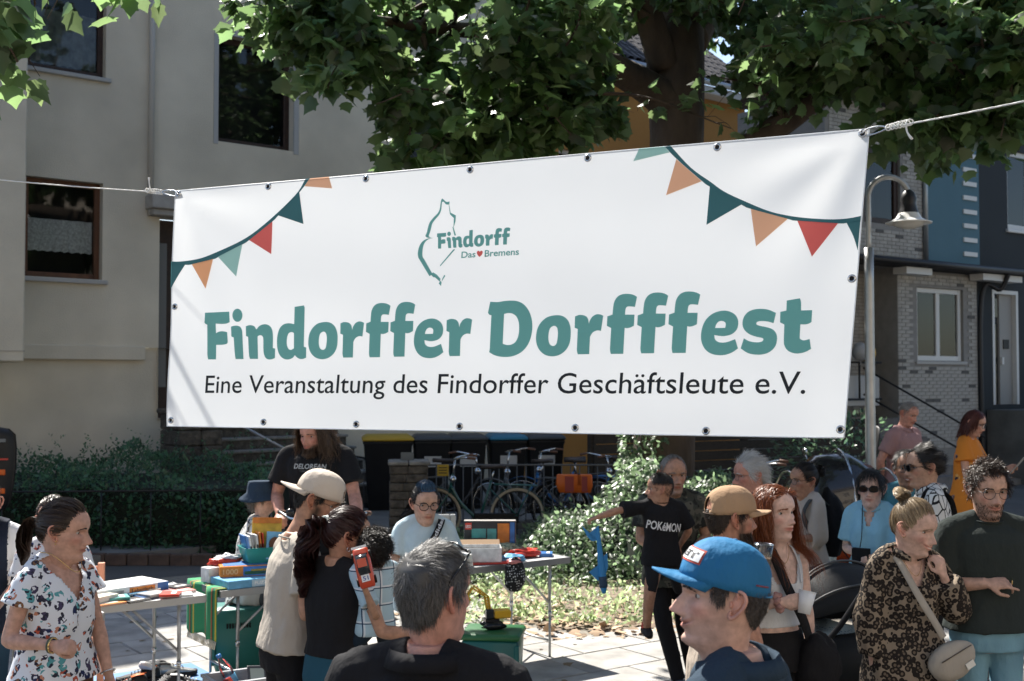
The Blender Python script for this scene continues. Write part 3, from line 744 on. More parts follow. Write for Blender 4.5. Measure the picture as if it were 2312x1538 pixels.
def print_text(J, obj, txt, xc, z, w, h, m, bold=.02, name='print', back=False, rot=0, cap=.729, lift=.004, font_shear=0):
 """lettering laid on the chest of a garment; reads left to right from the front"""
 bm = text_bm(txt, bold, font_shear); fit_bm(bm, -w / 2, w / 2, 0, h, cap)
 for q in np.arange(-w / 2, w / 2, .02): bmesh.ops.bisect_plane(bm, geom=bm.verts[:] + bm.edges[:] + bm.faces[:], plane_co=(q, 0, 0), plane_no=(1, 0, 0))
 sg = 1 if back else -1
 # smooth depth field over the print
 xs = np.linspace(-w / 2, w / 2, 7); zs = np.linspace(-.02, h + .02, 3)
 D = [np.array([surf_front(J, obj, xc + sg * x_, z + q, back, lift)[1] for x_ in xs]) for q in zs]
 D = [np.polyval(np.polyfit(xs, d, 2), xs) + np.max(d - np.polyval(np.polyfit(xs, d, 2), xs)) * .6 for d in D]
 cr, sr = cos(rot), sin(rot)
 for v in bm.verts:
  a, b_ = v.co.x * cr - v.co.y * sr, v.co.x * sr + v.co.y * cr
  yy = np.interp(b_, zs, [np.interp(a, xs, d) for d in D]); v.co = (xc + sg * a, yy, z + b_)
 me = bpy.data.meshes.new(name); bm.to_mesh(me); bm.free(); me.materials.append(m)
 return link(bpy.data.objects.new(name, me), obj)
# ------------------------------------------------------------------ the banner
# outlines of the print, in 1/10000 of the banner's width and height; a third number marks a corner point
GLYPH = {'F':[[(639,4762,1),(1081,4772,1),(1097,4333,1),(1039,4280),(957,4270),(843,4292,1),(857,3892,1),(910,3953),(975,3968),(1059,3928,1),(1080,3503,1),(1057,3437),(987,3405),(871,3405,1),(882,2800,1),(736,2805,1),(718,2991),(710,3263),(689,4262,1),(657,4291),(636,4342,1)]],'i':[[(1124,4145,1),(1171,4177),(1230,4181),(1284,4137),(1318,4027),(1333,3879),(1353,3368),(1378,2797,1),(1237,2802,1),(1213,3080),(1181,3694,1),(1138,3742,1)],[(1225,4881),(1271,4840),(1306,4738),(1321,4601),(1312,4466),(1282,4369),(1237,4336),(1191,4376),(1156,4478),(1141,4616),(1150,4751),(1181,4848)]],'n':[[(1389,4141,1),(1440,4185),(1498,4176),(1546,4119),(1577,3997,1),(1626,4140),(1693,4202),(1751,4198),(1810,4128),(1847,4006),(1871,3767),(1880,3232,1),(1920,3204,1),(1926,2826,1),(1875,2775),(1818,2769),(1765,2832),(1730,3006),(1716,3218),(1706,3617),(1687,3724),(1658,3761),(1623,3747),(1605,3708,1),(1633,2797,1),(1491,2801,1),(1468,3016),(1438,3707,1),(1400,3746,1)]],'d':[[(2218,4871,1),(2373,4918,1),(2386,4833),(2391,4702),(2406,3261,1),(2447,3228,1),(2455,2821,1),(2405,2771),(2349,2773),(2297,2840),(2263,2927,1),(2225,2816),(2159,2758),(2091,2776),(2026,2876),(1976,3075),(1947,3393),(1949,3736),(1982,4024),(2046,4178),(2135,4219),(2225,4176,1)],[(2228,3819,1),(2189,3858),(2145,3824),(2120,3700),(2113,3490),(2123,3305),(2155,3173),(2195,3145),(2240,3203,1)]],'o':[[(2738,4228),(2831,4187),(2905,4041),(2949,3806),(2963,3548),(2958,3240),(2916,2985),(2833,2808),(2726,2747),(2614,2816),(2532,3000),(2488,3236),(2476,3497),(2491,3782),(2541,4013),(2624,4176)],[(2718,3844),(2760,3792),(2780,3636),(2783,3429),(2774,3223),(2749,3134),(2711,3128),(2676,3202),(2656,3358),(2653,3565),(2668,3759)]],'r':[[(2995,4150,1),(3042,4198),(3096,4194),(3145,4147),(3177,4048),(3195,3873,1),(3203,3995),(3236,4133),(3288,4206),(3341,4194),(3380,4146,1),(3366,3615,1),(3313,3631),(3266,3583),(3237,3495),(3223,3407,1),(3229,2800,1),(3071,2800,1),(3055,2954),(3053,3159),(3046,3703,1),(3002,3746,1)]],'f':[[(3788,4776,1),(3771,4428,1),(3706,4450),(3670,4443),(3651,4369),(3649,4167,1),(3775,4158,1),(3779,3768,1),(3731,3708),(3689,3690),(3660,3707,1),(3668,2797,1),(3501,2798,1),(3487,2937),(3484,3140),(3480,3710,1),(3419,3790,1),(3416,4125,1),(3483,4184,1),(3483,4407),(3492,4635),(3530,4809),(3595,4892),(3679,4892),(3742,4848)]],'e':[[(4659,2953,1),(4598,2833),(4520,2750),(4431,2733),(4339,2786),(4264,2920),(4213,3133),(4191,3382),(4198,3680),(4236,3951),(4312,4144),(4409,4231),(4500,4217),(4583,4100),(4627,3925),(4636,3727),(4617,3557),(4561,3425),(4463,3373),(4355,3416,1),(4367,3287),(4398,3199),(4449,3159),(4519,3173),(4615,3267,1)],[(4358,3656,1),(4367,3769),(4394,3866),(4434,3888),(4470,3849),(4484,3774),(4481,3653,1)]],'D':[[(5315,4790,1),(5423,4768),(5517,4796),(5620,4803),(5714,4770),(5802,4655),(5872,4458),(5921,4217),(5948,3954),(5953,3646),(5932,3340),(5884,3082),(5806,2884),(5706,2769),(5613,2736),(5509,2752),(5422,2815),(5347,2921,1),(5353,3058),(5352,3250),(5346,4286,1),(5312,4313),(5293,4387,1)],[(5532,4319,1),(5586,4346),(5652,4321),(5712,4209),(5750,4016),(5764,3777),(5760,3515),(5729,3303),(5675,3199),(5610,3175),(5540,3222,1)]],'s':[[(9099,4071,1),(9080,3729,1),(9022,3783),(8952,3811),(8897,3801),(8875,3749),(8887,3687),(8930,3650),(9014,3596),(9078,3525),(9122,3389),(9139,3217),(9130,3009),(9097,2858),(9039,2746),(8964,2698),(8881,2703),(8796,2765),(8713,2913,1),(8741,3248,1),(8798,3162),(8862,3117),(8925,3108),(8965,3141),(8976,3207),(8958,3250),(8884,3298),(8806,3379),(8746,3508),(8714,3664),(8709,3857),(8731,4029),(8776,4151),(8844,4213),(8927,4221),(9010,4180)]],'t':[[(9212,4473,1),(9364,4533,1),(9381,4414),(9391,4129,1),(9519,4132,1),(9524,3742,1),(9492,3687),(9446,3666),(9397,3673,1),(9402,3279),(9411,3193),(9441,3150),(9474,3152),(9518,3189,1),(9546,2862,1),(9492,2776),(9433,2727),(9366,2720),(9303,2774),(9260,2861),(9233,2985),(9220,3137),(9209,3678,1),(9156,3754,1),(9148,4103,1),(9218,4139,1)]]}
HEADLINE = [('F', 0, 0), ('i', 0, 0), ('n', 0, 0), ('d', 0, 0), ('o', 0, 0), ('r', 0, 0), ('f', 0, 0), ('f', 390, 8), ('e', 0, 0), ('r', 1685, -3), ('D', 0, 0), ('o', 3539, -13), ('r', 3547, -5), ('f', 3567, -9), ('f', 3969, -4), ('f', 4372, -8), ('e', 4022, -39), ('s', 0, 0), ('t', 0, 0)]
LOGO = [[(4475,8734),(4490,8788),(4514,8740),(4556,8652),(4605,8657,1),(4604,8538,1),(4553,8556),(4516,8660),(4494,8659),(4487,8589),(4483,8361),(4456,8180),(4393,7992),(4356,7855),(4339,7643),(4311,7396,1),(4342,7334),(4386,7310,1),(4296,7335),(4257,7399,1),(4279,7539),(4296,7765),(4320,7933),(4367,8082),(4431,8242),(4459,8394),(4467,8593)],[(4386,7310,1),(4309,7270),(4255,7141),(4232,6944),(4234,6643),(4266,6509,1),(4402,5963,1),(4418,5995,1),(4478,5897,1),(4539,5733,1),(4533,5672,1),(4560,5603,1),(4555,5456,1),(4515,5566,1),(4534,5620,1),(4452,5800,1),(4423,5810,1),(4392,5893,1),(4365,5851,1),(4172,6580,1),(4157,6754),(4172,7010),(4219,7204),(4297,7301)],[(4601,8538,1),(4630,8226,1),(4712,8105,1),(4712,7893,1),(4696,7725,1),(4684,7676,1),(4732,7351,1),(4707,7349,1),(4671,7659,1),(4685,7727,1),(4684,8011,1),(4621,8165,1),(4596,8511,1)],[(4702,6826,1),(4732,6822,1),(4523,6213,1),(4514,6248,1)],[(4591,5878,1),(4610,5838,1),(4580,5714,1),(4560,5618,1),(4563,5716,1)]]
HEART = [[(5105,6675,1),(5084,6720),(5063,6681),(5065,6610),(5083,6538),(5106,6481,1),(5133,6545),(5149,6626),(5143,6697),(5122,6714)]]
LOGO_TEXT = [(4443,6890),(5505,6880),(4427,7471),(5544,7511),(4835,6482),(5681,6468),(4828,6729),(5044,6487),(5182,6482),(5681,6481),(5175,6734)]
BUNTING = [('dark',[(2270,10032,1),(2158,9534),(1928,8962),(1623,8339),(1311,7823),(989,7452),(660,7173),(409,7033),(152,6971),(-13,6993,1),(-16,6896,1),(241,6822),(353,6827),(732,6989),(831,7071),(1235,7530),(1354,7701),(1742,8394),(1840,8621),(2189,9527),(2343,10042,1)]),('peach',[(2343,10035,1),(2659,10032,1),(2726,9553,1),(2262,9736,1)]),('dark',[(2181,9518,1),(2278,8207,1),(1840,8632,1)]),('red',[(1747,8401,1),(1758,7066,1),(1354,7701,1)]),('mint',[(1243,7547,1),(1176,6214,1),(827,7080,1)]),('orange',[(736,7007,1),(626,5773,1),(348,6835,1)]),('dark',[(-12,6915,1),(241,6830,1),(-11,5826,1)]),('dark',[(7624,10029,1),(7912,9183),(8179,8623),(8354,8262),(8609,7889),(8915,7493),(9185,7276),(9447,7156),(9705,7085),(9869,7089),(9992,7139,1),(9992,6951,1),(9835,6935),(9734,6941),(9261,7107),(9148,7190),(8698,7608),(8579,7770),(8172,8464),(8066,8686),(7719,9538),(7556,10007,1)]),('mint',[(7228,10014,1),(7556,10007,1),(7627,9782,1),(7165,9579,1)]),('peach',[(7719,9526,1),(8066,8674,1),(7628,8274,1)]),('dark',[(8172,8472,1),(8579,7778,1),(8169,7153,1)]),('peach',[(8696,7609,1),(9151,7190,1),(8796,6324,1)]),('red',[(9261,7115,1),(9737,6948,1),(9463,5895,1)]),('dark',[(9835,6942,1),(9991,7006,1),(9987,6014,1),(9923,6493)])]
EYELETS = [(52, 9857), (1653, 9839), (3269, 9812), (4886, 9793), (6553, 9831), (8223, 9816), (9929, 9859), (74, 5062), (89, 248), (1802, 231), (3367, 198), (4982, 175), (6658, 192), (8368, 156), (9952, 266), (9943, 5116)]
SLOGAN = [(720, 1432), (9519, 1394), (705, 2191), (9496, 2157)]
B_TL, B_TR = Vector((-1.4208, 5.05, 2.9039)), Vector((1.1719, 3.9, 2.9283))
B_BL, B_BR = Vector((-1.4582, 5.07, 1.9089)), Vector((1.0712, 3.87, 1.9156))
B_N = (B_BR - B_BL).cross(B_TL - B_BL).normalized()      # towards the street and the camera
def banner_pt(u, v, lift=0.):
 p = (B_BL * (1 - u) + B_BR * u) * (1 - v) + (B_TL * (1 - u) + B_TR * u) * v
 w = .006 * sin(u * 9.0 + v * 1.5 + .6) + .0012 * sin(u * 21 - v * 4) * (1 - v) + .0018 * sin(u * 5 + v * 13)
 for cu, cv in ((0, 1), (1, 1)):                       # pull folds running out of the two hung corners
  du, dv = (u - cu) * 2.8, v - cv; r = sqrt(du * du + dv * dv); a = atan2(abs(dv), abs(du) + 1e-6)
  w += .0045 * math.exp(-((r - .28) / .22) ** 2) * sin(a * 9 + .5) + .003 * math.exp(-(r / .5) ** 2) * sin(a * 5)
 w += .003 * math.exp(-(u / .03) ** 2) * sin(v * 9) - .005 * math.exp(-((1 - u) / .03) ** 2) * (1 - v)
 return p + B_N * (w + lift)
def curve_fill(polys, name, cut=True):
 """fill closed outlines (with holes) in the banner plane, return bmesh in (u, v, 0)"""
 cu = bpy.data.curves.new(name, 'CURVE'); cu.dimensions = '2D'; cu.fill_mode = 'BOTH'
 for pl in polys:
  pts = []
  n = len(pl)
  for i in range(n):
   a, b, c, d = pl[i - 1], pl[i], pl[(i + 1) % n], pl[(i + 2) % n]
   B = np.array(b[:2], float); C = np.array(c[:2], float)
   bc = len(b) > 2; cc = len(c) > 2
   if bc and cc: pts.append(B); continue
   A = B - (C - B) if bc else np.array(a[:2], float); D_ = C + (C - B) if cc else np.array(d[:2], float)
   for t in (0, .25, .5, .75):
    pts.append(.5 * ((2 * B) + (-A + C) * t + (2 * A - 5 * B + 4 * C - D_) * t * t + (-A + 3 * B - 3 * C + D_) * t ** 3))
  sp = cu.splines.new('POLY'); sp.points.add(len(pts) - 1); sp.use_cyclic_u = True
  for k, p in enumerate(pts): sp.points[k].co = (p[0] / 10000 * 2.82, p[1] / 10000, 0, 1)
 o = bpy.data.objects.new(name, cu); COL.objects.link(o)
 dg = bpy.context.evaluated_depsgraph_get(); me = bpy.data.meshes.new_from_object(o.evaluated_get(dg))
 bpy.data.objects.remove(o); bpy.data.curves.remove(cu)
 bm = bmesh.new(); bm.from_mesh(me); bpy.data.meshes.remove(me); bm.faces.ensure_lookup_table(); bm.faces.index_update()
 return bm
def text_bm(txt, bold=0., shear=0.):
 cu = bpy.data.curves.new('txt', 'FONT'); cu.body = txt; cu.offset = bold; cu.shear = shear; cu.resolution_u = 4
 o = bpy.data.objects.new('txt', cu); COL.objects.link(o)
 dg = bpy.context.evaluated_depsgraph_get(); me = bpy.data.meshes.new_from_object(o.evaluated_get(dg))
 bpy.data.objects.remove(o); bpy.data.curves.remove(cu)
 bm = bmesh.new(); bm.from_mesh(me); bpy.data.meshes.remove(me); bm.faces.ensure_lookup_table(); bm.faces.index_update()
 return bm
def fit_bm(bm, x0, x1, y0, ycap, cap=None):
 """scale so the text runs from x0 to x1 and its capitals from y0 to ycap"""
 xs = [v.co.x for v in bm.verts]; a, b = min(xs), max(xs); cap = cap or .729
 for v in bm.verts:
  v.co.x = x0 + (v.co.x - a) / (b - a) * (x1 - x0); v.co.y = y0 + v.co.y / cap * (ycap - y0)
 return bm
def split_letters(bm):
 """one bmesh for every letter (pieces that overlap sideways, like an i and its dot, stay together)"""
 seen = set(); isl = []
 for f0 in bm.faces:
  if f0.index in seen: continue
  st = [f0]; seen.add(f0.index); cur = []
  while st:
   f = st.pop(); cur.append(f)
   for e in f.edges:
    for g in e.link_faces:
     if g.index not in seen: seen.add(g.index); st.append(g)
  xs = [v.co.x for f in cur for v in f.verts]; isl.append([min(xs), max(xs), cur])
 isl.sort(key=lambda q: q[0]); grp = []
 for a, b, fs in isl:
  if grp and (min(b, grp[-1][1]) - max(a, grp[-1][0])) > .6 * min(b - a, grp[-1][1] - grp[-1][0]): grp[-1][1] = max(b, grp[-1][1]); grp[-1][2] += fs
  else: grp.append([a, b, list(fs)])
 out = []
 for a, b, fs in grp:
  nb = bmesh.new(); mp = {}
  for f in fs:
   vs = []
   for v in f.verts:
    if v not in mp: mp[v] = nb.verts.new(v.co)
    vs.append(mp[v])
   nb.faces.new(vs)
  out.append(nb)
 bm.free(); return out
def banner_print(bm, name, m, parent, lift):
 for q in np.arange(.04, 2.82, .07): bmesh.ops.bisect_plane(bm, geom=bm.verts[:] + bm.edges[:] + bm.faces[:], plane_co=(q, 0, 0), plane_no=(1, 0, 0))
 for q in np.arange(.05, 1, .07): bmesh.ops.bisect_plane(bm, geom=bm.verts[:] + bm.edges[:] + bm.faces[:], plane_co=(0, q, 0), plane_no=(0, 1, 0))
 for v in bm.verts: v.co = banner_pt(v.co.x / 2.82, v.co.y, lift)
 bmesh.ops.recalc_face_normals(bm, faces=bm.faces[:])
 me = bpy.data.meshes.new(name); bm.to_mesh(me); bm.free(); me.materials.append(m)
 for p in me.polygons: p.use_smooth = True
 return link(bpy.data.objects.new(name, me), parent)
def banner_mat(name, col, tr):
 return mat(name, col, rough=.45, spec=.35, trans=tr, var=.015, vscale=2.5)
def build_banner():
 bn = thing('banner', 'large white festival banner with teal lettering and printed bunting hung on ropes', 'banner')
 mb = MB(); nu, nv = 96, 40
 vs = [banner_pt(i / nu, j / nv) for j in range(nv + 1) for i in range(nu + 1)]
 mb.add(vs, [(j * (nu + 1) + i, j * (nu + 1) + i + 1, (j + 1) * (nu + 1) + i + 1, (j + 1) * (nu + 1) + i) for j in range(nv) for i in range(nu)], True)
 cl = mb.build('cloth', banner_mat('banner_white', (.80, .83, .86), .43), bn)
 hem = MB()
 for (a, b) in (((0, 1), (1, 1)), ((1, 1), (1, 0)), ((1, 0), (0, 0)), ((0, 0), (0, 1))):
  hem.tube([banner_pt(a[0] + (b[0] - a[0]) * t, a[1] + (b[1] - a[1]) * t) for t in np.linspace(0, 1, 40)], .0022, 5)
 hem.build('hem', banner_mat('banner_white', (0, 0, 0), 0), bn)
 teal = banner_mat('print_teal', (.135, .41, .385), .42); ink = banner_mat('print_black', (.012, .015, .02), .2)
 pc = {'dark': banner_mat('print_dark_teal', (.035, .15, .17), .42), 'peach': banner_mat('print_peach', (.78, .42, .24), .45), 'orange': banner_mat('print_orange', (.82, .38, .16), .45),
          'red': banner_mat('print_red', (.70, .085, .07), .45), 'mint': banner_mat('print_mint', (.33, .58, .53), .45)}
 for g, du, dv in HEADLINE:
  bm = curve_fill([[(p[0] + du, p[1] + dv) + tuple(p[2:]) for p in pl] for pl in GLYPH[g]], 'letter')
  banner_print(bm, 'headline_letter', teal, bn, .0022)
 (x0, y0), (x1, y1), (_, y2), _ = SLOGAN
 bm = fit_bm(text_bm('Eine Veranstaltung des Findorffer Geschäftsleute e.V.', .004), x0 / 10000 * 2.82, x1 / 10000 * 2.82, .1412, .2175)
 for lb_ in split_letters(bm): banner_print(lb_, 'slogan_letter', ink, bn, .0022)
 lg = None
 for pl in LOGO:
  o = banner_print(curve_fill([pl], 'logo'), 'map_outline', teal, bn, .0022)
 # the small town name uses the headline's letters, drawn smaller
 x_a, x_b = .0636, .4105 - .0
 us = [p[0] + du for g, du, dv in HEADLINE[:8] for pl in GLYPH[g] for p in pl]; a, b = min(us), max(us)
 for g, du, dv in HEADLINE[:8]:
  bm = curve_fill([[(4440 + (p[0] + du - a) / (b - a) * 1095, 6885 + (p[1] + dv - 2800) / 1962 * 588) + tuple(p[2:]) for p in pl] for pl in GLYPH[g]], 'letter')
  banner_print(bm, 'town_letter', teal, bn, .0022)
 for q_ in split_letters(fit_bm(text_bm('Das', .018), .4832 * 2.82, .5045 * 2.82, .6485, .6730)): banner_print(q_, 'motto_letter', teal, bn, .0022)
 for q_ in split_letters(fit_bm(text_bm('Bremens', .018), .5180 * 2.82, .5681 * 2.82, .6482, .6734)): banner_print(q_, 'motto_letter', teal, bn, .0022)
 banner_print(curve_fill(HEART, 'heart'), 'printed_heart', pc['red'], bn, .0022)
 for k, (c, pl) in enumerate(BUNTING):
  banner_print(curve_fill([pl], 'flag'), 'printed_bunting_cord' if len(pl) > 12 else 'printed_pennant', pc[c], bn, .0018 if len(pl) > 12 else .0026)
 steel = mat('steel', (.55, .56, .58), .25, metal=1); dark = mat('eyelet_hole', (.01, .01, .012), .8)
 ex = (B_BR - B_BL).normalized(); ez = (B_TL - B_BL).normalized()
 for (u, v) in EYELETS:
  c = banner_pt(u / 10000, v / 10000, .004); m_ = MB(); m_.smooth = True
  rings = []
  for (r, h) in ((.0145, -.002), (.0135, .002), (.0105, .0035), (.0075, .002), (.007, -.002)):
   rings.append([c + (ex * cos(t) + ez * sin(t)) * r + B_N * h for t in np.linspace(0, 2 * pi, 18)[:-1]])
  m_.loft(rings, False); ey = m_.build('eyelet', steel, bn)
  h_ = MB(); h_.add([c + (ex * cos(t) + ez * sin(t)) * .0074 + B_N * -.0012 for t in np.linspace(0, 2 * pi, 13)[:-1]], [tuple(range(12))]); h_.build('eyelet_hole', dark, ey)
 # ropes, hooks and knots
 white = mat('rope_white', (.78, .78, .75), .8, bump=.3, bscale=300)
 def rope(name, label, p0, p1, side):
  t = thing(name, label, 'rope', p0)
  P0, P1 = Vector((0, 0, 0)), p1 - p0
  n = 60; L = P1.length
  for s in range(3):
   m_ = MB(); pts = []
   for k in range(int(L / .012)):
    q = k / (L / .012 - 1); w = P1.normalized(); a_ = w.cross(Vector((0, 0, 1))).normalized(); b_ = w.cross(a_)
    sag = -.03 * 4 * q * (1 - q)
    th = k * .55 + s * 2.094
    pts.append(P1 * q + Vector((0, 0, sag)) + (a_ * cos(th) + b_ * sin(th)) * .0014)
   m_.tube(pts, .0016, 4); m_.build('strand', white, t)
  m_ = MB(); rr = random.Random(side + 5)
  w = P1.normalized()
  for k in range(7):
   c = w * (.012 + .012 * k); m_.tube([c + Vector((.010 * cos(a + k), 0.004 * sin(a), .010 * sin(a + k))) + w * .004 * sin(a) for a in np.linspace(0, 6.2, 10)], .0024, 5)
  m_.tube([w * .07, w * .075 + Vector((0, 0, .03 * -side)), w * .085 + Vector((.006, 0, .055 * -side))], [.004, .003, .005], 5, 8); m_.build('knot', white, t)
  return t
 def hook(c, w):
  t = thing('carabiner', 'small steel snap hook joining the %s rope to the banner corner' % ('right' if w.x > 0 else 'left'), 'hook', c)
  m_ = MB(); L = .085
  path = [Vector((0, 0, 0)) + B_N * .012, w * .02 + Vector((0, 0, .012)), w * .06 + Vector((0, 0, .011)), w * L, w * .06 - Vector((0, 0, .008)), w * .02 - Vector((0, 0, .01)), -w * .012 - B_N * .004, B_N * .014 - w * .002]
  m_.tube(path, .0032, 6, 40); m_.build('ring', steel, t); return t
 lc = banner_pt(.0052, .9857); rc = banner_pt(.9929, .9859)
 wl_ = (at(0, 393, 5.4) - lc).normalized(); wr = (at(2312, 214, 3.55) - rc).normalized()
 hook(lc, wl_); hook(rc, wr)
 rope('rope', 'thin white rope holding the banner at its corner beside the beige house', lc + wl_ * .08, lc + wl_ * 2.75, -1)
 rope('rope', 'thin white rope holding the banner at its corner beside the street lamp', rc + wr * .08, rc + wr * 2.2, 1)
 return bn
# ------------------------------------------------------------------ ground
E_DIR = Vector((.815, .58, 0)); N_DIR = Vector((.58, -.815, 0))      # along the street, towards the camera's side
RZ = atan2(.58, .815)
def build_ground():
 asphalt = mat('asphalt', (.075, .073, .070), .9, var=.25, vscale=1.2, bump=.6, bscale=90)
 g = MB(); g.add([(-150, -60, 0), (150, -60, 0), (150, 240, 0), (-150, 240, 0)], [(0, 1, 2, 3)])
 go = struct(g.build('ground', asphalt))
 # pavement of concrete slabs, each its own piece
 pv = MB(); c0 = Vector((-1.0, 9.6, 0))
 def P(a, b, z): q = c0 + E_DIR * a - N_DIR * b; return (q.x, q.y, z)
 pv.add([P(-6.5, -3.4, .004), P(6.5, -3.4, .004), P(6.5, 4.2, .004), P(-6.5, 4.2, .004)], [(0, 1, 2, 3)])
 sand = mat('joint_sand', (.20, .18, .15), .95, var=.3, vscale=20)
 po = struct(pv.build('pavement', sand))
 rr = random.Random(4); meshes = []
 for k in range(5):
  t = (.30, .32, .34, .315, .33)[k]
  m = mat('slab_%d' % k, (t, t * .965, t * .91), .88, var=.34, vscale=3.2, bump=.5, bscale=120)
  b = MB(); j = [rr.uniform(-.004, .004) for _ in range(8)]; hx, hy = .345 - .004, .245 - .004
  b.add([(-hx + j[0], -hy + j[1], 0), (hx + j[2], -hy, 0), (hx, hy + j[3], 0), (-hx, hy + j[4], 0), (-hx + .006, -hy + .006, .014), (hx - .006, -hy + .006, .014), (hx - .006, hy - .006, .014), (-hx + .006, hy - .006, .014)],
              [(4, 5, 6, 7), (0, 1, 5, 4), (1, 2, 6, 5), (2, 3, 7, 6), (3, 0, 4, 7)])
  meshes.append(b.mesh('slab', m))
 n = 0
 for r in range(-5, 8):
  for c in range(-9, 10):
   a = c * .69 + (r % 2) * .345; bb = r * .49
   q = c0 + E_DIR * a - N_DIR * bb
   px = 1156 + q.x / q.y * 2700
   if q.y < 6.6 or not (-60 < px < 2400): continue
   if q.x > -.35 and q.y > 10.15: continue
   if q.y > 13.6: continue
   o = bpy.data.objects.new('slab', meshes[rr.randrange(5)]); link(o, po); n += 1
   o.location = (q.x, q.y, .005 + rr.uniform(0, .004)); o.rotation_euler = (rr.uniform(-.004, .004), rr.uniform(-.004, .004), RZ + rr.uniform(-.006, .006) + (pi if rr.random() < .5 else 0))
 # planted bed round the tree
 bed = MB(); pts = []
 for k in range(40):
  t = 2 * pi * k / 40; pts.append((1.25 + 2.35 * cos(t) + .12 * sin(5 * t), 13.0 + 2.95 * sin(t) + .1 * sin(7 * t)))
 bed.add([(x, y, .006) for x, y in pts] + [(1.25, 13, .10)], [(k, (k + 1) % 40, 40) for k in range(40)])
 struct(bed.build('planting_bed', mat('soil', (.20, .155, .115), .95, var=.4, vscale=14, bump=.8, bscale=60)))
 # far pavement strip with kerb along the houses
 kb = MB()
 def K(a, b, z): q = Vector((2.5, 19.5, 0)) + E_DIR * a - N_DIR * b; return Vector((q.x, q.y, z))
 kb.add([K(-14, -.6, .0), K(30, -.6, 0), K(30, -.6, .12), K(-14, -.6, .12), K(-14, 9, .12), K(30, 9, .12)], [(0, 1, 2, 3), (3, 2, 5, 4)])
 struct(kb.build('far_pavement', mat('far_paving', (.17, .165, .155), .9, var=.2, vscale=3, bump=.5, bscale=30)))
 # kerb stones at the edge of the hedge bed
 ke = thing('brick_edging', 'low reddish brick edging along the foot of the hedge', 'edging', (0, 0, 0))
 br = mat('edging_brick', (.085, .055, .042), .9, var=.3, vscale=9, bump=.5, bscale=80)
 b = MB(); b.box((0, 0, .065), (.235, .11, .13)); bme = b.build('brick', br, ke, bevel=.008); me = bme.data; bpy.data.objects.remove(bme)
 for k in range(26):
  o = bpy.data.objects.new('brick', me); link(o, ke); o.location = (-7.2 + .245 * k, 13.72 + rr.uniform(-.006, .006), rr.uniform(-.01, .006)); o.rotation_euler = (0, 0, rr.uniform(-.02, .02))
# ------------------------------------------------------------------ houses
def wall_holes(mb, x0, x1, z0, z1, holes, depth=.22, y=0.):
 """front sheet at y with rectangular openings, their reveals going back by depth"""
 xs = sorted(set([x0, x1] + [q for h in holes for q in h[:2]])); zs = sorted(set([z0, z1] + [q for h in holes for q in h[2:4]]))
 xs = [q for q in xs if x0 <= q <= x1]; zs = [q for q in zs if z0 <= q <= z1]
 for i in range(len(xs) - 1):
  for j in range(len(zs) - 1):
   cx, cz = (xs[i] + xs[i + 1]) / 2, (zs[j] + zs[j + 1]) / 2
   if any(h[0] < cx < h[1] and h[2] < cz < h[3] for h in holes): continue
   mb.add([(xs[i], y, zs[j]), (xs[i + 1], y, zs[j]), (xs[i + 1], y, zs[j + 1]), (xs[i], y, zs[j + 1])], [(0, 1, 2, 3)])
 for h in holes:
  a, b, c, d = h[:4]; e = y + depth
  mb.add([(a, y, c), (b, y, c), (b, y, d), (a, y, d), (a, e, c), (b, e, c), (b, e, d), (a, e, d)], [(0, 4, 5, 1), (1, 5, 6, 2), (2, 6, 7, 3), (3, 7, 4, 0)])
def window(par, x0, x1, z0, z1, y, frame, fw=.07, mull=(), trans=(), glass=None, curtain=None, sill=None, inner=.5):
 f = MB()
 f.box2((x0, y, z0), (x0 + fw, y + .07, z1)); f.box2((x1 - fw, y, z0), (x1, y + .07, z1)); f.box2((x0 + fw, y + .002, z0), (x1 - fw, y + .068, z0 + fw)); f.box2((x0 + fw, y + .002, z1 - fw), (x1 - fw, y + .068, z1))
 for m in mull: f.box2((m - fw * .6, y + .004, z0 + fw), (m + fw * .6, y + .066, z1 - fw))
 for t in trans: f.box2((x0 + fw, y + .006, t - .03), (x1 - fw, y + .064, t + .03))
 w = f.build('window', frame, par, bevel=.006)
 g = MB(); g.add([(x0 + fw, y + .035, z0 + fw), (x1 - fw, y + .035, z0 + fw), (x1 - fw, y + .035, z1 - fw), (x0 + fw, y + .035, z1 - fw)], [(0, 1, 2, 3)])
 g.build('pane', glass or glassmat('window_glass', (.75, .78, .78)), w)
 r = MB(); e = y + .07
 r.add([(x0, e, z0), (x1, e, z0), (x1, e, z1), (x0, e, z1), (x0, e + inner, z0), (x1, e + inner, z0), (x1, e + inner, z1), (x0, e + inner, z1)], [(4, 5, 6, 7), (0, 4, 5, 1), (1, 5, 6, 2), (2, 6, 7, 3), (3, 7, 4, 0)])
 r.build('room', mat('dark_room', (.018, .018, .017), .9), w)
 if curtain:
  c0, c1, ca, cb, cm = curtain; c = MB(); n = 60; vs = []
  for k in range(n + 1):
   x = ca + (cb - ca) * k / n; yy = e + .05 + .018 * sin(k * .9) + .01 * sin(k * 2.3); vs += [(x, yy, c0 + .02 * abs(sin(k * .8))), (x, yy, c1)]
  c.add(vs, [(2 * k, 2 * k + 2, 2 * k + 3, 2 * k + 1) for k in range(n)], True); c.build('curtain', cm, w)
 if sill:
  s = MB(); s.box2((x0 - .07, y - sill[0], z0 - .075), (x1 + .07, y + .03, z0 - .012)); s.build('sill', sill[1], w, bevel=.008)
 return w
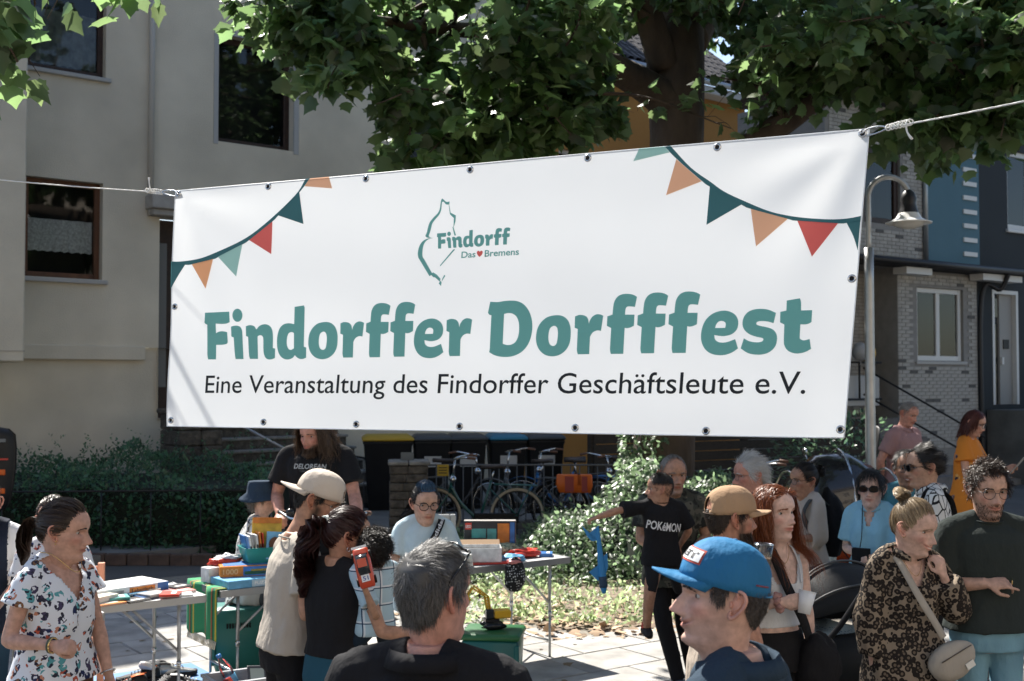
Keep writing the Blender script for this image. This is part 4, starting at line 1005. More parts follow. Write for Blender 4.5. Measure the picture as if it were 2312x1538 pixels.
def build_houses():
 # beige rendered house
 rz1 = atan2(.647, .763)
 h = thing('house', 'beige rendered house with brown wooden windows behind the hedge', 'house', (-6.707, 18.0, 0), rz1)
 ren = mat('render_beige', (.575, .52, .415), .95, var=.16, vscale=.8, bump=.35, bscale=55, bdist=.02)
 ren2 = mat('render_beige_base', (.42, .37, .30), .95, var=.10, vscale=.7, bump=.4, bscale=50, bdist=.02)
 w = MB()
 wins = [(-1.6, .53, 3.65, 5.14), (-1.6, .55, 6.78, 8.35), (2.43, 3.88, 6.05, 7.85), (5.93, 7.25, 6.05, 7.6), (1.45, 3.2, 1.5, 4.7)]
 wall_holes(w, -9, 8.5, 2.62, 9.9, wins, .24)
 wall_holes(w, -9, 8.5, 0, 2.62, [(1.45, 3.2, 1.5, 2.62)], .24, .05)
 w.add([(8.5, 0, 0), (8.5, 9, 0), (8.5, 9, 9.9), (8.5, 0, 9.9), (-9, 0, 0), (-9, 9, 0), (-9, 9, 9.9), (-9, 0, 9.9)], [(0, 1, 2, 3), (4, 7, 6, 5), (3, 2, 6, 7)])
 w.build('wall', ren, h)
 b = MB(); b.box2((-3.0, -.05, 2.42), (1.22, .02, 2.64)); b.build('base_ledge', ren, h, bevel=.01)
 b = MB(); b.box2((-5.5, -1.1, 2.36), (-.98, .0, 9.9)); b.build('oriel', ren, h, bevel=.02)
 b = MB(); b.box2((-5.48, -1.108, 2.5), (-.975, -1.0, 2.52)); b.build('oriel_groove', ren2, h)
 p = MB(); p.tube([(1.27, -.06, 4.7), (1.27, -.06, 9.9)], .045, 10); p.build('downpipe', mat('pipe_beige', (.42, .40, .36), .6), h)
 q = MB(); q.box2((1.2, -.30, 4.80), (3.6, .0, 5.02)); q.box2((1.24, -.24, 4.70), (3.55, -.002, 4.80)); q.build('door_hood', mat('stone_trim', (.34, .32, .29), .9, var=.15, vscale=6), h, bevel=.015)
 wood = mat('brown_wood', (.10, .040, .016), .55, var=.3, vscale=12, stretch=(1, 1, .15)); dwood = mat('dark_brown_wood', (.035, .018, .012), .55, var=.3, vscale=12)
 lace = mat('lace', (.80, .82, .80), .9, trans=.3, var=.3, vscale=30); sillm = mat('sill_grey', (.38, .37, .35), .6)
 window(h, -1.6, .53, 3.65, 5.14, .12, wood, .085, (-.6,), curtain=(4.05, 4.55, -1.5, .45, lace), sill=(.19, sillm))
 window(h, -1.6, .55, 6.78, 8.35, .12, dwood, .085, (-.6,), curtain=(6.9, 7.75, -1.5, .47, mat('net_curtain', (.20, .22, .21), .9, trans=.3, var=.4, vscale=9)), sill=(.19, sillm))
 window(h, 2.43, 3.88, 6.05, 7.85, .20, dwood, .10, (), sill=(.02, dwood))
 tr = MB()
 tr.box2((3.86, -.012, 6.0), (3.95, .02, 7.92)); tr.box2((2.36, -.012, 7.84), (3.86, .02, 7.92)); tr.box2((2.36, -.012, 6.0), (2.44, .02, 7.84)); tr.build('window_surround', mat('surround_grey', (.38, .375, .36), .8), h)
 d = MB(); d.box2((5.93, .06, 6.05), (7.0, .10, 7.6))
 sh = d.build('roller_shutter', mat('shutter_slate', (.035, .042, .05), .7, var=.1, vscale=3), h)
 for k in range(22):
  s_ = MB(); s_.box2((5.94, .045, 6.06 + .07 * k), (6.99, .06, 6.12 + .07 * k)); s_.build('slat', mat('shutter_slate', (0, 0, 0)), sh)
 d = MB(); d.box2((7.0, .05, 6.05), (7.25, .12, 7.6)); d.build('window_frame', dwood, h)
 # entrance: recessed door behind the banner, steps, pier, railings
 d = MB(); d.box2((1.45, .30, 1.5), (3.2, .36, 4.7)); d.build('door', dwood, h)
 d = MB(); d.box2((1.46, .1, 2.0), (1.62, .2, 4.3)); d.build('door_leaf', mat('grey_frame', (.13, .13, .125), .5), h)
 st = MB(); stone = mat('dark_stone', (.085, .075, .062), .95, var=.5, vscale=10, bump=1.0, bscale=25, bdist=.03); tread = mat('tread_stone', (.22, .21, .19), .9, var=.3, vscale=8, bump=.4, bscale=40)
 for k in range(6):
  s_ = MB(); y0 = -1.9 + .26 * k; z1 = .46 + .185 * k
  s_.box2((1.75, y0, 0), (4.4, y0 + (.3 if k < 5 else .62), z1 - .045)); ob = s_.build('step', stone, h)
  s_ = MB(); s_.box2((1.72, y0 - .03, z1 - .043), (4.43, y0 + .30, z1)); s_.build('tread', tread, ob, bevel=.01)
 for k in range(7):
  for j in range(2):
   s_ = MB(); s_.box2((1.02 + j * .34, -1.75, .23 * k), (1.02 + j * .34 + .332, -1.05, .23 * k + .222)); s_.build('stone', stone, h, bevel=.02)
 cpm = MB(); cpm.box2((.98, -1.8, 1.612), (1.74, -1.0, 1.69)); cpm.build('pier_cap', stone, h, bevel=.02)
 iron = mat('grey_iron', (.10, .10, .10), .5); pale = mat('pale_metal', (.40, .40, .40), .45, metal=.6)
 r_ = MB(); r_.tube([(1.80, -.9, 1.72), (3.15, -2.15, .75)], .022, 8); r_.build('handrail', pale, h)
 r_ = MB(); r_.tube([(2.6, -2.25, 1.15), (4.2, -2.25, .82)], .016, 6); r_.build('handrail', iron, h)
 for k in range(13):
  r_ = MB(); x = 2.65 + .12 * k; r_.tube([(x, -2.25, .1), (x, -2.25, 1.14 - .206 * (x - 2.6))], .008, 5); r_.build('baluster', iron, h)
 for k in range(9):
  r_ = MB(); x = 1.85 + .16 * k; r_.tube([(x, -.9, 1.40), (x, -.9, 2.2)], .008, 5); r_.build('baluster', iron, h)
 # orange house
 o = thing('house', 'orange rendered house with tiled roof seen between the plane tree branches', 'house', (-6.707 + .763 * 8.5, 18 + .647 * 8.5, 0), rz1)
 orm = mat('render_orange', (.40, .20, .055), .9, var=.07, vscale=.9, bump=.25, bscale=50)
 w = MB(); ws = [(1.55, 2.75, 5.2, 6.9), (4.6, 5.9, 5.2, 6.9), (.9, 2.6, 1.2, 3.6), (4.6, 6.0, 1.6, 3.6)]
 wall_holes(w, .02, 7.6, 0, 8.75, ws, .16); w.add([(7.6, 0, 0), (7.6, 9, 0), (7.6, 9, 8.75), (7.6, 0, 8.75), (.02, 9, 8.75), (.02, 0, 8.75)], [(0, 1, 2, 3), (3, 2, 4, 5)]); w.build('wall', orm, o)
 whf = mat('white_frame', (.62, .62, .60), .5)
 for a in ws: window(o, a[0], a[1], a[2], a[3], .08, whf, .08, ((a[0] + a[1]) / 2,))
 c = MB(); c.box2((-.05, -.42, 8.62), (7.7, .0, 8.80)); c.build('cornice', mat('cornice_white', (.50, .50, .48), .7), o, bevel=.02)
 gp = MB(); gp.tube([(-.05, -.47, 8.86), (7.7, -.47, 8.86)], .07, 10); gp.build('gutter', mat('zinc', (.32, .34, .36), .4, metal=.7), o)
 gp = MB(); gp.tube([(.12, -.09, 0), (.12, -.09, 8.5), (.12, -.4, 8.8)], .05, 10); gp.build('downpipe', mat('pipe_white', (.5, .5, .5), .5), o)
 tile = mat('dark_tile', (.055, .048, .047), .75, var=.35, vscale=7, bump=.3, bscale=40)
 def tiled_roof(par, x0, x1, y0, z0, run, rise, nx, ny, label='roof'):
  f = MB(); f.add([(x0, y0, z0), (x1, y0, z0), (x1, y0 + run, z0 + rise), (x0, y0 + run, z0 + rise), (x1, y0 + 2 * run, z0), (x0, y0 + 2 * run, z0)], [(0, 1, 2, 3), (3, 2, 4, 5)]); ro = f.build('roof', tile, par)
  t = MB(); L = sqrt(run * run + rise * rise); ang = atan2(rise, run)
  for j in range(ny):
   for i in range(nx):
    x = x0 + (x1 - x0) * (i + .5) / nx; q = (j + .5) / ny
    t.tube([(x, y0 + run * (q - .5 / ny), z0 + rise * (q - .5 / ny) + .045), (x, y0 + run * (q + .55 / ny), z0 + rise * (q + .55 / ny) + .03)], (x1 - x0) / nx * .46, 6, cap=False)
  to = t.build('roof_tiles', tile, ro); to['kind'] = 'stuff'
  return ro
 ro = tiled_roof(o, -.05, 7.7, -.4, 8.90, 4.6, 3.6, 34, 16)
 d = MB(); d.box2((2.0, .6, 9.4), (4.1, 3.0, 11.2)); d.build('dormer', mat('dormer_grey', (.20, .21, .21), .7), ro)
 d = MB(); d.box2((2.25, .58, 10.0), (3.85, .6, 11.0)); d.build('dormer_window', mat('teal_glass', (.10, .17, .17), .15), ro)
 # brick house and blue house
 bz = RZ; F1 = (8.57, 24.0, 0)
 k_ = thing('house', 'pale brick house with dark accent bricks behind the street lamp', 'house', F1, bz)
 mortar = mat('mortar_grey', (.235, .225, .21), .95, var=.1, vscale=6)
 w = MB(); wall_holes(w, -3.4, -.47, 4.3, 7.45, [(-2.3, -1.18, 5.13, 6.6)], .18)
 wall_holes(w, -3.4, -1.32, 0, 4.3, [(-3.1, -2.1, 1.2, 3.4)], .18, .75)
 wall_holes(w, -1.32, 1.30, 0, 4.25, [(-.70, .84, 2.50, 3.96)], .16, 0)
 w.add([(-1.32, 0, 0), (-1.32, .75, 0), (-1.32, .75, 4.3), (-1.32, 0, 4.3), (-3.4, 0, 0), (-3.4, 2.2, 0), (-3.4, 2.2, 7.45), (-3.4, 0, 7.45), (-3.4, .75, 4.3), (-1.32, .75, 4.3), (-1.32, 0, 4.3), (-3.4, 0, 4.3)], [(0, 3, 2, 1), (4, 7, 6, 5), (8, 9, 10, 11)])
 wall = w.build('wall', mortar, k_)
 pale_b = mat('brick_pale', (.36, .345, .315), .9, var=.2, vscale=5, bump=.4, bscale=60); dark_b = mat('brick_dark', (.10, .098, .095), .85, var=.2, vscale=5)
 rr = random.Random(11)
 bl, bh = .242, .071
 def brick_mesh(L, m):
  b_ = MB(); b_.box((0, -.007, 0), (L, .014, bh - .012)); me = b_.mesh('brick', m); return me
 full = [brick_mesh(bl - .012, pale_b), brick_mesh(bl - .012, dark_b)]
 rest = MB(); parts = 0
 regions = [(-1.32, 1.30, .75, 4.25, 0, [(-.74, .88, 2.40, 4.0)]), (-3.3, -.50, 4.45, 7.45, 0, [(-2.36, -1.12, 5.05, 6.66)]), (-3.6, -1.33, .75, 4.25, .75, [(-3.15, -2.05, 1.1, 3.45)])]
 cand = []
 for ri, (x0, x1, z0, z1, yy, holes) in enumerate(regions):
  nr = int((z1 - z0) / bh)
  for r in range(nr):
   z = z0 + bh * (r + .5); x = x0 - (bl / 2 if r % 2 else 0)
   while x < x1 - .03:
    a, b_ = max(x, x0), min(x + bl, x1); x += bl
    if b_ - a < .05: continue
    cx = (a + b_) / 2
    if any(hh[0] < b_ - .02 and hh[1] > a + .02 and hh[2] < z + .02 and hh[3] > z - .02 for hh in holes): continue
    dk = rr.random() < (.055 if ri == 0 else .03)
    cand.append((ri, cx, z, yy, b_ - a, dk))
 for (ri, cx, z, yy, L, dk) in cand:
  d0 = abs(L - bl) < 1e-6
  if d0 and parts < 296 and (dk or (ri == 0 and 1.0 < z < 3.4)):
   ob = bpy.data.objects.new('brick', full[1 if dk else 0]); link(ob, wall); ob.location = (cx, yy - .001 - rr.uniform(0, .003), z); parts += 1
  else: rest.cur = 0; rest.box((cx, yy - .007, z), (L - .012, .014, bh - .012))
 ro_ = rest.build('brickwork', pale_b, wall); ro_['kind'] = 'stuff'
 window(k_, -.70, .84, 2.50, 3.96, .06, whf, .10, (.07,), sill=(.10, sillm), inner=1.2, glass=glassmat('window_glass', (0, 0, 0)))
 window(k_, -2.3, -1.18, 5.13, 6.6, .06, dwood, .12)
 d = MB(); d.box2((-3.1, .85, 1.2), (-2.1, .9, 3.4)); d.build('door', dwood, k_)
 e = MB(); e.box2((-1.3, .03, 4.06), (1.3, 2.0, 4.29)); e.build('sun_block_ceiling', mortar, k_)  # unseen, added to stop sun leaking onto the soffit
 roofm = mat('tar_paper', (.025, .025, .027), .8, var=.2, vscale=4)
 e = MB(); e.box2((-3.4, -.45, 4.30), (2.6, .0, 4.44)); e.build('porch_roof', roofm, k_, bevel=.02)
 e = MB(); e.box2((-1.5, -.36, 4.16), (-1.1 + .4, -.05, 4.29)); e.build('soffit', whf, k_); e = MB(); e.box2((1.0, -.36, 4.16), (2.4, -.05, 4.29)); e.build('soffit', whf, k_)
 e = MB(); e.tube([(-3.4, -.50, 4.36), (2.6, -.50, 4.36)], .06, 10); e.build('gutter', mat('black_gutter', (.02, .02, .022), .5), k_)
 e = MB(); e.tube([(1.75, -.45, 4.3), (1.7, -.3, 4.0), (1.36, -.07, 3.75), (1.36, -.07, 0)], .05, 10, 30); e.build('downpipe', mat('black_gutter', (0, 0, 0)), k_)
 e = MB(); e.tube([(-.47, -.06, 4.45), (-.47, -.06, 7.4)], .05, 10); e.build('downpipe', mat('zinc', (0, 0, 0)), k_)
 e = MB(); e.tube([(-3.4, -.42, 7.52), (-.45, -.42, 7.52)], .065, 10); e.build('gutter', mat('zinc', (0, 0, 0)), k_)
 e = MB(); e.box2((-3.4, -.38, 7.40), (-.45, .0, 7.50)); e.build('eaves', roofm, k_)
 tiled_roof(k_, -3.4, -.45, -.36, 7.58, 1.3, 1.5, 13, 6)
 # porch balcony: white panel, black rails, balloons are things of their own
 e = MB(); e.box2((-2.75, .2, 1.62), (-1.62, .26, 2.2)); e.build('balcony_panel', mat('panel_white', (.42, .42, .41), .7), k_, bevel=.01)
 blk = mat('black_iron', (.012, .012, .013), .5)
 for pts in ([(-3.2, .1, 2.45), (-1.7, .1, 2.45)], [(-2.35, .1, 1.75), (-2.35, .1, 2.45)], [(-2.9, .1, 1.75), (-2.9, .1, 2.45)], [(-2.3, .05, 2.35), (-.9, -1.6, 1.05)], [(-2.3, .05, 1.85), (-1.0, -1.6, .6)], [(-3.2, .1, 1.75), (-1.7, .1, 1.75)]):
  e = MB(); e.tube(pts, .022, 6); e.build('porch_rail', blk, k_)
 for k in range(8):
  e = MB(); e.box2((-2.6, -1.7 + .2 * k, 0), (-1.4, -1.5 + .2 * k, .2 + .17 * k)); e.build('step', mat('far_step', (.14, .13, .125), .9, var=.2, vscale=6), k_)
 # unseen terrace added behind the viewer: shades the street, bounces light, shows in panes
 n_ = thing('house', 'long pale terrace added behind the viewer to shade the street and fill the window panes', 'house', (0, -15, 0), RZ)
 w = MB(); hs_ = [(x, x + 1.4, z, z + 1.7) for x in range(-27, 27, 4) for z in (1.2, 4.4, 7.4)]; wall_holes(w, -30, 30, 0, 10.5, hs_, .2); w.build('wall', mat('terrace_render', (.46, .39, .31), .9, var=.2, vscale=2, bump=.3, bscale=30), n_); n_.rotation_euler = (0, 0, RZ + pi)
 for hh in hs_: window(n_, *hh, .1, whf, .09, ((hh[0] + hh[1]) / 2,))
 w = MB(); w.add([(-30, -.4, 10.4), (30, -.4, 10.4), (30, 4, 14.5), (-30, 4, 14.5), (30, 8.4, 10.4), (-30, 8.4, 10.4)], [(0, 1, 2, 3), (3, 2, 4, 5)]); w.build('roof', tile, n_)
 u = thing('house', 'blue house with a column of white bars and a white front door', 'house', F1, bz)
 blue = mat('render_blue', (.085, .165, .205), .9, var=.06, vscale=1, bump=.2, bscale=50); navy = mat('render_navy', (.030, .036, .040), .9, var=.08, vscale=1, bump=.2, bscale=50)
 w = MB(); wall_holes(w, -.40, 1.42, 4.46, 9.5, [], .2, -.012); w.build('wall', blue, u)
 w = MB(); wall_holes(w, 1.425, 6.5, 4.46, 9.5, [(2.5, 4.3, 5.35, 7.05)], .2, .02); wall_holes(w, 1.31, 6.5, 0, 4.455, [(1.9, 2.85, 1.6, 4.02)], .3, .03); w.build('wall', navy, u)
 e = MB(); e.box2((-.4, 1.8, 0), (6.5, 2.0, 9.5)); e.build('sun_block_wall', navy, u); e = MB(); e.box2((-.4, .05, 9.3), (6.5, 1.8, 9.5)); e.build('sun_block_roof', navy, u)  # unseen back and top, added to stop sun leaking through the house
 for k in range(8):
  e = MB(); e.box2((.84, -.045, 6.70 - .291 * k), (1.30, -.014, 6.79 - .291 * k)); e.build('white_bar', whf, u)
 window(u, 2.5, 4.3, 5.35, 7.05, .08, whf, .11, (3.4,), sill=(.12, whf))
 e = MB(); e.box2((1.9, .02, 1.6), (1.98, .2, 4.02)); e.box2((2.77, .02, 1.6), (2.85, .2, 4.02)); e.box2((1.98, .022, 3.94), (2.77, .198, 4.02)); df = e.build('door_frame', whf, u)
 e = MB(); e.box2((2.30, .12, 1.6), (2.77, .18, 3.94)); do = e.build('door', mat('door_grey', (.30, .29, .27), .6), u)
 e = MB(); e.box2((2.0, .16, 1.6), (2.28, .2, 3.3)); e.build('side_light', mat('dark_glass', (.01, .012, .012), .08), u)
 e = MB(); e.box2((2.05, .13, 3.45), (2.25, .17, 3.85)); e.build('top_light', mat('dark_glass', (0, 0, 0)), u)
 e = MB(); e.box2((2.42, .10, 2.78), (2.62, .12, 2.98)); e.build('name_plate', mat('black_iron', (0, 0, 0)), do)
 e = MB(); e.box2((2.33, .08, 2.45), (2.40, .12, 2.60)); e.build('letter_slot', whf, do)
 conc = mat('dark_concrete', (.12, .122, .118), .9, var=.3, vscale=2, bump=.3, bscale=30)
 e = MB(); e.box2((1.62, -1.15, 0), (6.5, .0, 1.50)); e.build('terrace', conc, u)
 rail = mat('white_rail', (.45, .46, .46), .5)
 for z in (1.75, 2.02, 2.31):
  e = MB(); e.tube([(1.72, -1.05, z), (6.4, -1.05, z)], .02, 6); e.build('terrace_rail', rail, u)
 for x in (1.72, 2.5, 3.3):
  e = MB(); e.tube([(x, -1.05, 1.5), (x, -1.05, 2.31)], .022, 6); e.build('rail_post', rail, u)
 # flower pots and balloons on the terrace and porch
 M1 = Matrix.Translation(F1) @ Matrix.Rotation(bz, 4, 'Z')
 for k, (x, dx) in enumerate(((2.15, 0), (2.85, 0))):
  p = M1 @ Vector((x, -.75, 1.50)); t = thing('flower_pot', ('small pale flower pot with a leafy plant beside the white front door' if k == 0 else 'small pale flower pot with a leafy plant at the terrace rail post'), 'flower pot', p, 0)
  m_ = MB(); m_.lathe([(.10, 0), (.14, .22), (.155, .22), (.155, .26), (.13, .26)], 16, cap=True); m_.build('pot', mat('pot_pale', (.40, .38, .35), .7), t)
  leaf_cloud(t, 'foliage', 90, (0, 0, .40), (.14, .14, .16), .07, 'pot_leaf', (.05, .09, .05))
 for k, (x, z, c, nm) in enumerate(((-2.45, 2.62, (.42, .42, .42), 'white'), (-2.22, 2.60, (.62, .36, .03), 'yellow'))):
  p = M1 @ Vector((x, .0, z - .14)); t = thing('balloon', '%s balloon tied to the porch rail of the brick house' % nm, 'balloon', p)
  m_ = MB(); m_.ellipsoid((0, 0, .17), (.15, .15, .18), 20, 14); m_.build('skin', mat('balloon_' + nm, c, .3, trans=.25), t)
  m_ = MB(); m_.tube([(0, 0, 0), (.02, .02, -.05), (0, .05, -.08)], .006, 5); m_.build('string', whf, t)
# ------------------------------------------------------------------ leaves
LEAF = [(0, 0), (.20, -.04), (.36, .08), (.50, .13), (.43, .29), (.53, .50), (.36, .53), (.24, .68), (.13, .80), (0, 1.0), (-.13, .80), (-.24, .68), (-.36, .53), (-.53, .50), (-.43, .29), (-.50, .13), (-.36, .08), (-.20, -.04)]
def leaf_mesh(name, P, D, Nn, S, cols, m, shape=None, fold=.12):
 """P base points, D pointing dirs, Nn normals, S sizes -> one mesh of lobed leaves"""
 sh = np.array(shape if shape is not None else LEAF); n = len(P); k = len(sh)
 D = D / (np.linalg.norm(D, axis=1, keepdims=True) + 1e-9); W = np.cross(D, Nn); W /= np.linalg.norm(W, axis=1, keepdims=True) + 1e-9; N2 = np.cross(W, D)
 x = sh[:, 0][None, :, None]; y = sh[:, 1][None, :, None]
 bend = RNG.normal(0, .12, (n, 1, 1))
 V = P[:, None] + S[:, None, None] * (W[:, None] * x + D[:, None] * y + N2[:, None] * (-fold * np.abs(x) * 1.6 + bend * y * y - .10 * y * y))
 C = P[:, None] + S[:, None, None] * (D[:, None] * .38)
 V = np.concatenate([C, V], 1).reshape(-1, 3); b = np.arange(n)[:, None, None] * (k + 1)
 tri = np.array([(0, 1 + i, 1 + (i + 1) % k) for i in range(k)])[None]
 F = (tri + b).reshape(-1, 3)
 me = bpy.data.meshes.new(name); me.vertices.add(len(V)); me.vertices.foreach_set('co', V.astype(np.float32).ravel())
 me.loops.add(len(F) * 3); me.loops.foreach_set('vertex_index', F.astype(np.int32).ravel())
 me.polygons.add(len(F)); me.polygons.foreach_set('loop_start', np.arange(len(F), dtype=np.int32) * 3); me.polygons.foreach_set('loop_total', np.full(len(F), 3, np.int32))
 me.update(calc_edges=True); me.materials.append(m)
 vcol_set(me, np.repeat(cols, k + 1, 0))
 return me
def leafmat(name, tr=.38, rough=.42):
 return mat(name, (.05, .1, .03), rough=rough, spec=.5, vcol='Col', trans=tr, tval=8.5)
OVAL = [(0, 0), (.20, .25), (.24, .55), (0, 1), (-.24, .55), (-.20, .25)]
def leaf_cloud(par, name, n, c, r, size, mname, col, shape=OVAL, up=.5, var=.35, tr=.35, top=False, kind=None):
 d = RNG.normal(0, 1, (n, 3)); d /= np.linalg.norm(d, axis=1, keepdims=True); q = RNG.uniform(.25, 1, (n, 1)) ** .5
 if top: d[:, 2] = np.abs(d[:, 2])
 P = np.array(c) + d * q * np.array(r); D = d + RNG.normal(0, .5, (n, 3)); N = RNG.normal(0, .5, (n, 3)) + np.array((0, 0, up)) + d * .3
 cols = np.array(col) * (1 + RNG.normal(0, var, (n, 1))).clip(.4, 1.8) * (1 + RNG.normal(0, .08, (n, 3)))
 me = leaf_mesh(name, P, D, N, size * (1 + RNG.normal(0, .25, n)).clip(.5, 1.7), cols, leafmat(mname, tr), shape)
 o = link(bpy.data.objects.new(name, me), par)
 if kind: o['kind'] = kind
 return o
def in_corridor(P, margin=.25):
 """True where a point would throw its shadow on the banner"""
 sdv = np.array(SUN_DIR); out = np.zeros(len(P), bool)
 n = np.array(B_N); o = np.array(B_BL); ex = np.array(B_BR - B_BL); ez = np.array(B_TL - B_BL)
 t = ((P - o) @ n) / (sdv @ n); Q = P - sdv[None] * t[:, None] - o
 u = Q @ ex / (ex @ ex); v = Q @ ez / (ez @ ez)
 return (t > 0) & (u > -margin * .4) & (u < 1 + margin * .4) & (v > -margin) & (v < 1 + margin)
def build_tree(name_label, trunk, limbs, tips, seed, leafn=15, twigs=13, avoid=None, size=.15, col=(.032, .056, .015), bark=None, spread=.55):
 rr = np.random.default_rng(seed)
 t = thing('plane_tree', name_label, 'tree', tuple(trunk[0][0]))
 o0 = np.array(trunk[0][0], float)
 tm = MB(); P = [np.array(p) - o0 for p, r in trunk]; tm.tube(P, [r for p, r in trunk], 20, 40); to = tm.build('trunk', bark, t)
 skel = []
 for L in limbs:
  lm = MB(); pts = [np.array(p, float) - o0 for p, r in L]; lm.tube(pts, [r for p, r in L], 10, 20); lm.build('limb', bark, t)
  C = catmull(np.column_stack([np.array([p for p, r in L], float), [r for p, r in L]]), 16); skel += [tuple(q) for q in C[5:]]
 skel = np.array(skel)
 bm_ = MB(); LP, LD, LN, LS = [], [], [], []
 for tip in tips:
  tip = np.array(tip, float)
  d = np.linalg.norm(skel[:, :3] - tip, axis=1) + .4 * np.maximum(0, skel[:, 2] - tip[2] - .5); i = np.argmin(d); a = skel[i, :3]
  mid = (a + tip) / 2 + rr.normal(0, .12, 3) + np.array((0, 0, .12 * np.linalg.norm(tip - a)))
  C = catmull(np.array([a, mid, tip]), 14); r0 = min(skel[i, 3] * .6, .045)
  bm_.tube(C - o0, np.linspace(r0, .006, 14), 5)
  L = np.linalg.norm(tip - a)
  for k in range(twigs):
   u = rr.uniform(max(.15, 1 - 1.5 / max(L, .1)), 1.0); p = C[min(13, int(u * 13))]
   dr = rr.normal(0, 1, 3) * np.array((1, 1, .55)) + (tip - a) / (L + .01) * .9; dr /= np.linalg.norm(dr)
   tl = rr.uniform(.25, spread)
   e = p + dr * tl + np.array((0, 0, -.16 * tl)); m_ = (p + e) / 2 + np.array((0, 0, .05))
   if k % 2 == 0: bm_.tube([p - o0, m_ - o0, e - o0], [.006, .004, .002], 3)
   q = rr.uniform(.2, 1.05, leafn)[:, None]
   base = p * (1 - q) ** 2 + 2 * m_ * q * (1 - q) + e * q ** 2 + rr.normal(0, .05, (leafn, 3))
   LP.append(base); LD.append(rr.normal(0, .55, (leafn, 3)) + dr * .5 + np.array((0, 0, -.55))); LN.append(rr.normal(0, .45, (leafn, 3)) + np.array((0, -.15, .9))); LS.append(size * (1 + rr.normal(0, .25, leafn)).clip(.45, 1.5))
 bm_.build('branches', bark, t)['kind'] = 'stuff'
 LP, LD, LN, LS = np.vstack(LP), np.vstack(LD), np.vstack(LN), np.concatenate(LS)
 if avoid is not None:
  ok = ~avoid(LP); LP, LD, LN, LS = LP[ok], LD[ok], LN[ok], LS[ok]
 n = len(LP); cols = np.array(col) * (1 + rr.normal(0, .28, (n, 1))).clip(.45, 1.7) * (1 + rr.normal(0, .07, (n, 3)))
 cr = link(bpy.data.objects.new('crown', leaf_mesh('crown', LP - o0, LD, LN, LS, cols, leafmat('plane_leaf'))), t); cr['kind'] = 'stuff'
 return t
def trunk_gap(P):
 """the lower trunk and the fork stay nearly bare of leaves"""
 x = P[:, 0] - (.137 * P[:, 1]); return (np.abs(x) < .55) & (P[:, 2] < 6.0) & (P[:, 1] < 15.5) & (RNG.uniform(0, 1, len(P)) < .88)
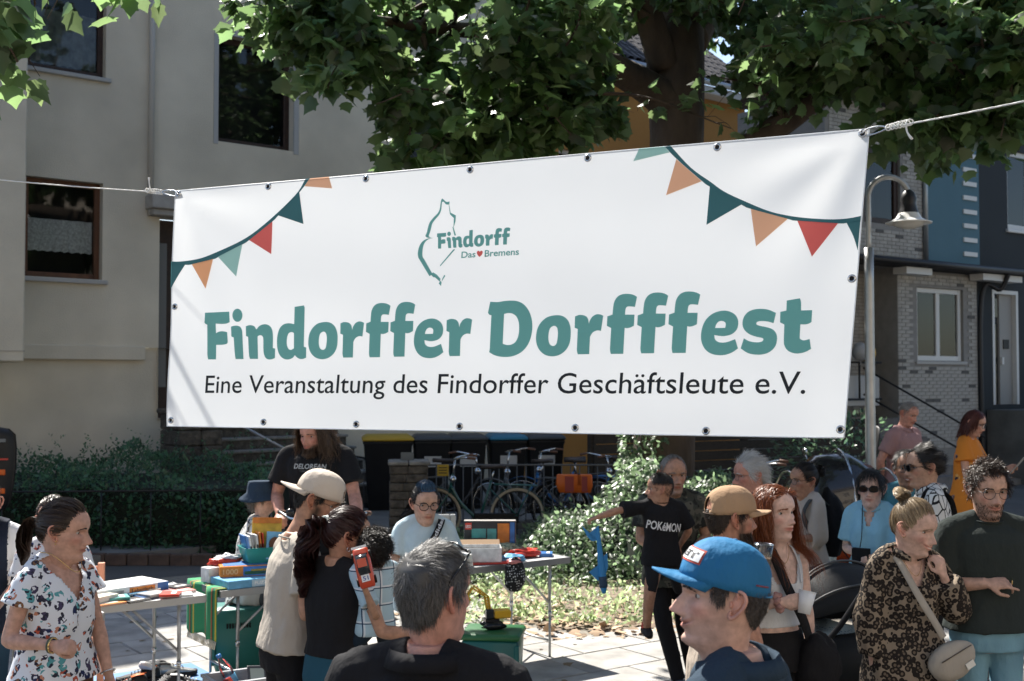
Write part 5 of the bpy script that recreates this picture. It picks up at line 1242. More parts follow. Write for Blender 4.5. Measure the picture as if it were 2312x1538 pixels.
def build_trees():
 bark = mat('plane_bark', (.065, .046, .032), .9, var=.55, vscale=3.5, bump=.7, bscale=14, bdist=.03, stretch=(1, 1, .4))
 A = lambda px, py, d: np.array(at(px, py, d))
 g0 = A(1490, 1262, 14.6); g0[2] = 0
 trunk = [(g0, .50), (g0 + (0, 0, .35), .42), (A(1500, 1000, 14.6), .375), (A(1512, 600, 14.6), .335), (A(1528, 330, 14.6), .33), (A(1525, 150, 14.6), .36), (A(1540, 0, 14.7), .28), (A(1570, -300, 14.8), .2), (A(1580, -700, 15), .10)]
 limbs = [
  [(A(1512, 235, 14.5), .24), (A(1450, 190, 14.2), .20), (A(1330, 130, 13.6), .15), (A(1150, 80, 12.8), .10), (A(950, 60, 12.0), .06), (A(760, 30, 11.2), .03)],
  [(A(1500, 150, 14.4), .20), (A(1450, 0, 14.1), .16), (A(1350, -200, 13.5), .11), (A(1150, -350, 12.5), .06)],
  [(A(1540, 520, 14.5), .22), (A(1640, 380, 14.0), .18), (A(1800, 255, 13.4), .14), (A(1960, 150, 12.8), .10), (A(2120, 60, 12.2), .06)],
  [(A(1570, 20, 14.6), .20), (A(1700, -160, 14.2), .15), (A(1900, -260, 13.4), .10), (A(2150, -300, 12.6), .05)],
  [(A(1560, 100, 14.8), .20), (A(1650, -50, 16), .14), (A(1800, -150, 17.5), .08)],
  [(A(1500, 60, 14.8), .18), (A(1350, -60, 16), .12), (A(1200, -120, 17), .07)],
  [(A(1960, 150, 12.8), .08), (A(2100, 190, 11.8), .05), (A(2240, 240, 11.2), .03)],
  [(A(1330, 130, 13.6), .09), (A(1230, 210, 12.4), .05), (A(1130, 270, 11.6), .03)]]
 tipsp = [(570, 25, 10.5), (620, 50, 11), (660, 30, 10.6), (700, 75, 10.2), (740, 200, 9.9), (735, 150, 10.3), (780, 120, 11), (800, 190, 10.4), (850, 235, 10.2), (880, 100, 12), (870, 180, 11), (920, 335, 10.5), (970, 345, 10.6), (950, 200, 12), (960, 260, 11.4), (1010, 300, 11.5), (1080, 310, 10.8), (1050, 200, 12.2), (1120, 220, 12), (1110, 320, 11), (1170, 325, 11), (1180, 270, 11.6), (1230, 315, 11.5), (1290, 305, 11), (1250, 220, 12.3), (1330, 200, 13), (1320, 260, 12), (1385, 262, 12.5), (1350, 120, 12.6),
             (1625, 175, 12.5), (1650, 290, 11.5), (1735, 130, 12), (1850, 20, 11), (1830, -20, 12), (1665, 55, 14), (1695, 110, 13.6), (1375, 15, 14), (1410, 60, 15.6), (1640, 10, 13.2), (1340, -10, 13), (1690, 30, 12.6), (1725, 65, 12.4), (1655, -35, 12.8), (1600, 20, 12.2), (1740, 85, 13), (1710, 0, 13.5), (1760, 150, 12), (1800, 90, 11.6), (1840, 165, 13), (1900, 100, 11), (1880, 180, 12), (1960, 190, 12), (2030, 270, 11), (2060, 220, 11.6), (2080, 290, 10.5), (2140, 300, 11), (2120, 210, 12), (2190, 315, 12), (2200, 250, 11), (2260, 310, 10.5), (2310, 280, 11), (2350, 200, 12), (2280, 180, 11.4), (2230, 120, 11)]
 tips = [A(*p) for p in tipsp]
 rr = np.random.default_rng(5)
 while len(tips) < 170:
  px, py, d = rr.uniform(560, 2450), rr.uniform(-420, 150), rr.uniform(9.6, 15.5)
  p = A(px, py, d)
  if p[2] > (6.6 if px < 1480 else 8.4) or (px < 760 and py > 20) or (px < 1450 and d > 12.6) or (px < 1150 and rr.uniform() < .5) or (1380 < px < 1660 and py > -80 and d < 15): continue
  tips.append(p)
 while len(tips) < 245: tips.append(np.array((rr.uniform(-.6, 5.6), rr.uniform(13.4, 19), rr.uniform(7.0, 10.2))))  # unseen high boughs, added to shade the trunk and the right side
 while len(tips) < 330: tips.append(np.array((rr.uniform(.4, 5.6), rr.uniform(1.8, 8.6), rr.uniform(6.4, 8.0))))  # unseen boughs overhead, added to shade the crowd on the right
 limbs += [[(A(1570, 20, 14.6), .18), ((2.6, 11.5, 7.0), .12), ((2.8, 8, 7.2), .08), ((2.6, 4, 7.2), .04)]]
 build_tree('tall plane tree with a mottled trunk standing behind the banner', trunk, limbs, tips, 3, avoid=lambda P: in_corridor(P) | ((P[:, 2] < 6.5) & (P[:, 1] < 9.0)) | trunk_gap(P), bark=bark, leafn=14, twigs=12, size=.138)
 # tree added outside the view on the right, its crown darkens the window panes
 c = np.array((9.4, 14.6, 0)); tp = []
 while len(tp) < 75:
  q = rr.normal(0, 1, 3); q = q / np.linalg.norm(q) * rr.uniform(.45, 1) * np.array((3.4, 3.4, 4.2)) + c + (0, 0, 9.2); tp.append(q)
 build_tree('plane tree added outside the view to darken the window panes', [(c, .36), (c + (0, 0, 3), .28), (c + (0, .1, 7), .2), (c + (0, 0, 12), .06)], [[(c + (0, 0, 5), .14), (c + (-1.2, -.3, 7), .1), (c + (-2.2, -.6, 9), .04)], [(c + (0, 0, 5.5), .14), (c + (1.2, .6, 8), .1), (c + (2, .8, 10), .04)], [(c + (0, 0, 7), .12), (c + (-.2, 1.2, 9), .08), (c + (-.2, 1.8, 11.5), .03)]], tp, 12, bark=bark, leafn=12, twigs=8, size=.20, spread=.8)
 # tree outside the view on the left, a few of its twigs hang into it
 c = np.array((-4.75, 6.6, 0))
 trunk = [(c, .34), (c + (0, 0, .5), .28), (c + (0, 0, 3), .24), (c + (.1, 0, 5), .2), (c + (.1, .1, 7.5), .1)]
 limbs = [[(c + (.1, 0, 4.2), .13), (c + (1.0, .1, 4.8), .10), (A(40, -110, 6.5), .05), (A(120, -140, 6.5), .025)],
             [(c + (.1, 0, 4.8), .13), (c + (1.4, -.7, 5.6), .10), (c + (2.8, -1.3, 6.0), .07), (c + (4.4, -1.8, 6.1), .03)], [(c + (.1, 0, 5), .13), (c + (-1, -.7, 6), .10), (c + (-2, -1, 6.5), .07)]]
 tips = [A(*p) for p in ((30, 45, 6.7), (80, 10, 6.9), (5, 125, 6.5), (40, 140, 6.6), (190, -45, 7.0), (310, -50, 7.2), (-40, 40, 6.8))]
 k = 0
 while k < 44:
  q = np.array((rr.uniform(-3.4, .9), rr.uniform(4.0, 6.0), rr.uniform(5.5, 6.6)))
  if in_corridor(q[None], .5)[0]: continue
  tips.append(q); k += 1
 build_tree('plane tree beside the rope knot whose lobed leaves hang in front of the beige house', trunk, limbs, tips, 8, avoid=lambda P: in_corridor(P, .3) | ((P[:, 2] < 5.3) & (P[:, 1] > 6.2) & (RNG.uniform(0, 1, len(P)) < .72)) | ((P[:, 1] > 4.2) & (P[:, 2] < 2.1 + P[:, 1] * .315) & (P[:, 0] > -.34 * P[:, 1])), bark=bark, leafn=12, twigs=8, size=.145, spread=.42)
def build_plants():
 # clipped hedge behind a low rail
 h = thing('hedge', 'wide dark green hedge of small leaves below the beige house', 'hedge', (-5.4, 14.2, 0))
 core = MB(); core.box2((-2.6, .25, 0), (2.35, 2.7, .80)); core.build('core', mat('hedge_core', (.010, .016, .009), .95), h)
 n = 15000; P = np.column_stack([RNG.uniform(-2.8, 2.55, n), RNG.uniform(.05, 2.9, n), np.zeros(n)])
 bump = .10 * np.sin(P[:, 0] * 2.3 + 1) + .07 * np.sin(P[:, 0] * 5.1 + P[:, 1] * 3) + .05 * np.sin(P[:, 0] * 11)
 top = .80 + .10 * P[:, 1] + bump
 fr = RNG.uniform(0, 1, n) < .42
 z = np.where(fr, RNG.uniform(.03, 1, n) * (top - .06), top - .22 * RNG.uniform(0, 1, n) ** 2)
 P[:, 1] = np.where(fr, RNG.uniform(.0, .28, n) + .10 * np.sin(P[:, 0] * 4 + z * 6) + .12 * (z / .9), P[:, 1]); P[:, 2] = z
 D = RNG.normal(0, .6, (n, 3)) + np.where(fr[:, None], np.array((.1, -.8, -.1)), np.array((.1, -.3, .7))); N = RNG.normal(0, .5, (n, 3)) + np.array((0, -.3, .8))
 cols = np.array((.022, .062, .026)) * (1 + RNG.normal(0, .35, (n, 1))).clip(.35, 2)
 link(bpy.data.objects.new('foliage', leaf_mesh('foliage', P, D, N, RNG.uniform(.04, .085, n), cols, leafmat('hedge_leaf', .25, .38), OVAL)), h)['kind'] = 'stuff'
 m_ = 60; sp = []
 for k in range(m_):
  x = RNG.uniform(-2.6, 2.4); y = RNG.uniform(.4, 2.6); z0 = .85 + .1 * y; L = RNG.uniform(.15, .42); dx, dy = RNG.normal(0, .12, 2)
  for q in np.linspace(.1, 1, 14): sp.append((x + dx * q * q * 2, y + dy * q, z0 + L * q))
 sp = np.array(sp); ns = len(sp)
 link(bpy.data.objects.new('shoots', leaf_mesh('shoots', sp, RNG.normal(0, .8, (ns, 3)) + (0, 0, .2), RNG.normal(0, .5, (ns, 3)) + (0, 0, .8), RNG.uniform(.03, .06, ns), np.array((.025, .065, .028)) * (1 + RNG.normal(0, .3, (ns, 1))).clip(.4, 2), leafmat('hedge_leaf'), OVAL)), h)['kind'] = 'stuff'
 iron = mat('black_iron', (.012, .012, .013), .5)
 f = thing('garden_rail', 'thin black metal rail along the front of the hedge', 'fence', (-5.4, 14.12, 0))
 a = MB(); a.tube([(-2.6, -.0, .84), (-2.3, -.1, .86), (-1.1, -.12, .80), (2.5, -.05, .82)], .012, 6); a.build('rail', iron, f)
 for k in range(9):
  a = MB(); a.tube([(-2.3 + .58 * k, -.09, 0), (-2.3 + .58 * k, -.09, .80)], .009, 5); a.build('post', iron, f)
 # ivy mound at the foot of the plane tree
 iv = thing('ivy', 'sunlit ivy mound climbing the foot of the plane tree', 'ivy', (1.2, 13.4, 0))
 n = 9500; a = RNG.uniform(0, 1, n); tx = RNG.uniform(-2.3, 1.75, n)
 peak = .22 + .85 * np.exp(-((tx - .35) / .95) ** 2) + .35 * np.exp(-((tx - 1.2) / .5) ** 2) + .12 * np.sin(tx * 6)
 ty = RNG.uniform(-1.45, .75, n); prof = np.clip((ty + 1.45) / 1.1, 0.02, 1) ** .7
 z = peak * prof * (1 - .22 * RNG.uniform(0, 1, n) ** 2) + RNG.normal(0, .035, n)
 P = np.column_stack([tx, ty, np.maximum(z, .02)])
 D = RNG.normal(0, .5, (n, 3)) + np.array((-.2, -.7, -.25)); N = RNG.normal(0, .4, (n, 3)) + np.array((-.2, -.3, .8))
 cols = np.array((.048, .078, .034)) * (1 + RNG.normal(0, .35, (n, 1))).clip(.4, 1.9)
 link(bpy.data.objects.new('foliage', leaf_mesh('foliage', P, D, N, RNG.uniform(.05, .10, n), cols, leafmat('ivy_leaf', .3, .38), OVAL)), iv)['kind'] = 'stuff'
 n = 1500; hgt = RNG.uniform(.2, 1.72, n) ** 1; th = RNG.uniform(pi * .80, pi * 1.55, n); cx, cy = at(1490, 1262, 14.6).x - 1.2, 14.6 - 13.4
 keep = RNG.uniform(0, 1, n) < np.clip(1.4 - hgt * .55, .15, 1); P = np.column_stack([cx + .40 * np.cos(th), cy + .40 * np.sin(th), hgt])[keep]; n = len(P)
 P[:, 0] -= .10 * RNG.uniform(0, 1, n); P[:, 1] -= .12 * RNG.uniform(0, 1, n)
 link(bpy.data.objects.new('climbing_stems', leaf_mesh('climbing_stems', P, RNG.normal(0, .5, (n, 3)) + (-.3, -.6, -.2), RNG.normal(0, .4, (n, 3)) + (-.3, -.6, .6), RNG.uniform(.05, .10, n), np.array((.048, .078, .034)) * (1 + RNG.normal(0, .35, (n, 1))).clip(.4, 1.9), leafmat('ivy_leaf'), OVAL)), iv)['kind'] = 'stuff'
 core = MB()
 rings = []
 for yy, q in ((-1.2, .12), (-.8, .5), (-.3, .80), (.3, .88), (.7, .86)):
  rings.append([(x, yy, max(.0, q * (.25 + .95 * math.exp(-((x - .35) / .95) ** 2) + .35 * math.exp(-((x - 1.2) / .5) ** 2)) - .16)) for x in np.linspace(-2.2, 1.7, 26)])
 nn = 26; core.add([p for r in rings for p in r], [(i * nn + k, i * nn + k + 1, (i + 1) * nn + k + 1, (i + 1) * nn + k) for i in range(4) for k in range(nn - 1)], True); core.build('core', mat('hedge_core', (0, 0, 0)), iv)
 # low plants and dry leaves on the bed
 gc = tag(link(bpy.data.objects.new('ground_cover', None)), 'low weeds and fallen dry leaves on the sunny planting bed', 'ground cover', kind='stuff')
 n = 5200; tx = RNG.uniform(-.95, 1.9, n); ty = RNG.uniform(10.2, 12.8, n); clump = np.sin(tx * 5 + 1) * np.sin(ty * 6) + .4 * np.sin(tx * 13 + ty * 9)
 k = (clump > -.35 + RNG.normal(0, .35, n)) & (ty > 10.15 + .12 * np.sin(tx * 7)); tx, ty = tx[k], ty[k]; n = len(tx)
 P = np.column_stack([tx, ty, .03 + RNG.uniform(0, .14, n) * RNG.uniform(0, 1, n)])
 link(bpy.data.objects.new('weeds', leaf_mesh('weeds', P, RNG.normal(0, .7, (n, 3)) + (0, 0, .5), RNG.normal(0, .5, (n, 3)) + (0, 0, .9), RNG.uniform(.03, .075, n), np.array((.10, .135, .055)) * (1 + RNG.normal(0, .35, (n, 1))).clip(.4, 1.9), leafmat('weed_leaf', .3, .5), OVAL)), gc)['kind'] = 'stuff'
 n = 900; P = np.column_stack([RNG.uniform(-1.1, 2.2, n), RNG.uniform(9.7, 12.6, n), RNG.uniform(.022, .05, n)])
 link(bpy.data.objects.new('dry_leaves', leaf_mesh('dry_leaves', P, RNG.normal(0, 1, (n, 3)) * (1, 1, .15), RNG.normal(0, .25, (n, 3)) + (0, 0, 1), RNG.uniform(.05, .12, n), np.array((.34, .235, .15)) * (1 + RNG.normal(0, .3, (n, 1))).clip(.4, 1.7), mat('dry_leaf', (.2, .1, .05), .8, vcol='Col'))), gc)['kind'] = 'stuff'
 n = 160; P = np.column_stack([RNG.uniform(-3.5, .6, n), RNG.uniform(7.6, 11.5, n), np.full(n, .028)])
 link(bpy.data.objects.new('stray_leaves', leaf_mesh('stray_leaves', P, RNG.normal(0, 1, (n, 3)) * (1, 1, .1), RNG.normal(0, .2, (n, 3)) + (0, 0, 1), RNG.uniform(.03, .09, n), np.array((.22, .16, .10)) * (1 + RNG.normal(0, .3, (n, 1))).clip(.4, 1.7), mat('dry_leaf', (0, 0, 0)))), gc)['kind'] = 'stuff'
 b = thing('shrub', 'dark leafy shrub in front of the wooden fence beside the plane tree', 'shrub', (5.0, 18.2, 0))
 leaf_cloud(b, 'foliage', 1500, (0, 0, .9), (1.1, .5, .8), .09, 'hedge_leaf', (.03, .06, .03), kind='stuff')
 m_ = MB(); m_.tube([(0, 0, 0), (.05, 0, .5), (0, .1, 1.1)], [.04, .03, .012], 6, 8); m_.build('stem', mat('plane_bark', (0, 0, 0)), b)
# ------------------------------------------------------------------ street furniture and fair things
def metal(): return mat('steel', (.55, .56, .58), .25, metal=1)
def galv(): return mat('galvanised', (.42, .43, .43), .45, metal=.8, var=.1, vscale=8)
def build_lamp():
 b = at(1966, 1030, 14.0); b.z = 0
 t = thing('street_lamp', 'grey swan-neck street lamp with a flared white shade', 'street lamp', b)
 zt = at(1966, 560, 14.0).z
 p = MB(); p.tube([(0, 0, 0), (0, 0, zt)], [.062, .054], 16, 10); p.build('post', galv(), t)
 p = MB(); p.lathe([(.10, 0), (.10, .35), (.08, .40)], 16); p.build('base_sleeve', galv(), t)
 R = (at(2058, 460, 14).x - at(1966, 460, 14).x) / 2; zc = at(1966, 400, 14).z - R
 p = MB(); p.tube([(0, 0, zt - .05)] + [(0, 0, zt + (zc - zt) * .5)] + [(R - R * cos(a), 0, zc + R * sin(a)) for a in np.linspace(0, pi * .93, 16)], .033, 12, 48); p.build('swan_neck', galv(), t)
 ex, ez = R - R * cos(pi * .93), zc + R * sin(pi * .93)
 s = MB(); s.lathe([(.03, .04), (.07, .0), (.095, -.07), (.085, -.13), (.10, -.19), (.115, -.24)], 20, (ex, 0, ez)); s.build('lamp_socket', mat('lamp_black', (.02, .02, .022), .4), t)
 s = MB(); s.lathe([(.112, -.235), (.15, -.30), (.21, -.335), (.262, -.350), (.264, -.362), (.18, -.345), (.10, -.28)], 28, (ex, 0, ez)); sh = s.build('lamp_shade', mat('shade_white', (.80, .80, .78), .35), t)
 s = MB(); s.lathe([(.19, -.352), (.16, -.39), (.08, -.42), (.01, -.43)], 20, (ex, 0, ez)); s.build('diffuser', mat('diffuser', (.75, .74, .70), .3, trans=.3), sh)
def wheel(par, name, c, r, tyre_m, w=.04, tread=True, spokes=18, rim_m=None, axis='y', hub=.03):
 """wheel in the x-z plane"""
 o = MB(); o.tube([Vector(c) + Vector((r * cos(a), 0, r * sin(a))) for a in np.linspace(0, 2 * pi, 41)], w / 2, 8); wh = o.build(name, tyre_m, par)
 o = MB(); o.tube([Vector(c) + Vector(((r - w * .7) * cos(a), 0, (r - w * .7) * sin(a))) for a in np.linspace(0, 2 * pi, 41)], w * .25, 6); o.build('rim', rim_m or metal(), wh)
 o = MB(); o.tube([Vector(c) + Vector((0, -.03, 0)), Vector(c) + Vector((0, .03, 0))], hub, 8); o.build('hub', rim_m or metal(), wh)
 o = MB()
 for k in range(spokes):
  a = 2 * pi * k / spokes; o.tube([Vector(c) + Vector((0, .02 * (-1) ** k, 0)), Vector(c) + Vector(((r - w * .8) * cos(a), 0, (r - w * .8) * sin(a)))], .0016, 3)
 so_ = o.build('spokes', metal(), wh); so_['kind'] = 'stuff'
 return wh
def bicycle(label, loc, rz, frame_m, tyre_m=None, rim=None, rack=True, basket=None, step=True, group=None, tall=1.0, bars=None):
 """front wheel towards +x"""
 t = thing('bicycle', label, 'bicycle', loc, rz, group); r = .335; blk = mat('rubber', (.015, .015, .015), .8); tyre_m = tyre_m or blk
 wheel(t, 'wheel', (-.54, 0, r + .02), r, tyre_m, rim_m=rim); wheel(t, 'wheel', (.54, 0, r + .02), r, tyre_m, rim_m=rim)
 f = MB(); bb = (-.05, 0, .29); st = (-.20, 0, .80); hd0, hd1 = (.34, 0, .66), (.30, 0, .88)
 f.tube([hd0, hd1], .02, 8); f.tube([bb, st], .017, 8)
 if step: f.tube([(.33, 0, .74), (.20, 0, .52), (.02, 0, .34), bb], .022, 8, 16)
 else: f.tube([(.32, 0, .80), (-.18, 0, .76)], .018, 8); f.tube([(.33, 0, .70), bb], .02, 8)
 for y in (-.05, .05): f.tube([bb, (-.54, y, r + .02)], .010, 6); f.tube([(-.18, 0, .70), (-.54, y, r + .02)], .009, 6); f.tube([hd0, (.46, y, .48), (.54, y, r + .02)], .012, 6, 8)
 f.build('frame', frame_m, t)
 m_ = MB(); m_.tube([(-.20, 0, .78), (-.235, 0, .96)], .013, 6); m_.build('seat_post', metal(), t)
 m_ = MB(); m_.loft([[(x, w * cos(a), .98 + .03 * sin(a) + dz) for a in np.linspace(0, 2 * pi, 13)[:-1]] for x, w, dz in ((-.37, .05, .01), (-.34, .10, .012), (-.26, .09, .005), (-.14, .035, 0), (-.06, .02, -.004))]); m_.build('saddle', mat('saddle_dark', (.035, .025, .02), .5), t)
 m_ = MB(); bz = bars or .0; m_.tube([(.30, 0, .86), (.27, 0, 1.02 + bz)], .013, 8); m_.tube([(.03, -.31, 1.05 + bz), (.12, -.30, 1.06 + bz), (.26, -.16, 1.03 + bz), (.28, 0, 1.02 + bz), (.26, .16, 1.03 + bz), (.12, .30, 1.06 + bz), (.03, .31, 1.05 + bz)], .011, 8, 40); hb = m_.build('handlebar', metal(), t)
 for y in (-.31, .31):
  m_ = MB(); m_.tube([(.10, y, 1.058 + bz), (-.01, y, 1.045 + bz)], .017, 8); m_.build('grip', mat('grip_brown', (.12, .06, .04), .7), hb)
 m_ = MB(); m_.ellipsoid((.30, 0, .82), (.05, .05, .05), 12, 8); m_.build('headlight', metal(), t)
 fm = frame_m
 for cx in (-.54, .54):
  m_ = MB(); pts = []
  a0, a1 = (radians(20), radians(190)) if cx < 0 else (radians(0), radians(150))
  n = 18; vs = []
  for k in range(n):
   a = a0 + (a1 - a0) * k / (n - 1)
   for y in (-.03, .03): vs.append((cx + (r + .035) * cos(a), y, r + .02 + (r + .035) * sin(a)))
  m_.add(vs, [(2 * k, 2 * k + 1, 2 * k + 3, 2 * k + 2) for k in range(n - 1)], True); o = m_.build('mudguard', fm, t); s_ = o.modifiers.new('t', 'SOLIDIFY'); s_.thickness = .003
 if rack:
  m_ = MB()
  for y in (-.07, -.02, .02, .07): m_.tube([(-.24, y, .76), (-.80, y, .74)], .007, 5)
  for x in (-.3, -.5, -.72): m_.tube([(x, -.07, .755), (x, .07, .755)], .006, 5)
  for y in (-.075, .075): m_.tube([(-.72, y, .745), (-.54, y, r + .02)], .007, 5)
  m_.build('rack', fm, t)
 m_ = MB(); m_.tube([(-.05, -.07, .29), (-.05, .07, .29)], .02, 8); m_.tube([(-.05, .07, .29), (.08, .08, .22)], .009, 5); m_.tube([(-.05, -.07, .29), (-.18, -.08, .36)], .009, 5); m_.lathe([(.09, -.004), (.09, .004)], 20, (0, 0, 0)); m_.build('crank', mat('black_plastic', (.01, .01, .012), .25), t)
 m_ = MB(); m_.box2((-.56, .035, .26), (.02, .055, .39)); m_.build('chain_guard', mat('black_plastic', (0, 0, 0)), t, bevel=.01)
 if basket:
  m_ = MB(); m_.lathe([(.13, 0), (.17, .26), (.175, .26), (.15, .02)], 16, (.55, 0, .78)); m_.build('basket', basket, t)
 return t
def build_bikes():
 green = mat('bike_green', (.012, .085, .075), .3, coat=.5); blue = mat('bike_blue', (.02, .16, .42), .3, coat=.5); blk = mat('bike_black', (.015, .015, .016), .35, coat=.3); grey = mat('bike_grey', (.12, .13, .14), .35, coat=.3)
 cream = mat('tyre_cream', (.42, .36, .27), .8)
 c = at(1168, 1170, 15.6); t = bicycle('dark green step-through bicycle with cream tyres parked by the ivy', (c.x - .54, 15.6, 0), pi, green, cream, mat('rim_black', (.02, .02, .02), .4), bars=.06)
 c = at(1265, 1100, 17.0); bicycle('bright blue bicycle leaning at the railing before the bins', (c.x, 17.2, 0), radians(170), blue, None, None, bars=.05)
 c = at(1420, 1100, 17.6); bicycle('light blue framed bicycle beside the plane tree trunk', (c.x, 17.5, 0), radians(8), blue, step=False, rack=False)
 c = at(1030, 1100, 16.4); bicycle('black bicycle standing behind the stone gate pier', (c.x, 16.9, 0), radians(25), blk, bars=.02)
 c = at(1760, 1100, 15.0); bicycle('grey bicycle parked by the fence behind the white haired man', (c.x, 14.6, 0), radians(165), grey, bars=.05)
 t = bicycle('black bicycle carrying a child seat by the cargo trike', (at(1890, 1100, 16).x, 16.2, 0), radians(185), blk)
 s = MB(); s.loft([[(x0 + w * .55 * sin(a) * .35, w * cos(a), z) for a in np.linspace(0, 2 * pi, 17)[:-1]] for x0, w, z in ((-.45, .14, .80), (-.50, .16, .95), (-.56, .165, 1.15), (-.60, .15, 1.35), (-.62, .10, 1.46), (-.62, .03, 1.49))]); s.build('child_seat', mat('seat_black', (.012, .012, .013), .5), t)
 c = at(715, 1140, 8.2); t = bicycle('silver bicycle held upright by the long haired man', (c.x + .02, 8.5, 0), radians(-96), mat('bike_silver', (.35, .35, .36), .3, metal=.7), rack=False, bars=.12)
 b = MB(); b.ellipsoid((.22, -.20, 1.19), (.032, .032, .028), 12, 8); b.build('bell', mat('bell_black', (.02, .02, .02), .15), t)
 b = MB(); b.ellipsoid((.20, .10, 1.20), (.05, .09, .035), 14, 8); b.build('seat_bag', mat('bag_white', (.6, .6, .6), .5), t)
 bicycle('grey bicycle with brown grips between the green and the blue bicycle', (at(1190, 1100, 17).x, 16.75, 0), radians(160), grey, bars=.08); bicycle('black bicycle half hidden by the ivy', (at(1330, 1100, 17).x, 16.9, 0), radians(20), blk, step=False)
 # cargo trike with rain hood
 p = at(1905, 1100, 11.4); t = thing('cargo_trike', 'orange cargo trike with a shiny black rain hood', 'cargo bike', (p.x, 11.6, 0), radians(12))
 m_ = MB(); m_.loft([[(x, y, z) for x, y in ((-w, -.35), (w, -.35), (w, .35), (-w, .35))] for w, z in ((.42, .25), (.50, .62), (.52, .66))]); m_.build('box', mat('trike_orange', (.50, .16, .02), .45), t, bevel=.02)
 rings = []
 for x, h in ((-.52, .28), (-.46, .52), (-.25, .72), (.05, .76), (.30, .64), (.48, .38), (.53, .05)):
  rings.append([(x, .37 * cos(a), .66 + h * (sin(a) ** .7 if sin(a) > 0 else 0)) for a in np.linspace(0, pi, 15)])
 n = 15; m_ = MB(); m_.add([q for r in rings for q in r], [(i * n + a, i * n + a + 1, (i + 1) * n + a + 1, (i + 1) * n + a) for i in range(6) for a in range(n - 1)], True); ho = m_.build('rain_hood', mat('vinyl_black', (.016, .016, .018), .22, coat=.6), t); s_ = ho.modifiers.new('t', 'SOLIDIFY'); s_.thickness = .006
 m_ = MB(); m_.add([(.02, -.385, .78), (.40, -.37, .78), (.36, -.36, 1.08), (.05, -.365, 1.20)], [(0, 1, 2, 3)]); m_.build('window', mat('foil_window', (.22, .25, .27), .08, coat=1), ho)
 for x in (-.52, .0, .50):
  m_ = MB(); m_.tube([(x, .385 * cos(a), .66 + .78 * (1 - abs(x) * .5) * max(0, sin(a))) for a in np.linspace(0, pi, 15)], .012, 6); m_.build('hoop', metal(), ho)
 for x, y in ((-.2, -.42), (-.2, .42)): wheel(t, 'wheel', (x, y, .27), .25, mat('rubber', (0, 0, 0)), spokes=12)
 wheel(t, 'wheel', (1.0, 0, .30), .28, mat('rubber', (0, 0, 0)), spokes=12)
 m_ = MB(); m_.tube([(.5, 0, .4), (.9, 0, .55), (1.0, 0, .30)], .025, 8); m_.tube([(.9, 0, .55), (.85, 0, 1.0)], .02, 8); m_.build('frame', mat('bike_black', (0, 0, 0)), t)
 m_ = MB(); m_.tube([(-.60, -.25, .95), (-.62, .25, .95)], .012, 6); m_.build('push_bar', metal(), t)
 # lamp-like mirror on a stalk and a motor scooter
 p = at(1965, 1060, 12.6); t = thing('motor_scooter', 'black motor scooter with chrome mirrors beside the lamp post', 'scooter', (p.x, 13.2, 0), radians(200))
 bk = mat('scooter_black', (.012, .012, .014), .18, coat=.8)
 wheel(t, 'wheel', (-.6, 0, .25), .23, mat('rubber', (0, 0, 0)), .09, spokes=6); wheel(t, 'wheel', (.62, 0, .25), .23, mat('rubber', (0, 0, 0)), .09, spokes=6)
 m_ = MB(); m_.loft([[(x, w * cos(a), z + h * sin(a)) for a in np.linspace(0, 2 * pi, 17)[:-1]] for x, w, z, h in ((-.85, .06, .72, .06), (-.65, .16, .66, .18), (-.3, .17, .58, .22), (-.05, .13, .42, .14), (.2, .14, .30, .07), (.38, .16, .34, .10))]); m_.build('body', bk, t)
 m_ = MB(); m_.loft([[(x, w * cos(a), z + .02 * sin(a)) for a in np.linspace(0, 2 * pi, 13)[:-1]] for x, w, z in ((.40, .16, .35), (.50, .19, .65), (.45, .14, .95), (.40, .10, 1.08))]); m_.build('leg_shield', bk, t)
 m_ = MB(); m_.loft([[(x, w * cos(a), .86 + .05 * sin(a)) for a in np.linspace(0, 2 * pi, 13)[:-1]] for x, w in ((-.8, .10), (-.5, .15), (-.1, .11), (0, .04))]); m_.build('seat', mat('saddle_dark', (0, 0, 0)), t)
 m_ = MB(); m_.tube([(.33, -.33, 1.12), (.40, 0, 1.08), (.33, .33, 1.12)], .014, 8, 14); hb = m_.build('handlebar', metal(), t)
 for y in (-.28, .28):
  m_ = MB(); m_.tube([(.36, y, 1.10), (.40, y * 1.2, 1.28)], .006, 5); m_.ellipsoid((.40, y * 1.25, 1.31), (.012, .055, .04), 12, 8); m_.build('mirror', metal(), hb)
 m_ = MB(); m_.ellipsoid((.50, 0, 1.0), (.05, .08, .08), 14, 8); m_.build('headlight', metal(), t)
 m_ = MB(); m_.lathe([(.30, 0), (.28, .10), (.20, .20), (.05, .26)], 18, (-.72, 0, .92)); m_.build('top_case', bk, t)
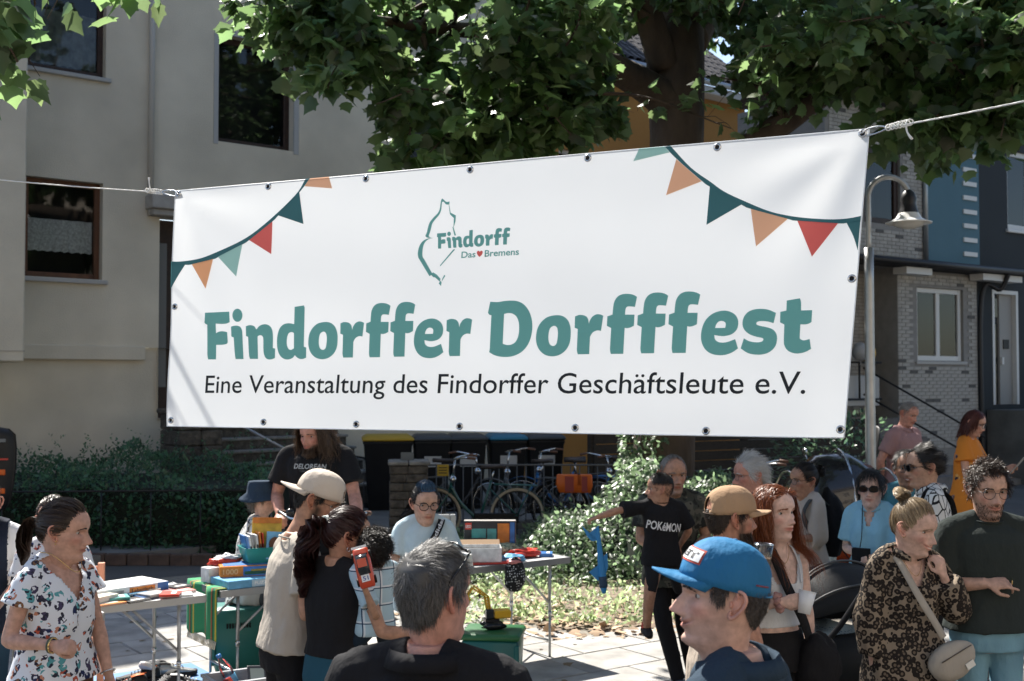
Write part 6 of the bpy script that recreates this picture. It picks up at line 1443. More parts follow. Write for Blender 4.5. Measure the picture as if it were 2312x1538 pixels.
def build_bins():
 body = mat('bin_body', (.012, .012, .013), .6, var=.2, vscale=4); axis = [(-.14, 'bin_yellow', (.42, .27, .02), 875, 'yellow lidded wheelie bin beside the entrance steps'), (0, 'bin_grey', (.05, .055, .06), 973, 'dark grey lidded wheelie bin next to the yellow lidded one'), (0, 'bin_grey', (.05, .055, .06), 1052, 'dark grey lidded wheelie bin next to the blue lidded one'), (0, 'bin_blue', (.025, .16, .26), 1142, 'blue lidded wheelie bin behind the bicycles'), (0, 'bin_grey', (.05, .055, .06), 1228, 'dark wheelie bin with a red and white sticker behind the bicycles')]
 for k, (dz, mn, c, px, lb) in enumerate(axis):
  p = at(px, 990, 18.6); w = .36 if k == 0 else .27
  t = thing('wheelie_bin', lb, 'bin', (p.x, 18.6 + .1 * k, 0), radians(8), 'bins in a row')
  m_ = MB(); m_.loft([[(x * a, y * b, z) for x, y in ((-1, -1), (1, -1), (1, 1), (-1, 1))] for a, b, z in ((w * .8, .24, .06), (w, .34, 1.10), (w * 1.06, .37, 1.14), (w * 1.06, .37, 1.18))]); m_.build('body', body, t, bevel=.015)
  m_ = MB(); m_.loft([[(x * a, y * b, z) for x, y in ((-1, -1), (1, -1), (1, 1), (-1, 1))] for a, b, z in ((w * 1.1, .40, 1.182), (w * 1.1, .40, 1.22), (w * .9, .33, 1.27))]); m_.build('lid', mat(mn, c, .5), t, bevel=.015)
  m_ = MB(); m_.tube([(-w, .38, 1.16), (w, .38, 1.16)], .018, 6); m_.build('handle', body, t)
  for x in (-w * .9, w * .9): m_ = MB(); m_.tube([(x - .03, .22, .10), (x + .03, .22, .10)], .10, 14); m_.build('wheel', mat('rubber', (0, 0, 0)), t)
  if k:
   m_ = MB(); m_.box2((-.13, -.325, .78), (.13, -.318, .98)); st = m_.build('sticker', mat('sticker_white', (.40, .40, .39), .6), t)
   m_ = MB(); m_.box2((-.13, -.326, .985), (.13, -.322, 1.06)); m_.build('sticker', mat('sticker_red', (.30, .05, .04), .6) if k == 4 else mat('sticker_grey', (.12, .13, .13), .6), t)
 # railing in front of the bins, gate pier of stone
 t = thing('railing', 'low grey metal railing between the gate pier and the plane tree', 'railing', (0, 16.4, 0)); ir = mat('grey_iron', (.10, .10, .10), .5)
 x0, x1 = at(965, 1048, 16.4).x, at(1430, 1048, 16.4).x
 m_ = MB(); m_.tube([(x0, 0, .95), (x1, 0, .95)], .014, 6); m_.build('rail', ir, t); m_ = MB(); m_.tube([(x0, 0, .18), (x1, 0, .18)], .012, 6); m_.build('rail', ir, t)
 for k in range(24):
  x = x0 + (x1 - x0) * k / 23; m_ = MB(); m_.tube([(x, 0, 0), (x, 0, .95)], .008, 5); m_.build('bar', ir, t)
 p = at(921, 1200, 15.0); t = thing('gate_pier', 'square stone gate pier with a flat capstone', 'pier', (p.x, 15.1, 0), radians(6)); stone = mat('pier_stone', (.085, .072, .058), .95, var=.5, vscale=12, bump=1, bscale=30, bdist=.02)
 rr = random.Random(3)
 for k in range(10):
  a = rr.uniform(-.08, .08)
  for (xa, xb) in ((-.235, a - .004), (a + .004, .235)):
   m_ = MB(); j = rr.uniform(0, .012); m_.box2((xa - j, -.235 - j, .105 * k), (xb, .235, .105 * k + .098)); m_.build('stone', stone, t, bevel=.012)
 for xa, xb in ((-.26, -.01), (0, .26)):
  m_ = MB(); m_.box2((xa, -.26, 1.052), (xb, .26, 1.10)); m_.build('capstone', mat('capstone', (.20, .19, .17), .9, var=.3, vscale=9, bump=.4, bscale=40), t, bevel=.012)
 m_ = MB(); m_.box2((-.10, -.02, 1.102), (.06, 0, 1.20)); m_.build('number_plate', mat('sticker_grey', (0, 0, 0)), t)
 # small yellow signs
 for px, py, d, lb in ((1000, 1062, 15.9, 'small yellow notice fixed to the metal railing'), (612, 1130, 13.2, 'small yellow notice fixed to the rail by the hedge')):
  c = at(px, py, d); t = thing('notice', lb, 'sign', (c.x, c.y, 0)); m_ = MB(); m_.box((0, 0, c.z), (.15, .012, .15)); m_.build('plate', mat('notice_yellow', (.48, .30, .02), .5), t); m_ = MB(); m_.tube([(0, .02, 0), (0, .02, c.z + .05)], .01, 5); m_.build('post', ir, t)
  for k in range(3): m_ = MB(); m_.box((0, -.0075, c.z + .035 - .035 * k), (.11, .003, .012)); m_.build('text_line', mat('print_black_paint', (.02, .02, .02), .6), t)
 # wooden fence and planks behind the tree
 c = at(1640, 1040, 19.5); t = thing('board_fence', 'dark wooden board fence behind the plane tree', 'fence', (c.x, 19.4, 0), radians(30)); dw = mat('old_board', (.035, .028, .022), .9, var=.4, vscale=9, stretch=(1, 1, 8))
 for k in range(9):
  m_ = MB(); m_.box2((-2.6, -.012, .06 + .155 * k), (3.4, .012, .20 + .155 * k)); m_.build('board', dw, t)
 for x in (-2.6, -1.1, .4, 1.9, 3.4): m_ = MB(); m_.box2((x - .05, .014, 0), (x + .05, .10, 1.5)); m_.build('post', dw, t)
 # orange plastic crates by the bikes
 for px, w in ((1284, .19), (1318, .12)):
  c = at(px, 1100, 16.0); t = thing('pannier', ('wide' if w > .15 else 'narrow') + ' orange pannier bag hung at the parked bicycles', 'bag', (c.x, 15.9, .62)); m_ = MB(); m_.loft([[(x * a, y * b, z) for x, y in ((-1, -1), (1, -1), (1, 1), (-1, 1))] for a, b, z in ((w * .7, .06, 0), (w * .9, .08, .1), (w * .85, .07, .24))]); m_.build('body', mat('pannier_orange', (.62, .12, .01), .5), t, bevel=.012)
  m_ = MB(); m_.box2((-w * .3, -.085, .02), (w * .3, -.078, .22)); m_.build('strap', mat('sticker_red', (0, 0, 0)), t)
def cloth_sheet(f, nu, nv, name, m, par, thick=.004):
 mb = MB(); mb.add([f(i / nu, j / nv) for j in range(nv + 1) for i in range(nu + 1)], [(j * (nu + 1) + i, j * (nu + 1) + i + 1, (j + 1) * (nu + 1) + i + 1, (j + 1) * (nu + 1) + i) for j in range(nv) for i in range(nu)], True)
 o = mb.build(name, m, par); s_ = o.modifiers.new('t', 'SOLIDIFY'); s_.thickness = thick; return o
def folding_table(label, corner, L, D, top_m, h=.74, lean=0):
 """corner = front right corner; runs back to the left along the street direction"""
 t = thing('folding_table', label, 'table', (corner[0], corner[1], .02), RZ)
 m_ = MB(); m_.box2((-L, 0, h - .035), (0, D, h)); m_.build('table_top', top_m, t, bevel=.004)
 al = mat('alu', (.50, .51, .52), .35, metal=.9)
 m_ = MB(); m_.box2((-L - .008, -.009, h - .042), (.008, -.001, h + .003)); m_.build('edge_trim', al, t); m_ = MB(); m_.box2((.001, -.009, h - .042), (.009, D + .009, h + .003)); m_.build('edge_trim', al, t); m_ = MB(); m_.box2((-L - .009, 0, h - .042), (-L - .001, D + .009, h + .003)); m_.build('edge_trim', al, t)
 for x in (-.14, -L + .14):
  for y in (.06, D - .06):
   m_ = MB(); m_.tube([(x, y, h - .04), (x, y, .30)], .0125, 8); lg = m_.build('leg', galv(), t)
   m_ = MB(); m_.tube([(x, y, .33), (x, y, .0)], .0100, 8); m_.build('leg_extension', galv(), lg); m_ = MB(); m_.tube([(x, y, .34), (x, y, .315)], .016, 8); m_.build('leg_joint', metal(), lg)
  m_ = MB(); sgn = -1 if x > -L / 2 else 1; m_.tube([(x, .06, .40), (x + sgn * .30, .06, h - .045)], .009, 6); m_.build('brace', galv(), t); m_ = MB(); m_.tube([(x, D - .06, .40), (x + sgn * .30, D - .06, h - .045)], .009, 6); m_.build('brace', galv(), t)
  m_ = MB(); m_.tube([(x, .06, .12), (x, D - .06, .12)], .009, 6); m_.build('cross_bar', galv(), t)
 M = Matrix.Translation(Vector((corner[0], corner[1], .02))) @ Matrix.Rotation(RZ, 4, 'Z')
 return t, lambda x, y, z=0: M @ Vector((x, y, h + .003 + z))
def box_thing(name, label, cat, p, size, rz, m, panels=(), open_=False, lid=None):
 """carton: body plus printed side panels (face, x0, x1, z0, z1, material)"""
 t = thing(name, label, cat, p, rz); sx, sy, sz = size
 if open_:
  for a, b in (((-sx / 2, -sy / 2, 0), (sx / 2, sy / 2, .004)), ((-sx / 2, -sy / 2, .004), (sx / 2, -sy / 2 + .004, sz)), ((-sx / 2, sy / 2 - .004, .004), (sx / 2, sy / 2, sz)), ((-sx / 2, -sy / 2 + .004, .004), (-sx / 2 + .004, sy / 2 - .004, sz)), ((sx / 2 - .004, -sy / 2 + .004, .004), (sx / 2, sy / 2 - .004, sz))):
   m_ = MB(); m_.box2(a, b); m_.build('side', m, t)
 else:
  m_ = MB(); m_.box2((-sx / 2, -sy / 2, 0), (sx / 2, sy / 2, sz)); m_.build('body', m, t, bevel=.003)
 for (fc, a, b, c, d, pm) in panels:
  m_ = MB(); e = .002
  if fc == 'f': m_.box2((a, -sy / 2 - e, c), (b, -sy / 2 - .0003, d))
  elif fc == 'r': m_.box2((sx / 2 + .0003, a, c), (sx / 2 + e, b, d))
  elif fc == 'l': m_.box2((-sx / 2 - e, a, c), (-sx / 2 - .0003, b, d))
  else: m_.box2((a, c, sz + .0003), (b, d, sz + e))
  m_.build('print', pm, t)
 return t
def flat_text(par, txt, p, w, h, m, axis='f', bold=.02, name='lettering'):
 bm = text_bm(txt, bold); fit_bm(bm, -w / 2, w / 2, 0, h)
 for v in bm.verts:
  a, b = v.co.x, v.co.y
  v.co = (p[0] + a, p[1], p[2] + b) if axis == 'f' else ((p[0] + a, p[1] + b, p[2]) if axis == 't' else ((p[0], p[1] + a, p[2] + b) if axis == 'r' else (p[0], p[1] - a, p[2] + b)))
 me = bpy.data.meshes.new(name); bm.to_mesh(me); bm.free(); me.materials.append(m); return link(bpy.data.objects.new(name, me), par)
def book(label, p, size, rz, cover, tilt=None):
 t = thing('book', label, 'book', p, rz, 'books and games on the fair tables'); sx, sy, sz = size
 if tilt: t.rotation_euler = tilt + (rz,) if len(tilt) == 2 else tilt
 m_ = MB(); m_.box2((-sx / 2 + .004, -sy / 2 + .003, .003), (sx / 2 - .002, sy / 2 - .003, sz - .003)); m_.build('pages', mat('paper', (.70, .68, .62), .9), t)
 m_ = MB(); m_.box2((-sx / 2, -sy / 2, 0), (sx / 2, sy / 2, .0028)); m_.box2((-sx / 2, -sy / 2, sz - .0028), (sx / 2, sy / 2, sz)); m_.box2((-sx / 2 - .003, -sy / 2, 0), (-sx / 2 - .0002, sy / 2, sz)); m_.build('cover', cover, t)
 m_ = MB(); m_.box2((-sx * .3, -sy * .3, sz + .0003), (sx * .3, -sy * .05, sz + .0012)); m_.build('title', mat('paper', (0, 0, 0)), t)
 return t
def bag_lump(par, name, c, r, m, seed=0, n=28, amp=.15):
 mb = MB(); rr = np.random.default_rng(seed); k = rr.normal(0, 1, (6, 3)) * 3; ph = rr.uniform(0, 6, 6)
 rings = []
 for j in range(15):
  a = -pi / 2 + pi * j / 14; a = max(-1.5, min(1.5, a)); ring = []
  for i in range(n):
   th = 2 * pi * i / n; d = np.array((cos(a) * cos(th), cos(a) * sin(th), sin(a))); q = 1 + amp * np.mean([sin(k[l] @ d * 1.6 + ph[l]) for l in range(6)]) * 2
   v = d * q * np.array(r); v[2] = max(v[2], -r[2] * .85); ring.append(np.array(c) + v)
  rings.append(ring)
 mb.loft(rings); return mb.build(name, m, par)
def shoe_thing(label, p, rz, upper, sole, accent=None, tilt=(0, 0)):
 t = thing('shoe', label, 'shoe', p, rz, 'second-hand shoes on the mat'); t.rotation_euler = (tilt[0], tilt[1], rz)
 m_ = MB(); sec = [(-.135, .022, .075), (-.125, .036, .105), (-.06, .040, .105), (-.02, .038, .085), (.03, .043, .065), (.09, .046, .052), (.13, .035, .040), (.148, .015, .028)]
 m_.loft([[(x, w * cos(a), .022 + max(0., (h - .022) * (.5 + .5 * sin(a)))) for a in np.linspace(0, 2 * pi, 17)[:-1]] for x, w, h in sec]); m_.build('upper', upper, t)
 m_ = MB(); m_.loft([[(x, w * cos(a) * 1.06, (.0 if sin(a) < 0 else .028) + .008 * (abs(x) / .15) ** 3) for a in np.linspace(0.01, 2 * pi + .01, 17)[:-1]] for x, w, h in [(-.145, .02, 0), (-.13, .037, 0), (-.06, .042, 0), (.03, .046, 0), (.09, .049, 0), (.135, .037, 0), (.156, .014, 0)]]); m_.build('sole', sole, t)
 m_ = MB(); m_.loft([[(x, w * cos(a), z + .003 * sin(a)) for a in np.linspace(0, 2 * pi, 13)[:-1]] for x, w, z in ((-.115, .022, .108), (-.07, .028, .107), (-.03, .024, .094))]); m_.build('opening', accent or mat('shoe_inside', (.03, .03, .03), .9), t)
 m_ = MB()
 for k in range(4): m_.tube([(-.015 + .022 * k, -.022, .088 - .008 * k), (-.012 + .022 * k, 0, .093 - .008 * k), (-.015 + .022 * k, .022, .088 - .008 * k)], .003, 5)
 m_.build('laces', sole, t)['kind'] = 'stuff'
 if accent:
  m_ = MB()
  for sg in (-1, 1): m_.tube([(-.05, sg * .041, .075), (-.01, sg * .0425, .050), (-.05, sg * .043, .036)], .0045, 5, 10); m_.tube([(-.01, sg * .041, .070), (.03, sg * .0445, .048), (-.01, sg * .0435, .036)], .0045, 5, 10)
  m_.build('stripe', accent, t)['kind'] = 'stuff'
 return t
def build_fair():
 white = mat('table_white', (.74, .74, .72), .5, var=.05, vscale=5); beige = mat('table_grey', (.45, .45, .44), .55, var=.08, vscale=6)
 PAL = {k: mat('cover_' + k, c, .35, var=.25, vscale=18) for k, c in dict(red=(.55, .05, .03), teal=(.06, .28, .27), blue=(.04, .16, .42), orange=(.62, .20, .03), black=(.02, .02, .025), cream=(.62, .58, .48), pink=(.60, .22, .20), green=(.06, .20, .08), sky=(.14, .38, .58), yellow=(.65, .42, .05), grey=(.3, .3, .31), white=(.74, .74, .73)).items()}
 # --- left tables
 t, q = folding_table('white folding table of books beside the shoes on the blue mat', at(462, 1349, 7.52)[:2], 1.25, .58, white)
 bx = box_thing('game_box', 'large white board game box lying on the book table', 'box', q(-.42, .36), (.52, .30, .062), RZ + .25, PAL['white'], [('f', -.02, .16, .012, .054, PAL['orange']), ('f', .18, .258, .001, .061, PAL['blue']), ('f', -.24, -.06, .02, .045, PAL['grey']), ('r', -.10, .10, .01, .05, PAL['sky'])])
 flat_text(bx, 'Labyrinth', (.07, -.1525, .024), .15, .022, PAL['black'])
 sp = [(-.86, .10, .19, .14, .030, 'teal', .3, 'teal thick book at the front of the book table'), (-.62, .12, .18, .15, .034, 'cream', .5, 'cream book lying open edged beside the teal one'), (-.60, .06, .22, .16, .010, 'orange', .2, 'thin orange booklet under the cream book'), (-.78, .26, .22, .16, .012, 'pink', -.5, 'pink flat booklet before the plush toy'), (-.95, .22, .22, .16, .028, 'black', .1, 'black book with coloured spine before the plush toy'),
          (-.30, .14, .15, .13, .012, 'blue', .15, 'blue disc case at the table corner'), (-.28, .13, .15, .13, .012, 'grey', .35, 'grey disc case stacked on the blue one'), (-.12, .20, .22, .15, .014, 'pink', .1, 'flat picture book with a pink edge at the table end'), (-1.0, .06, .28, .20, .008, 'sky', .15, 'thin sky blue magazine hanging over the table front'), (-.42, .06, .15, .13, .010, 'black', .3, 'black disc case next to the orange booklet'), (-.15, .10, .20, .14, .010, 'white', -.2, 'white picture book near the table end')]
 for k, (x, y, a, b, c, cl, rz, lb) in enumerate(sp): book(lb, q(x, y, .013 if k in (1, 6) else 0), (a, b, c), RZ + rz, PAL[cl])
 for k, (cl, x, y) in enumerate((('yellow', -.52, .20), ('red', -.20, .05), ('green', -.70, .20), ('sky', -.36, .24), ('cream', -.24, .30), ('orange', -1.08, .16), ('black', -.06, .30), ('teal', -.50, .12))):
  book(cl + ' cased disc lying in the loose heap on the book table', q(x, y, .014), (.135, .12, .010 + .004 * (k % 3)), RZ + k * 1.1, PAL[cl])
 pl = thing('plush_toy', 'cream plush animal lying beside the board game box', 'plush toy', q(-.88, .34), RZ); pm = mat('plush', (.62, .52, .44), .95, bump=.8, bscale=160)
 bag_lump(pl, 'body', (.04, 0, .05), (.11, .06, .055), pm, 1); bag_lump(pl, 'head', (-.13, .0, .055), (.06, .05, .05), pm, 2)
 for y in (-.04, .05): m_ = MB(); m_.tube([(-.14, y * .8, .09), (-.17, y * 1.4, .12), (-.15, y * 2, .06)], [.012, .016, .008], 7, 8); m_.build('ear', pm, pl); m_ = MB(); m_.tube([(.10, y, .04), (.18, y * 1.6, .02)], [.026, .018], 8, 6); m_.build('leg', pm, pl)
 t, q2 = folding_table('white folding table at the view edge behind the butterfly shirt woman', at(232, 1385, 6.95)[:2], 1.3, .58, white)
 tr = thing('toy_truck', 'black toy truck with big wheels and red trim on the table', 'toy', q2(-.78, .16), RZ + .4)
 m_ = MB(); m_.box2((-.12, -.045, .05), (.12, .045, .085)); m_.box2((-.02, -.04, .087), (.08, .04, .13)); m_.build('body', PAL['red'], tr, bevel=.008)
 for x in (-.08, .08):
  for y in (-.065, .065): m_ = MB(); m_.tube([(x, y - .02, .042), (x, y + .02, .042)], .042, 16); w_ = m_.build('wheel', mat('rubber', (0, 0, 0)), tr); m_ = MB(); m_.tube([(x, y - .021, .042), (x, y + .021, .042)], .016, 10); m_.build('hub', PAL['grey'], w_)
 book('brown picture book lying behind the toy truck', q2(-.98, .36), (.24, .18, .02), RZ - .2, PAL['orange']); book('yellow booklet beside the toy truck', q2(-.60, .30), (.18, .14, .012), RZ + .6, PAL['yellow'])
 c = at(60, 1300, 7.2); ch = thing('chair', 'pale orange wooden chair back between the people at the fair table', 'chair', (c.x, 7.9, .02), radians(10)); wd_ = mat('pale_wood', (.62, .27, .16), .6, var=.15, vscale=14)
 for x in (-.2, .2):
  m_ = MB(); m_.box2((x - .02, -.02, 0), (x + .02, .02, .88)); m_.build('leg', wd_, ch); m_ = MB(); m_.box2((x - .02, -.42, 0), (x + .02, -.38, .44)); m_.build('leg', wd_, ch)
 m_ = MB(); m_.box2((-.22, -.43, .442), (.22, .0, .475)); m_.build('seat', wd_, ch, bevel=.008)
 for z in (.60, .74): m_ = MB(); m_.box2((-.18, -.012, z), (.18, .012, z + .12)); m_.build('back_slat', wd_, ch, bevel=.006)
 # black perforated crate and sign at lower left
 cr = thing('crate', 'black perforated plastic crate under the left fair table', 'crate', (at(15, 1500, 6.9).x, 7.0, .02), RZ); bp = mat('crate_black', (.012, .012, .013), .5)
 for a, b in (((-.3, -.2, 0), (.3, .2, .02)), ((-.3, -.2, .02), (.3, -.18, .05)), ((-.3, -.2, .26), (.3, -.18, .30)), ((-.3, .18, .02), (.3, .2, .30)), ((-.3, -.18, .02), (-.28, .18, .30)), ((.28, -.18, .02), (.3, .18, .30))): m_ = MB(); m_.box2(a, b); m_.build('side', bp, cr)
 for k in range(13): m_ = MB(); m_.box2((-.29 + .046 * k, -.199, .05), (-.275 + .046 * k, -.183, .26)); m_.build('bar', bp, cr)
 m_ = MB(); m_.box2((-.26, -.26, .31), (.26, -.245, .40)); cs = m_.build('card_sign', mat('card_white', (.6, .58, .54), .8), cr); flat_text(cs, 'DRUCK ON', (.05, -.2615, .335), .36, .045, PAL['black'])
 # --- middle table with puzzles
 t, q3 = folding_table('small folding table with puzzles and a basket of books', (at(500, 1327, 7.95).x + 1.0 * .815, 7.95 + 1.0 * .58), 1.0, .60, beige, .69)
 b_ = box_thing('puzzle_box', 'pale blue flat puzzle box at the table corner', 'box', q3(-.74, .15), (.44, .28, .055), RZ + .05, PAL['sky'], [('f', -.05, .215, .004, .050, mat('cover_pale', (.42, .55, .62), .4))]); flat_text(b_, 'PUZZLE  1000', (.08, -.1425, .018), .22, .02, PAL['white'])
 b_ = box_thing('puzzle_box', 'orange thousand piece puzzle box with a landscape picture', 'box', q3(-.72, .26, .056), (.37, .26, .07), RZ - .30, PAL['orange'], [('f', -.03, .178, .004, .066, PAL['blue']), ('f', -.02, .17, .012, .034, PAL['green']), ('f', .02, .14, .034, .048, PAL['yellow']), ('t', -.16, .16, -.10, .10, PAL['blue']), ('r', -.08, .08, .02, .05, PAL['red'])])
 flat_text(b_, '1000', (-.115, -.1325, .018), .10, .036, mat('cover_gold', (.75, .42, .18), .5)); flat_text(b_, 'Ravensburg', (.188, .0, .028), .11, .018, PAL['white'], 'r')
 b_ = box_thing('carton', 'small white carton beside the orange puzzle box', 'box', q3(-.93, .34, 0), (.12, .10, .11), RZ + .2, PAL['white'])
 sc_ = thing('red_scarf', 'red and white ruffled cloth lying on the puzzle box', 'cloth', q3(-.82, .40, .10), RZ); bag_lump(sc_, 'cloth', (0, 0, .03), (.11, .07, .035), PAL['red'], 4, amp=.3); bag_lump(sc_, 'fringe', (.03, 0, .055), (.09, .05, .02), PAL['white'], 5, amp=.4)
 bk = thing('book_basket', 'turquoise plastic basket holding upright children books', 'basket', q3(-.58, .28, .128), RZ - .15); tq = mat('basket_turquoise', (.05, .36, .32), .35, trans=.25)
 m_ = MB(); m_.loft([[(x * a, y * b, z) for x, y in ((-1, -1), (1, -1), (1, 1), (-1, 1))] for a, b, z in ((.125, .085, 0), (.145, .10, .06), (.155, .11, .10), (.165, .12, .105), (.15, .105, .106), (.12, .08, .01))], False); m_.build('tub', tq, bk, bevel=.004)
 for k, (x, cl, w, h, rz_, ly) in enumerate(((-.11, 'blue', .008, .20, .1, -.25), (-.095, 'white', .012, .18, .05, -.18), (-.075, 'grey', .010, .185, .0, -.15), (-.055, 'white', .014, .175, .0, -.12), (-.035, 'orange', .012, .19, .0, -.10), (-.015, 'red', .008, .18, .0, -.08))):
  m_ = thing('book', '%s spined children book standing in the turquoise basket' % ('dark blue outer', 'white narrow', 'grey', 'white wide', 'orange', 'red')[k], 'book', q3(-.58, .28, .14), RZ - .15, 'books standing in the basket'); m_.rotation_euler = (0, ly, RZ - .15)
  s_ = MB(); s_.box2((x, -.07, .01), (x + w, .075, .01 + h)); s_.build('cover', PAL[cl], m_); s_ = MB(); s_.box2((x + .001, -.0715, .05), (x + w - .001, -.0703, .12)); s_.build('title', PAL['black'], m_)
 m_ = thing('book', 'sky blue picture book with a round monster face in the basket', 'book', q3(-.58, .28, .14), RZ - .15); s_ = MB(); s_.box((.055, -.075, .10), (.115, .012, .19), rot=(-.15, .10, 0)); s_.build('cover', PAL['sky'], m_)
 s_ = MB(); s_.ellipsoid((.055, -.084, .11), (.042, .004, .05), 16, 8); s_.build('picture', mat('cover_brown', (.12, .05, .025), .5), m_)
 m_ = thing('book', 'tall orange spiral bound book at the back of the basket', 'book', q3(-.58, .28, .14), RZ - .15); s_ = MB(); s_.box((.03, .04, .15), (.21, .014, .26), rot=(-.08, .06, 0)); s_.build('cover', PAL['yellow'], m_); s_ = MB(); s_.box((.03, .028, .265), (.20, .01, .04), rot=(-.08, .06, 0)); s_.build('heading', PAL['orange'], m_)
 bl = thing('striped_blanket', 'green striped blanket with fringe hanging over the puzzle table end', 'blanket', q3(-1.0, .3, 0), RZ)
 gm = stripe_mat('blanket_green', (.03, .24, .10), [(.55, .42, .06), (.03, .10, .05), (.45, .10, .04)], 26)
 cloth_sheet(lambda u, v: (-.02 - .02 * sin(u * 9) - (.0 if v > .35 else 0) + .18 * max(0, v - .62) / .38, -.28 + .52 * u, .004 - .34 * max(0, (.62 - v) / .62) + .01 * sin(u * 14) * (1 - v)), 24, 16, 'blanket', gm, bl, .006)
 for k in range(24): m_ = MB(); y = -.28 + .0217 * k; m_.tube([(-.03, y, -.335), (-.04, y + .006 * sin(k), -.385)], .004, 4); m_.build('tassel', PAL['cream'], bl)
 # stool bin under the seated woman, grey crate with bottle, reader and books
 def ribbed_bin(label, p, rz, w, d, h, m, lid=None):
  t = thing('storage_bin', label, 'bin', p, rz)
  m_ = MB(); m_.loft([[(x * a, y * b, z) for x, y in ((-1, -1), (1, -1), (1, 1), (-1, 1))] for a, b, z in ((w * .44, d * .44, 0), (w * .5, d * .5, h))]); m_.build('tub', m, t, bevel=.015)
  for sx in (-1, 1):
   m_ = MB(); m_.box2((sx * w * .49 - .02, -d * .51, .05), (sx * w * .49 + .012, -d * .40, h * .94)); m_.build('corner_rib', m, t, bevel=.006)
  for k in range(9): m_ = MB(); m_.box((-.08 + .02 * k, -d * .5 - .001, h * .74), (.012, .008, .035)); m_.build('vent_slot', mat('slot_dark', (.004, .012, .012), .8), t)
  if lid is not None:
   m_ = MB(); m_.loft([[(x * a, y * b, z) for x, y in ((-1, -1), (1, -1), (1, 1), (-1, 1))] for a, b, z in ((w * .53, d * .53, h + .001), (w * .53, d * .53, h + .03), (w * .48, d * .48, h + .042))]); m_.build('lid', lid, t, bevel=.006)
  return t
 teal = mat('bin_teal', (.012, .12, .115), .4, trans=.08)
 ribbed_bin('turquoise storage tub used as a stool by the seated woman', (at(530, 1450, 8.75).x, 8.8, .02), RZ - .3, .36, .34, .44, mat('bin_turquoise', (.03, .18, .16), .4, trans=.1))
 gb = at(1113, 1430, 7.65); ribbed_bin('teal storage tub with a green lid under the toy excavator', (gb.x, 7.72, .02), RZ - .75, .36, .34, .45, teal, mat('lid_green', (.022, .12, .04), .4))
 ex = thing('toy_excavator', 'yellow toy excavator with raised lattice arm on the green lid', 'toy', (gb.x + .0, 7.74, .02 + .494), radians(15)); ye = mat('toy_yellow', (.62, .36, .02), .4); bkp = mat('black_plastic', (0, 0, 0))
 for y in (-.05, .05):
  m_ = MB(); m_.loft([[(x + 0, y + yy, z) for x, z in [(.075 * cos(a) * (1 if abs(cos(a)) < .6 else 1), .02 + .02 * sin(a)) for a in np.linspace(0, 2 * pi, 17)[:-1]]] for yy in (-.018, .018)]); m_.build('track', bkp, ex)
 m_ = MB(); m_.box2((-.06, -.045, .045), (.03, .045, .062)); m_.build('turntable', bkp, ex); m_ = MB(); m_.box2((.0, -.045, .064), (.11, .045, .115)); m_.build('engine_cover', ye, ex, bevel=.008); m_ = MB(); m_.box2((-.055, -.045, .064), (-.005, -.002, .125)); m_.build('cab', mat('cab_dark', (.02, .025, .03), .15), ex, bevel=.006)
 for y in (.005, .035):
  for a, b in (((-.03, y, .08), (-.05, y, .20)), ((-.01, y, .08), (-.03, y, .20)), ((-.05, y, .20), (-.13, y, .255)), ((-.03, y, .20), (-.125, y, .27)), ((-.13, y, .262), (-.165, y, .215))): m_ = MB(); m_.tube([a, b], .006, 5); m_.build('arm_bar', ye, ex)
 for k in range(6): m_ = MB(); z = .09 + .02 * k; m_.tube([(-.03 - .003 * k, .005, z), (-.015 - .003 * k, .035, z + .01)], .0035, 4); m_.build('lattice', ye, ex)
 m_ = MB(); m_.loft([[(-.165 + x, y, .20 + z) for x, z in ((0, .02), (-.03, .0), (-.02, -.03), (.02, -.02))] for y in (-.005, .045)]); m_.build('bucket', ye, ex)
 gc_ = at(555, 1500, 7.3); cr = thing('crate', 'grey stacking crate filled with a bottle and books', 'crate', (gc_.x - .03, 7.35, .02), RZ - .05); gm_ = mat('crate_grey', (.30, .31, .33), .5)
 for a, b in (((-.2, -.15, 0), (.2, .15, .01)), ((-.2, -.15, .01), (.2, -.14, .27)), ((-.2, .14, .01), (.2, .15, .27)), ((-.2, -.14, .01), (-.19, .14, .27)), ((.19, -.14, .01), (.2, .14, .27)), ((-.21, -.16, .272), (.21, -.135, .29)), ((-.21, .135, .272), (.21, .16, .29)), ((-.21, -.134, .272), (-.185, .134, .29)), ((.185, -.134, .272), (.21, .134, .29))): m_ = MB(); m_.box2(a, b); m_.build('side', gm_, cr)
 for x in (-.12, 0, .12): m_ = MB(); m_.box2((x - .004, -.158, .02), (x + .004, -.1505, .25)); m_.build('rib', gm_, cr)
 m_ = MB(); m_.box2((-.205, -.158, .20), (.205, -.151, .215)); m_.build('rib', gm_, cr)
 bt = thing('water_bottle', 'clear plastic bottle with a blue label sticking out of the grey crate', 'bottle', (gc_.x - .07, 7.42, .18), 0); bt.rotation_euler = (.15, -.45, 0); pet = glassmat('clear_plastic', (.92, .95, .96), .08)
 m_ = MB(); m_.lathe([(.0, 0), (.035, 0), (.038, .02), (.036, .10), (.038, .17), (.034, .20), (.014, .245), (.014, .26)], 20); m_.build('body', pet, bt); m_ = MB(); m_.lathe([(.0365, .06), (.0385, .062), (.0385, .13), (.0365, .132)], 20); m_.build('label_band', PAL['sky'], bt); m_ = MB(); m_.lathe([(.016, .255), (.016, .275), (.001, .276)], 14); m_.build('screw_cap', PAL['blue'], bt)
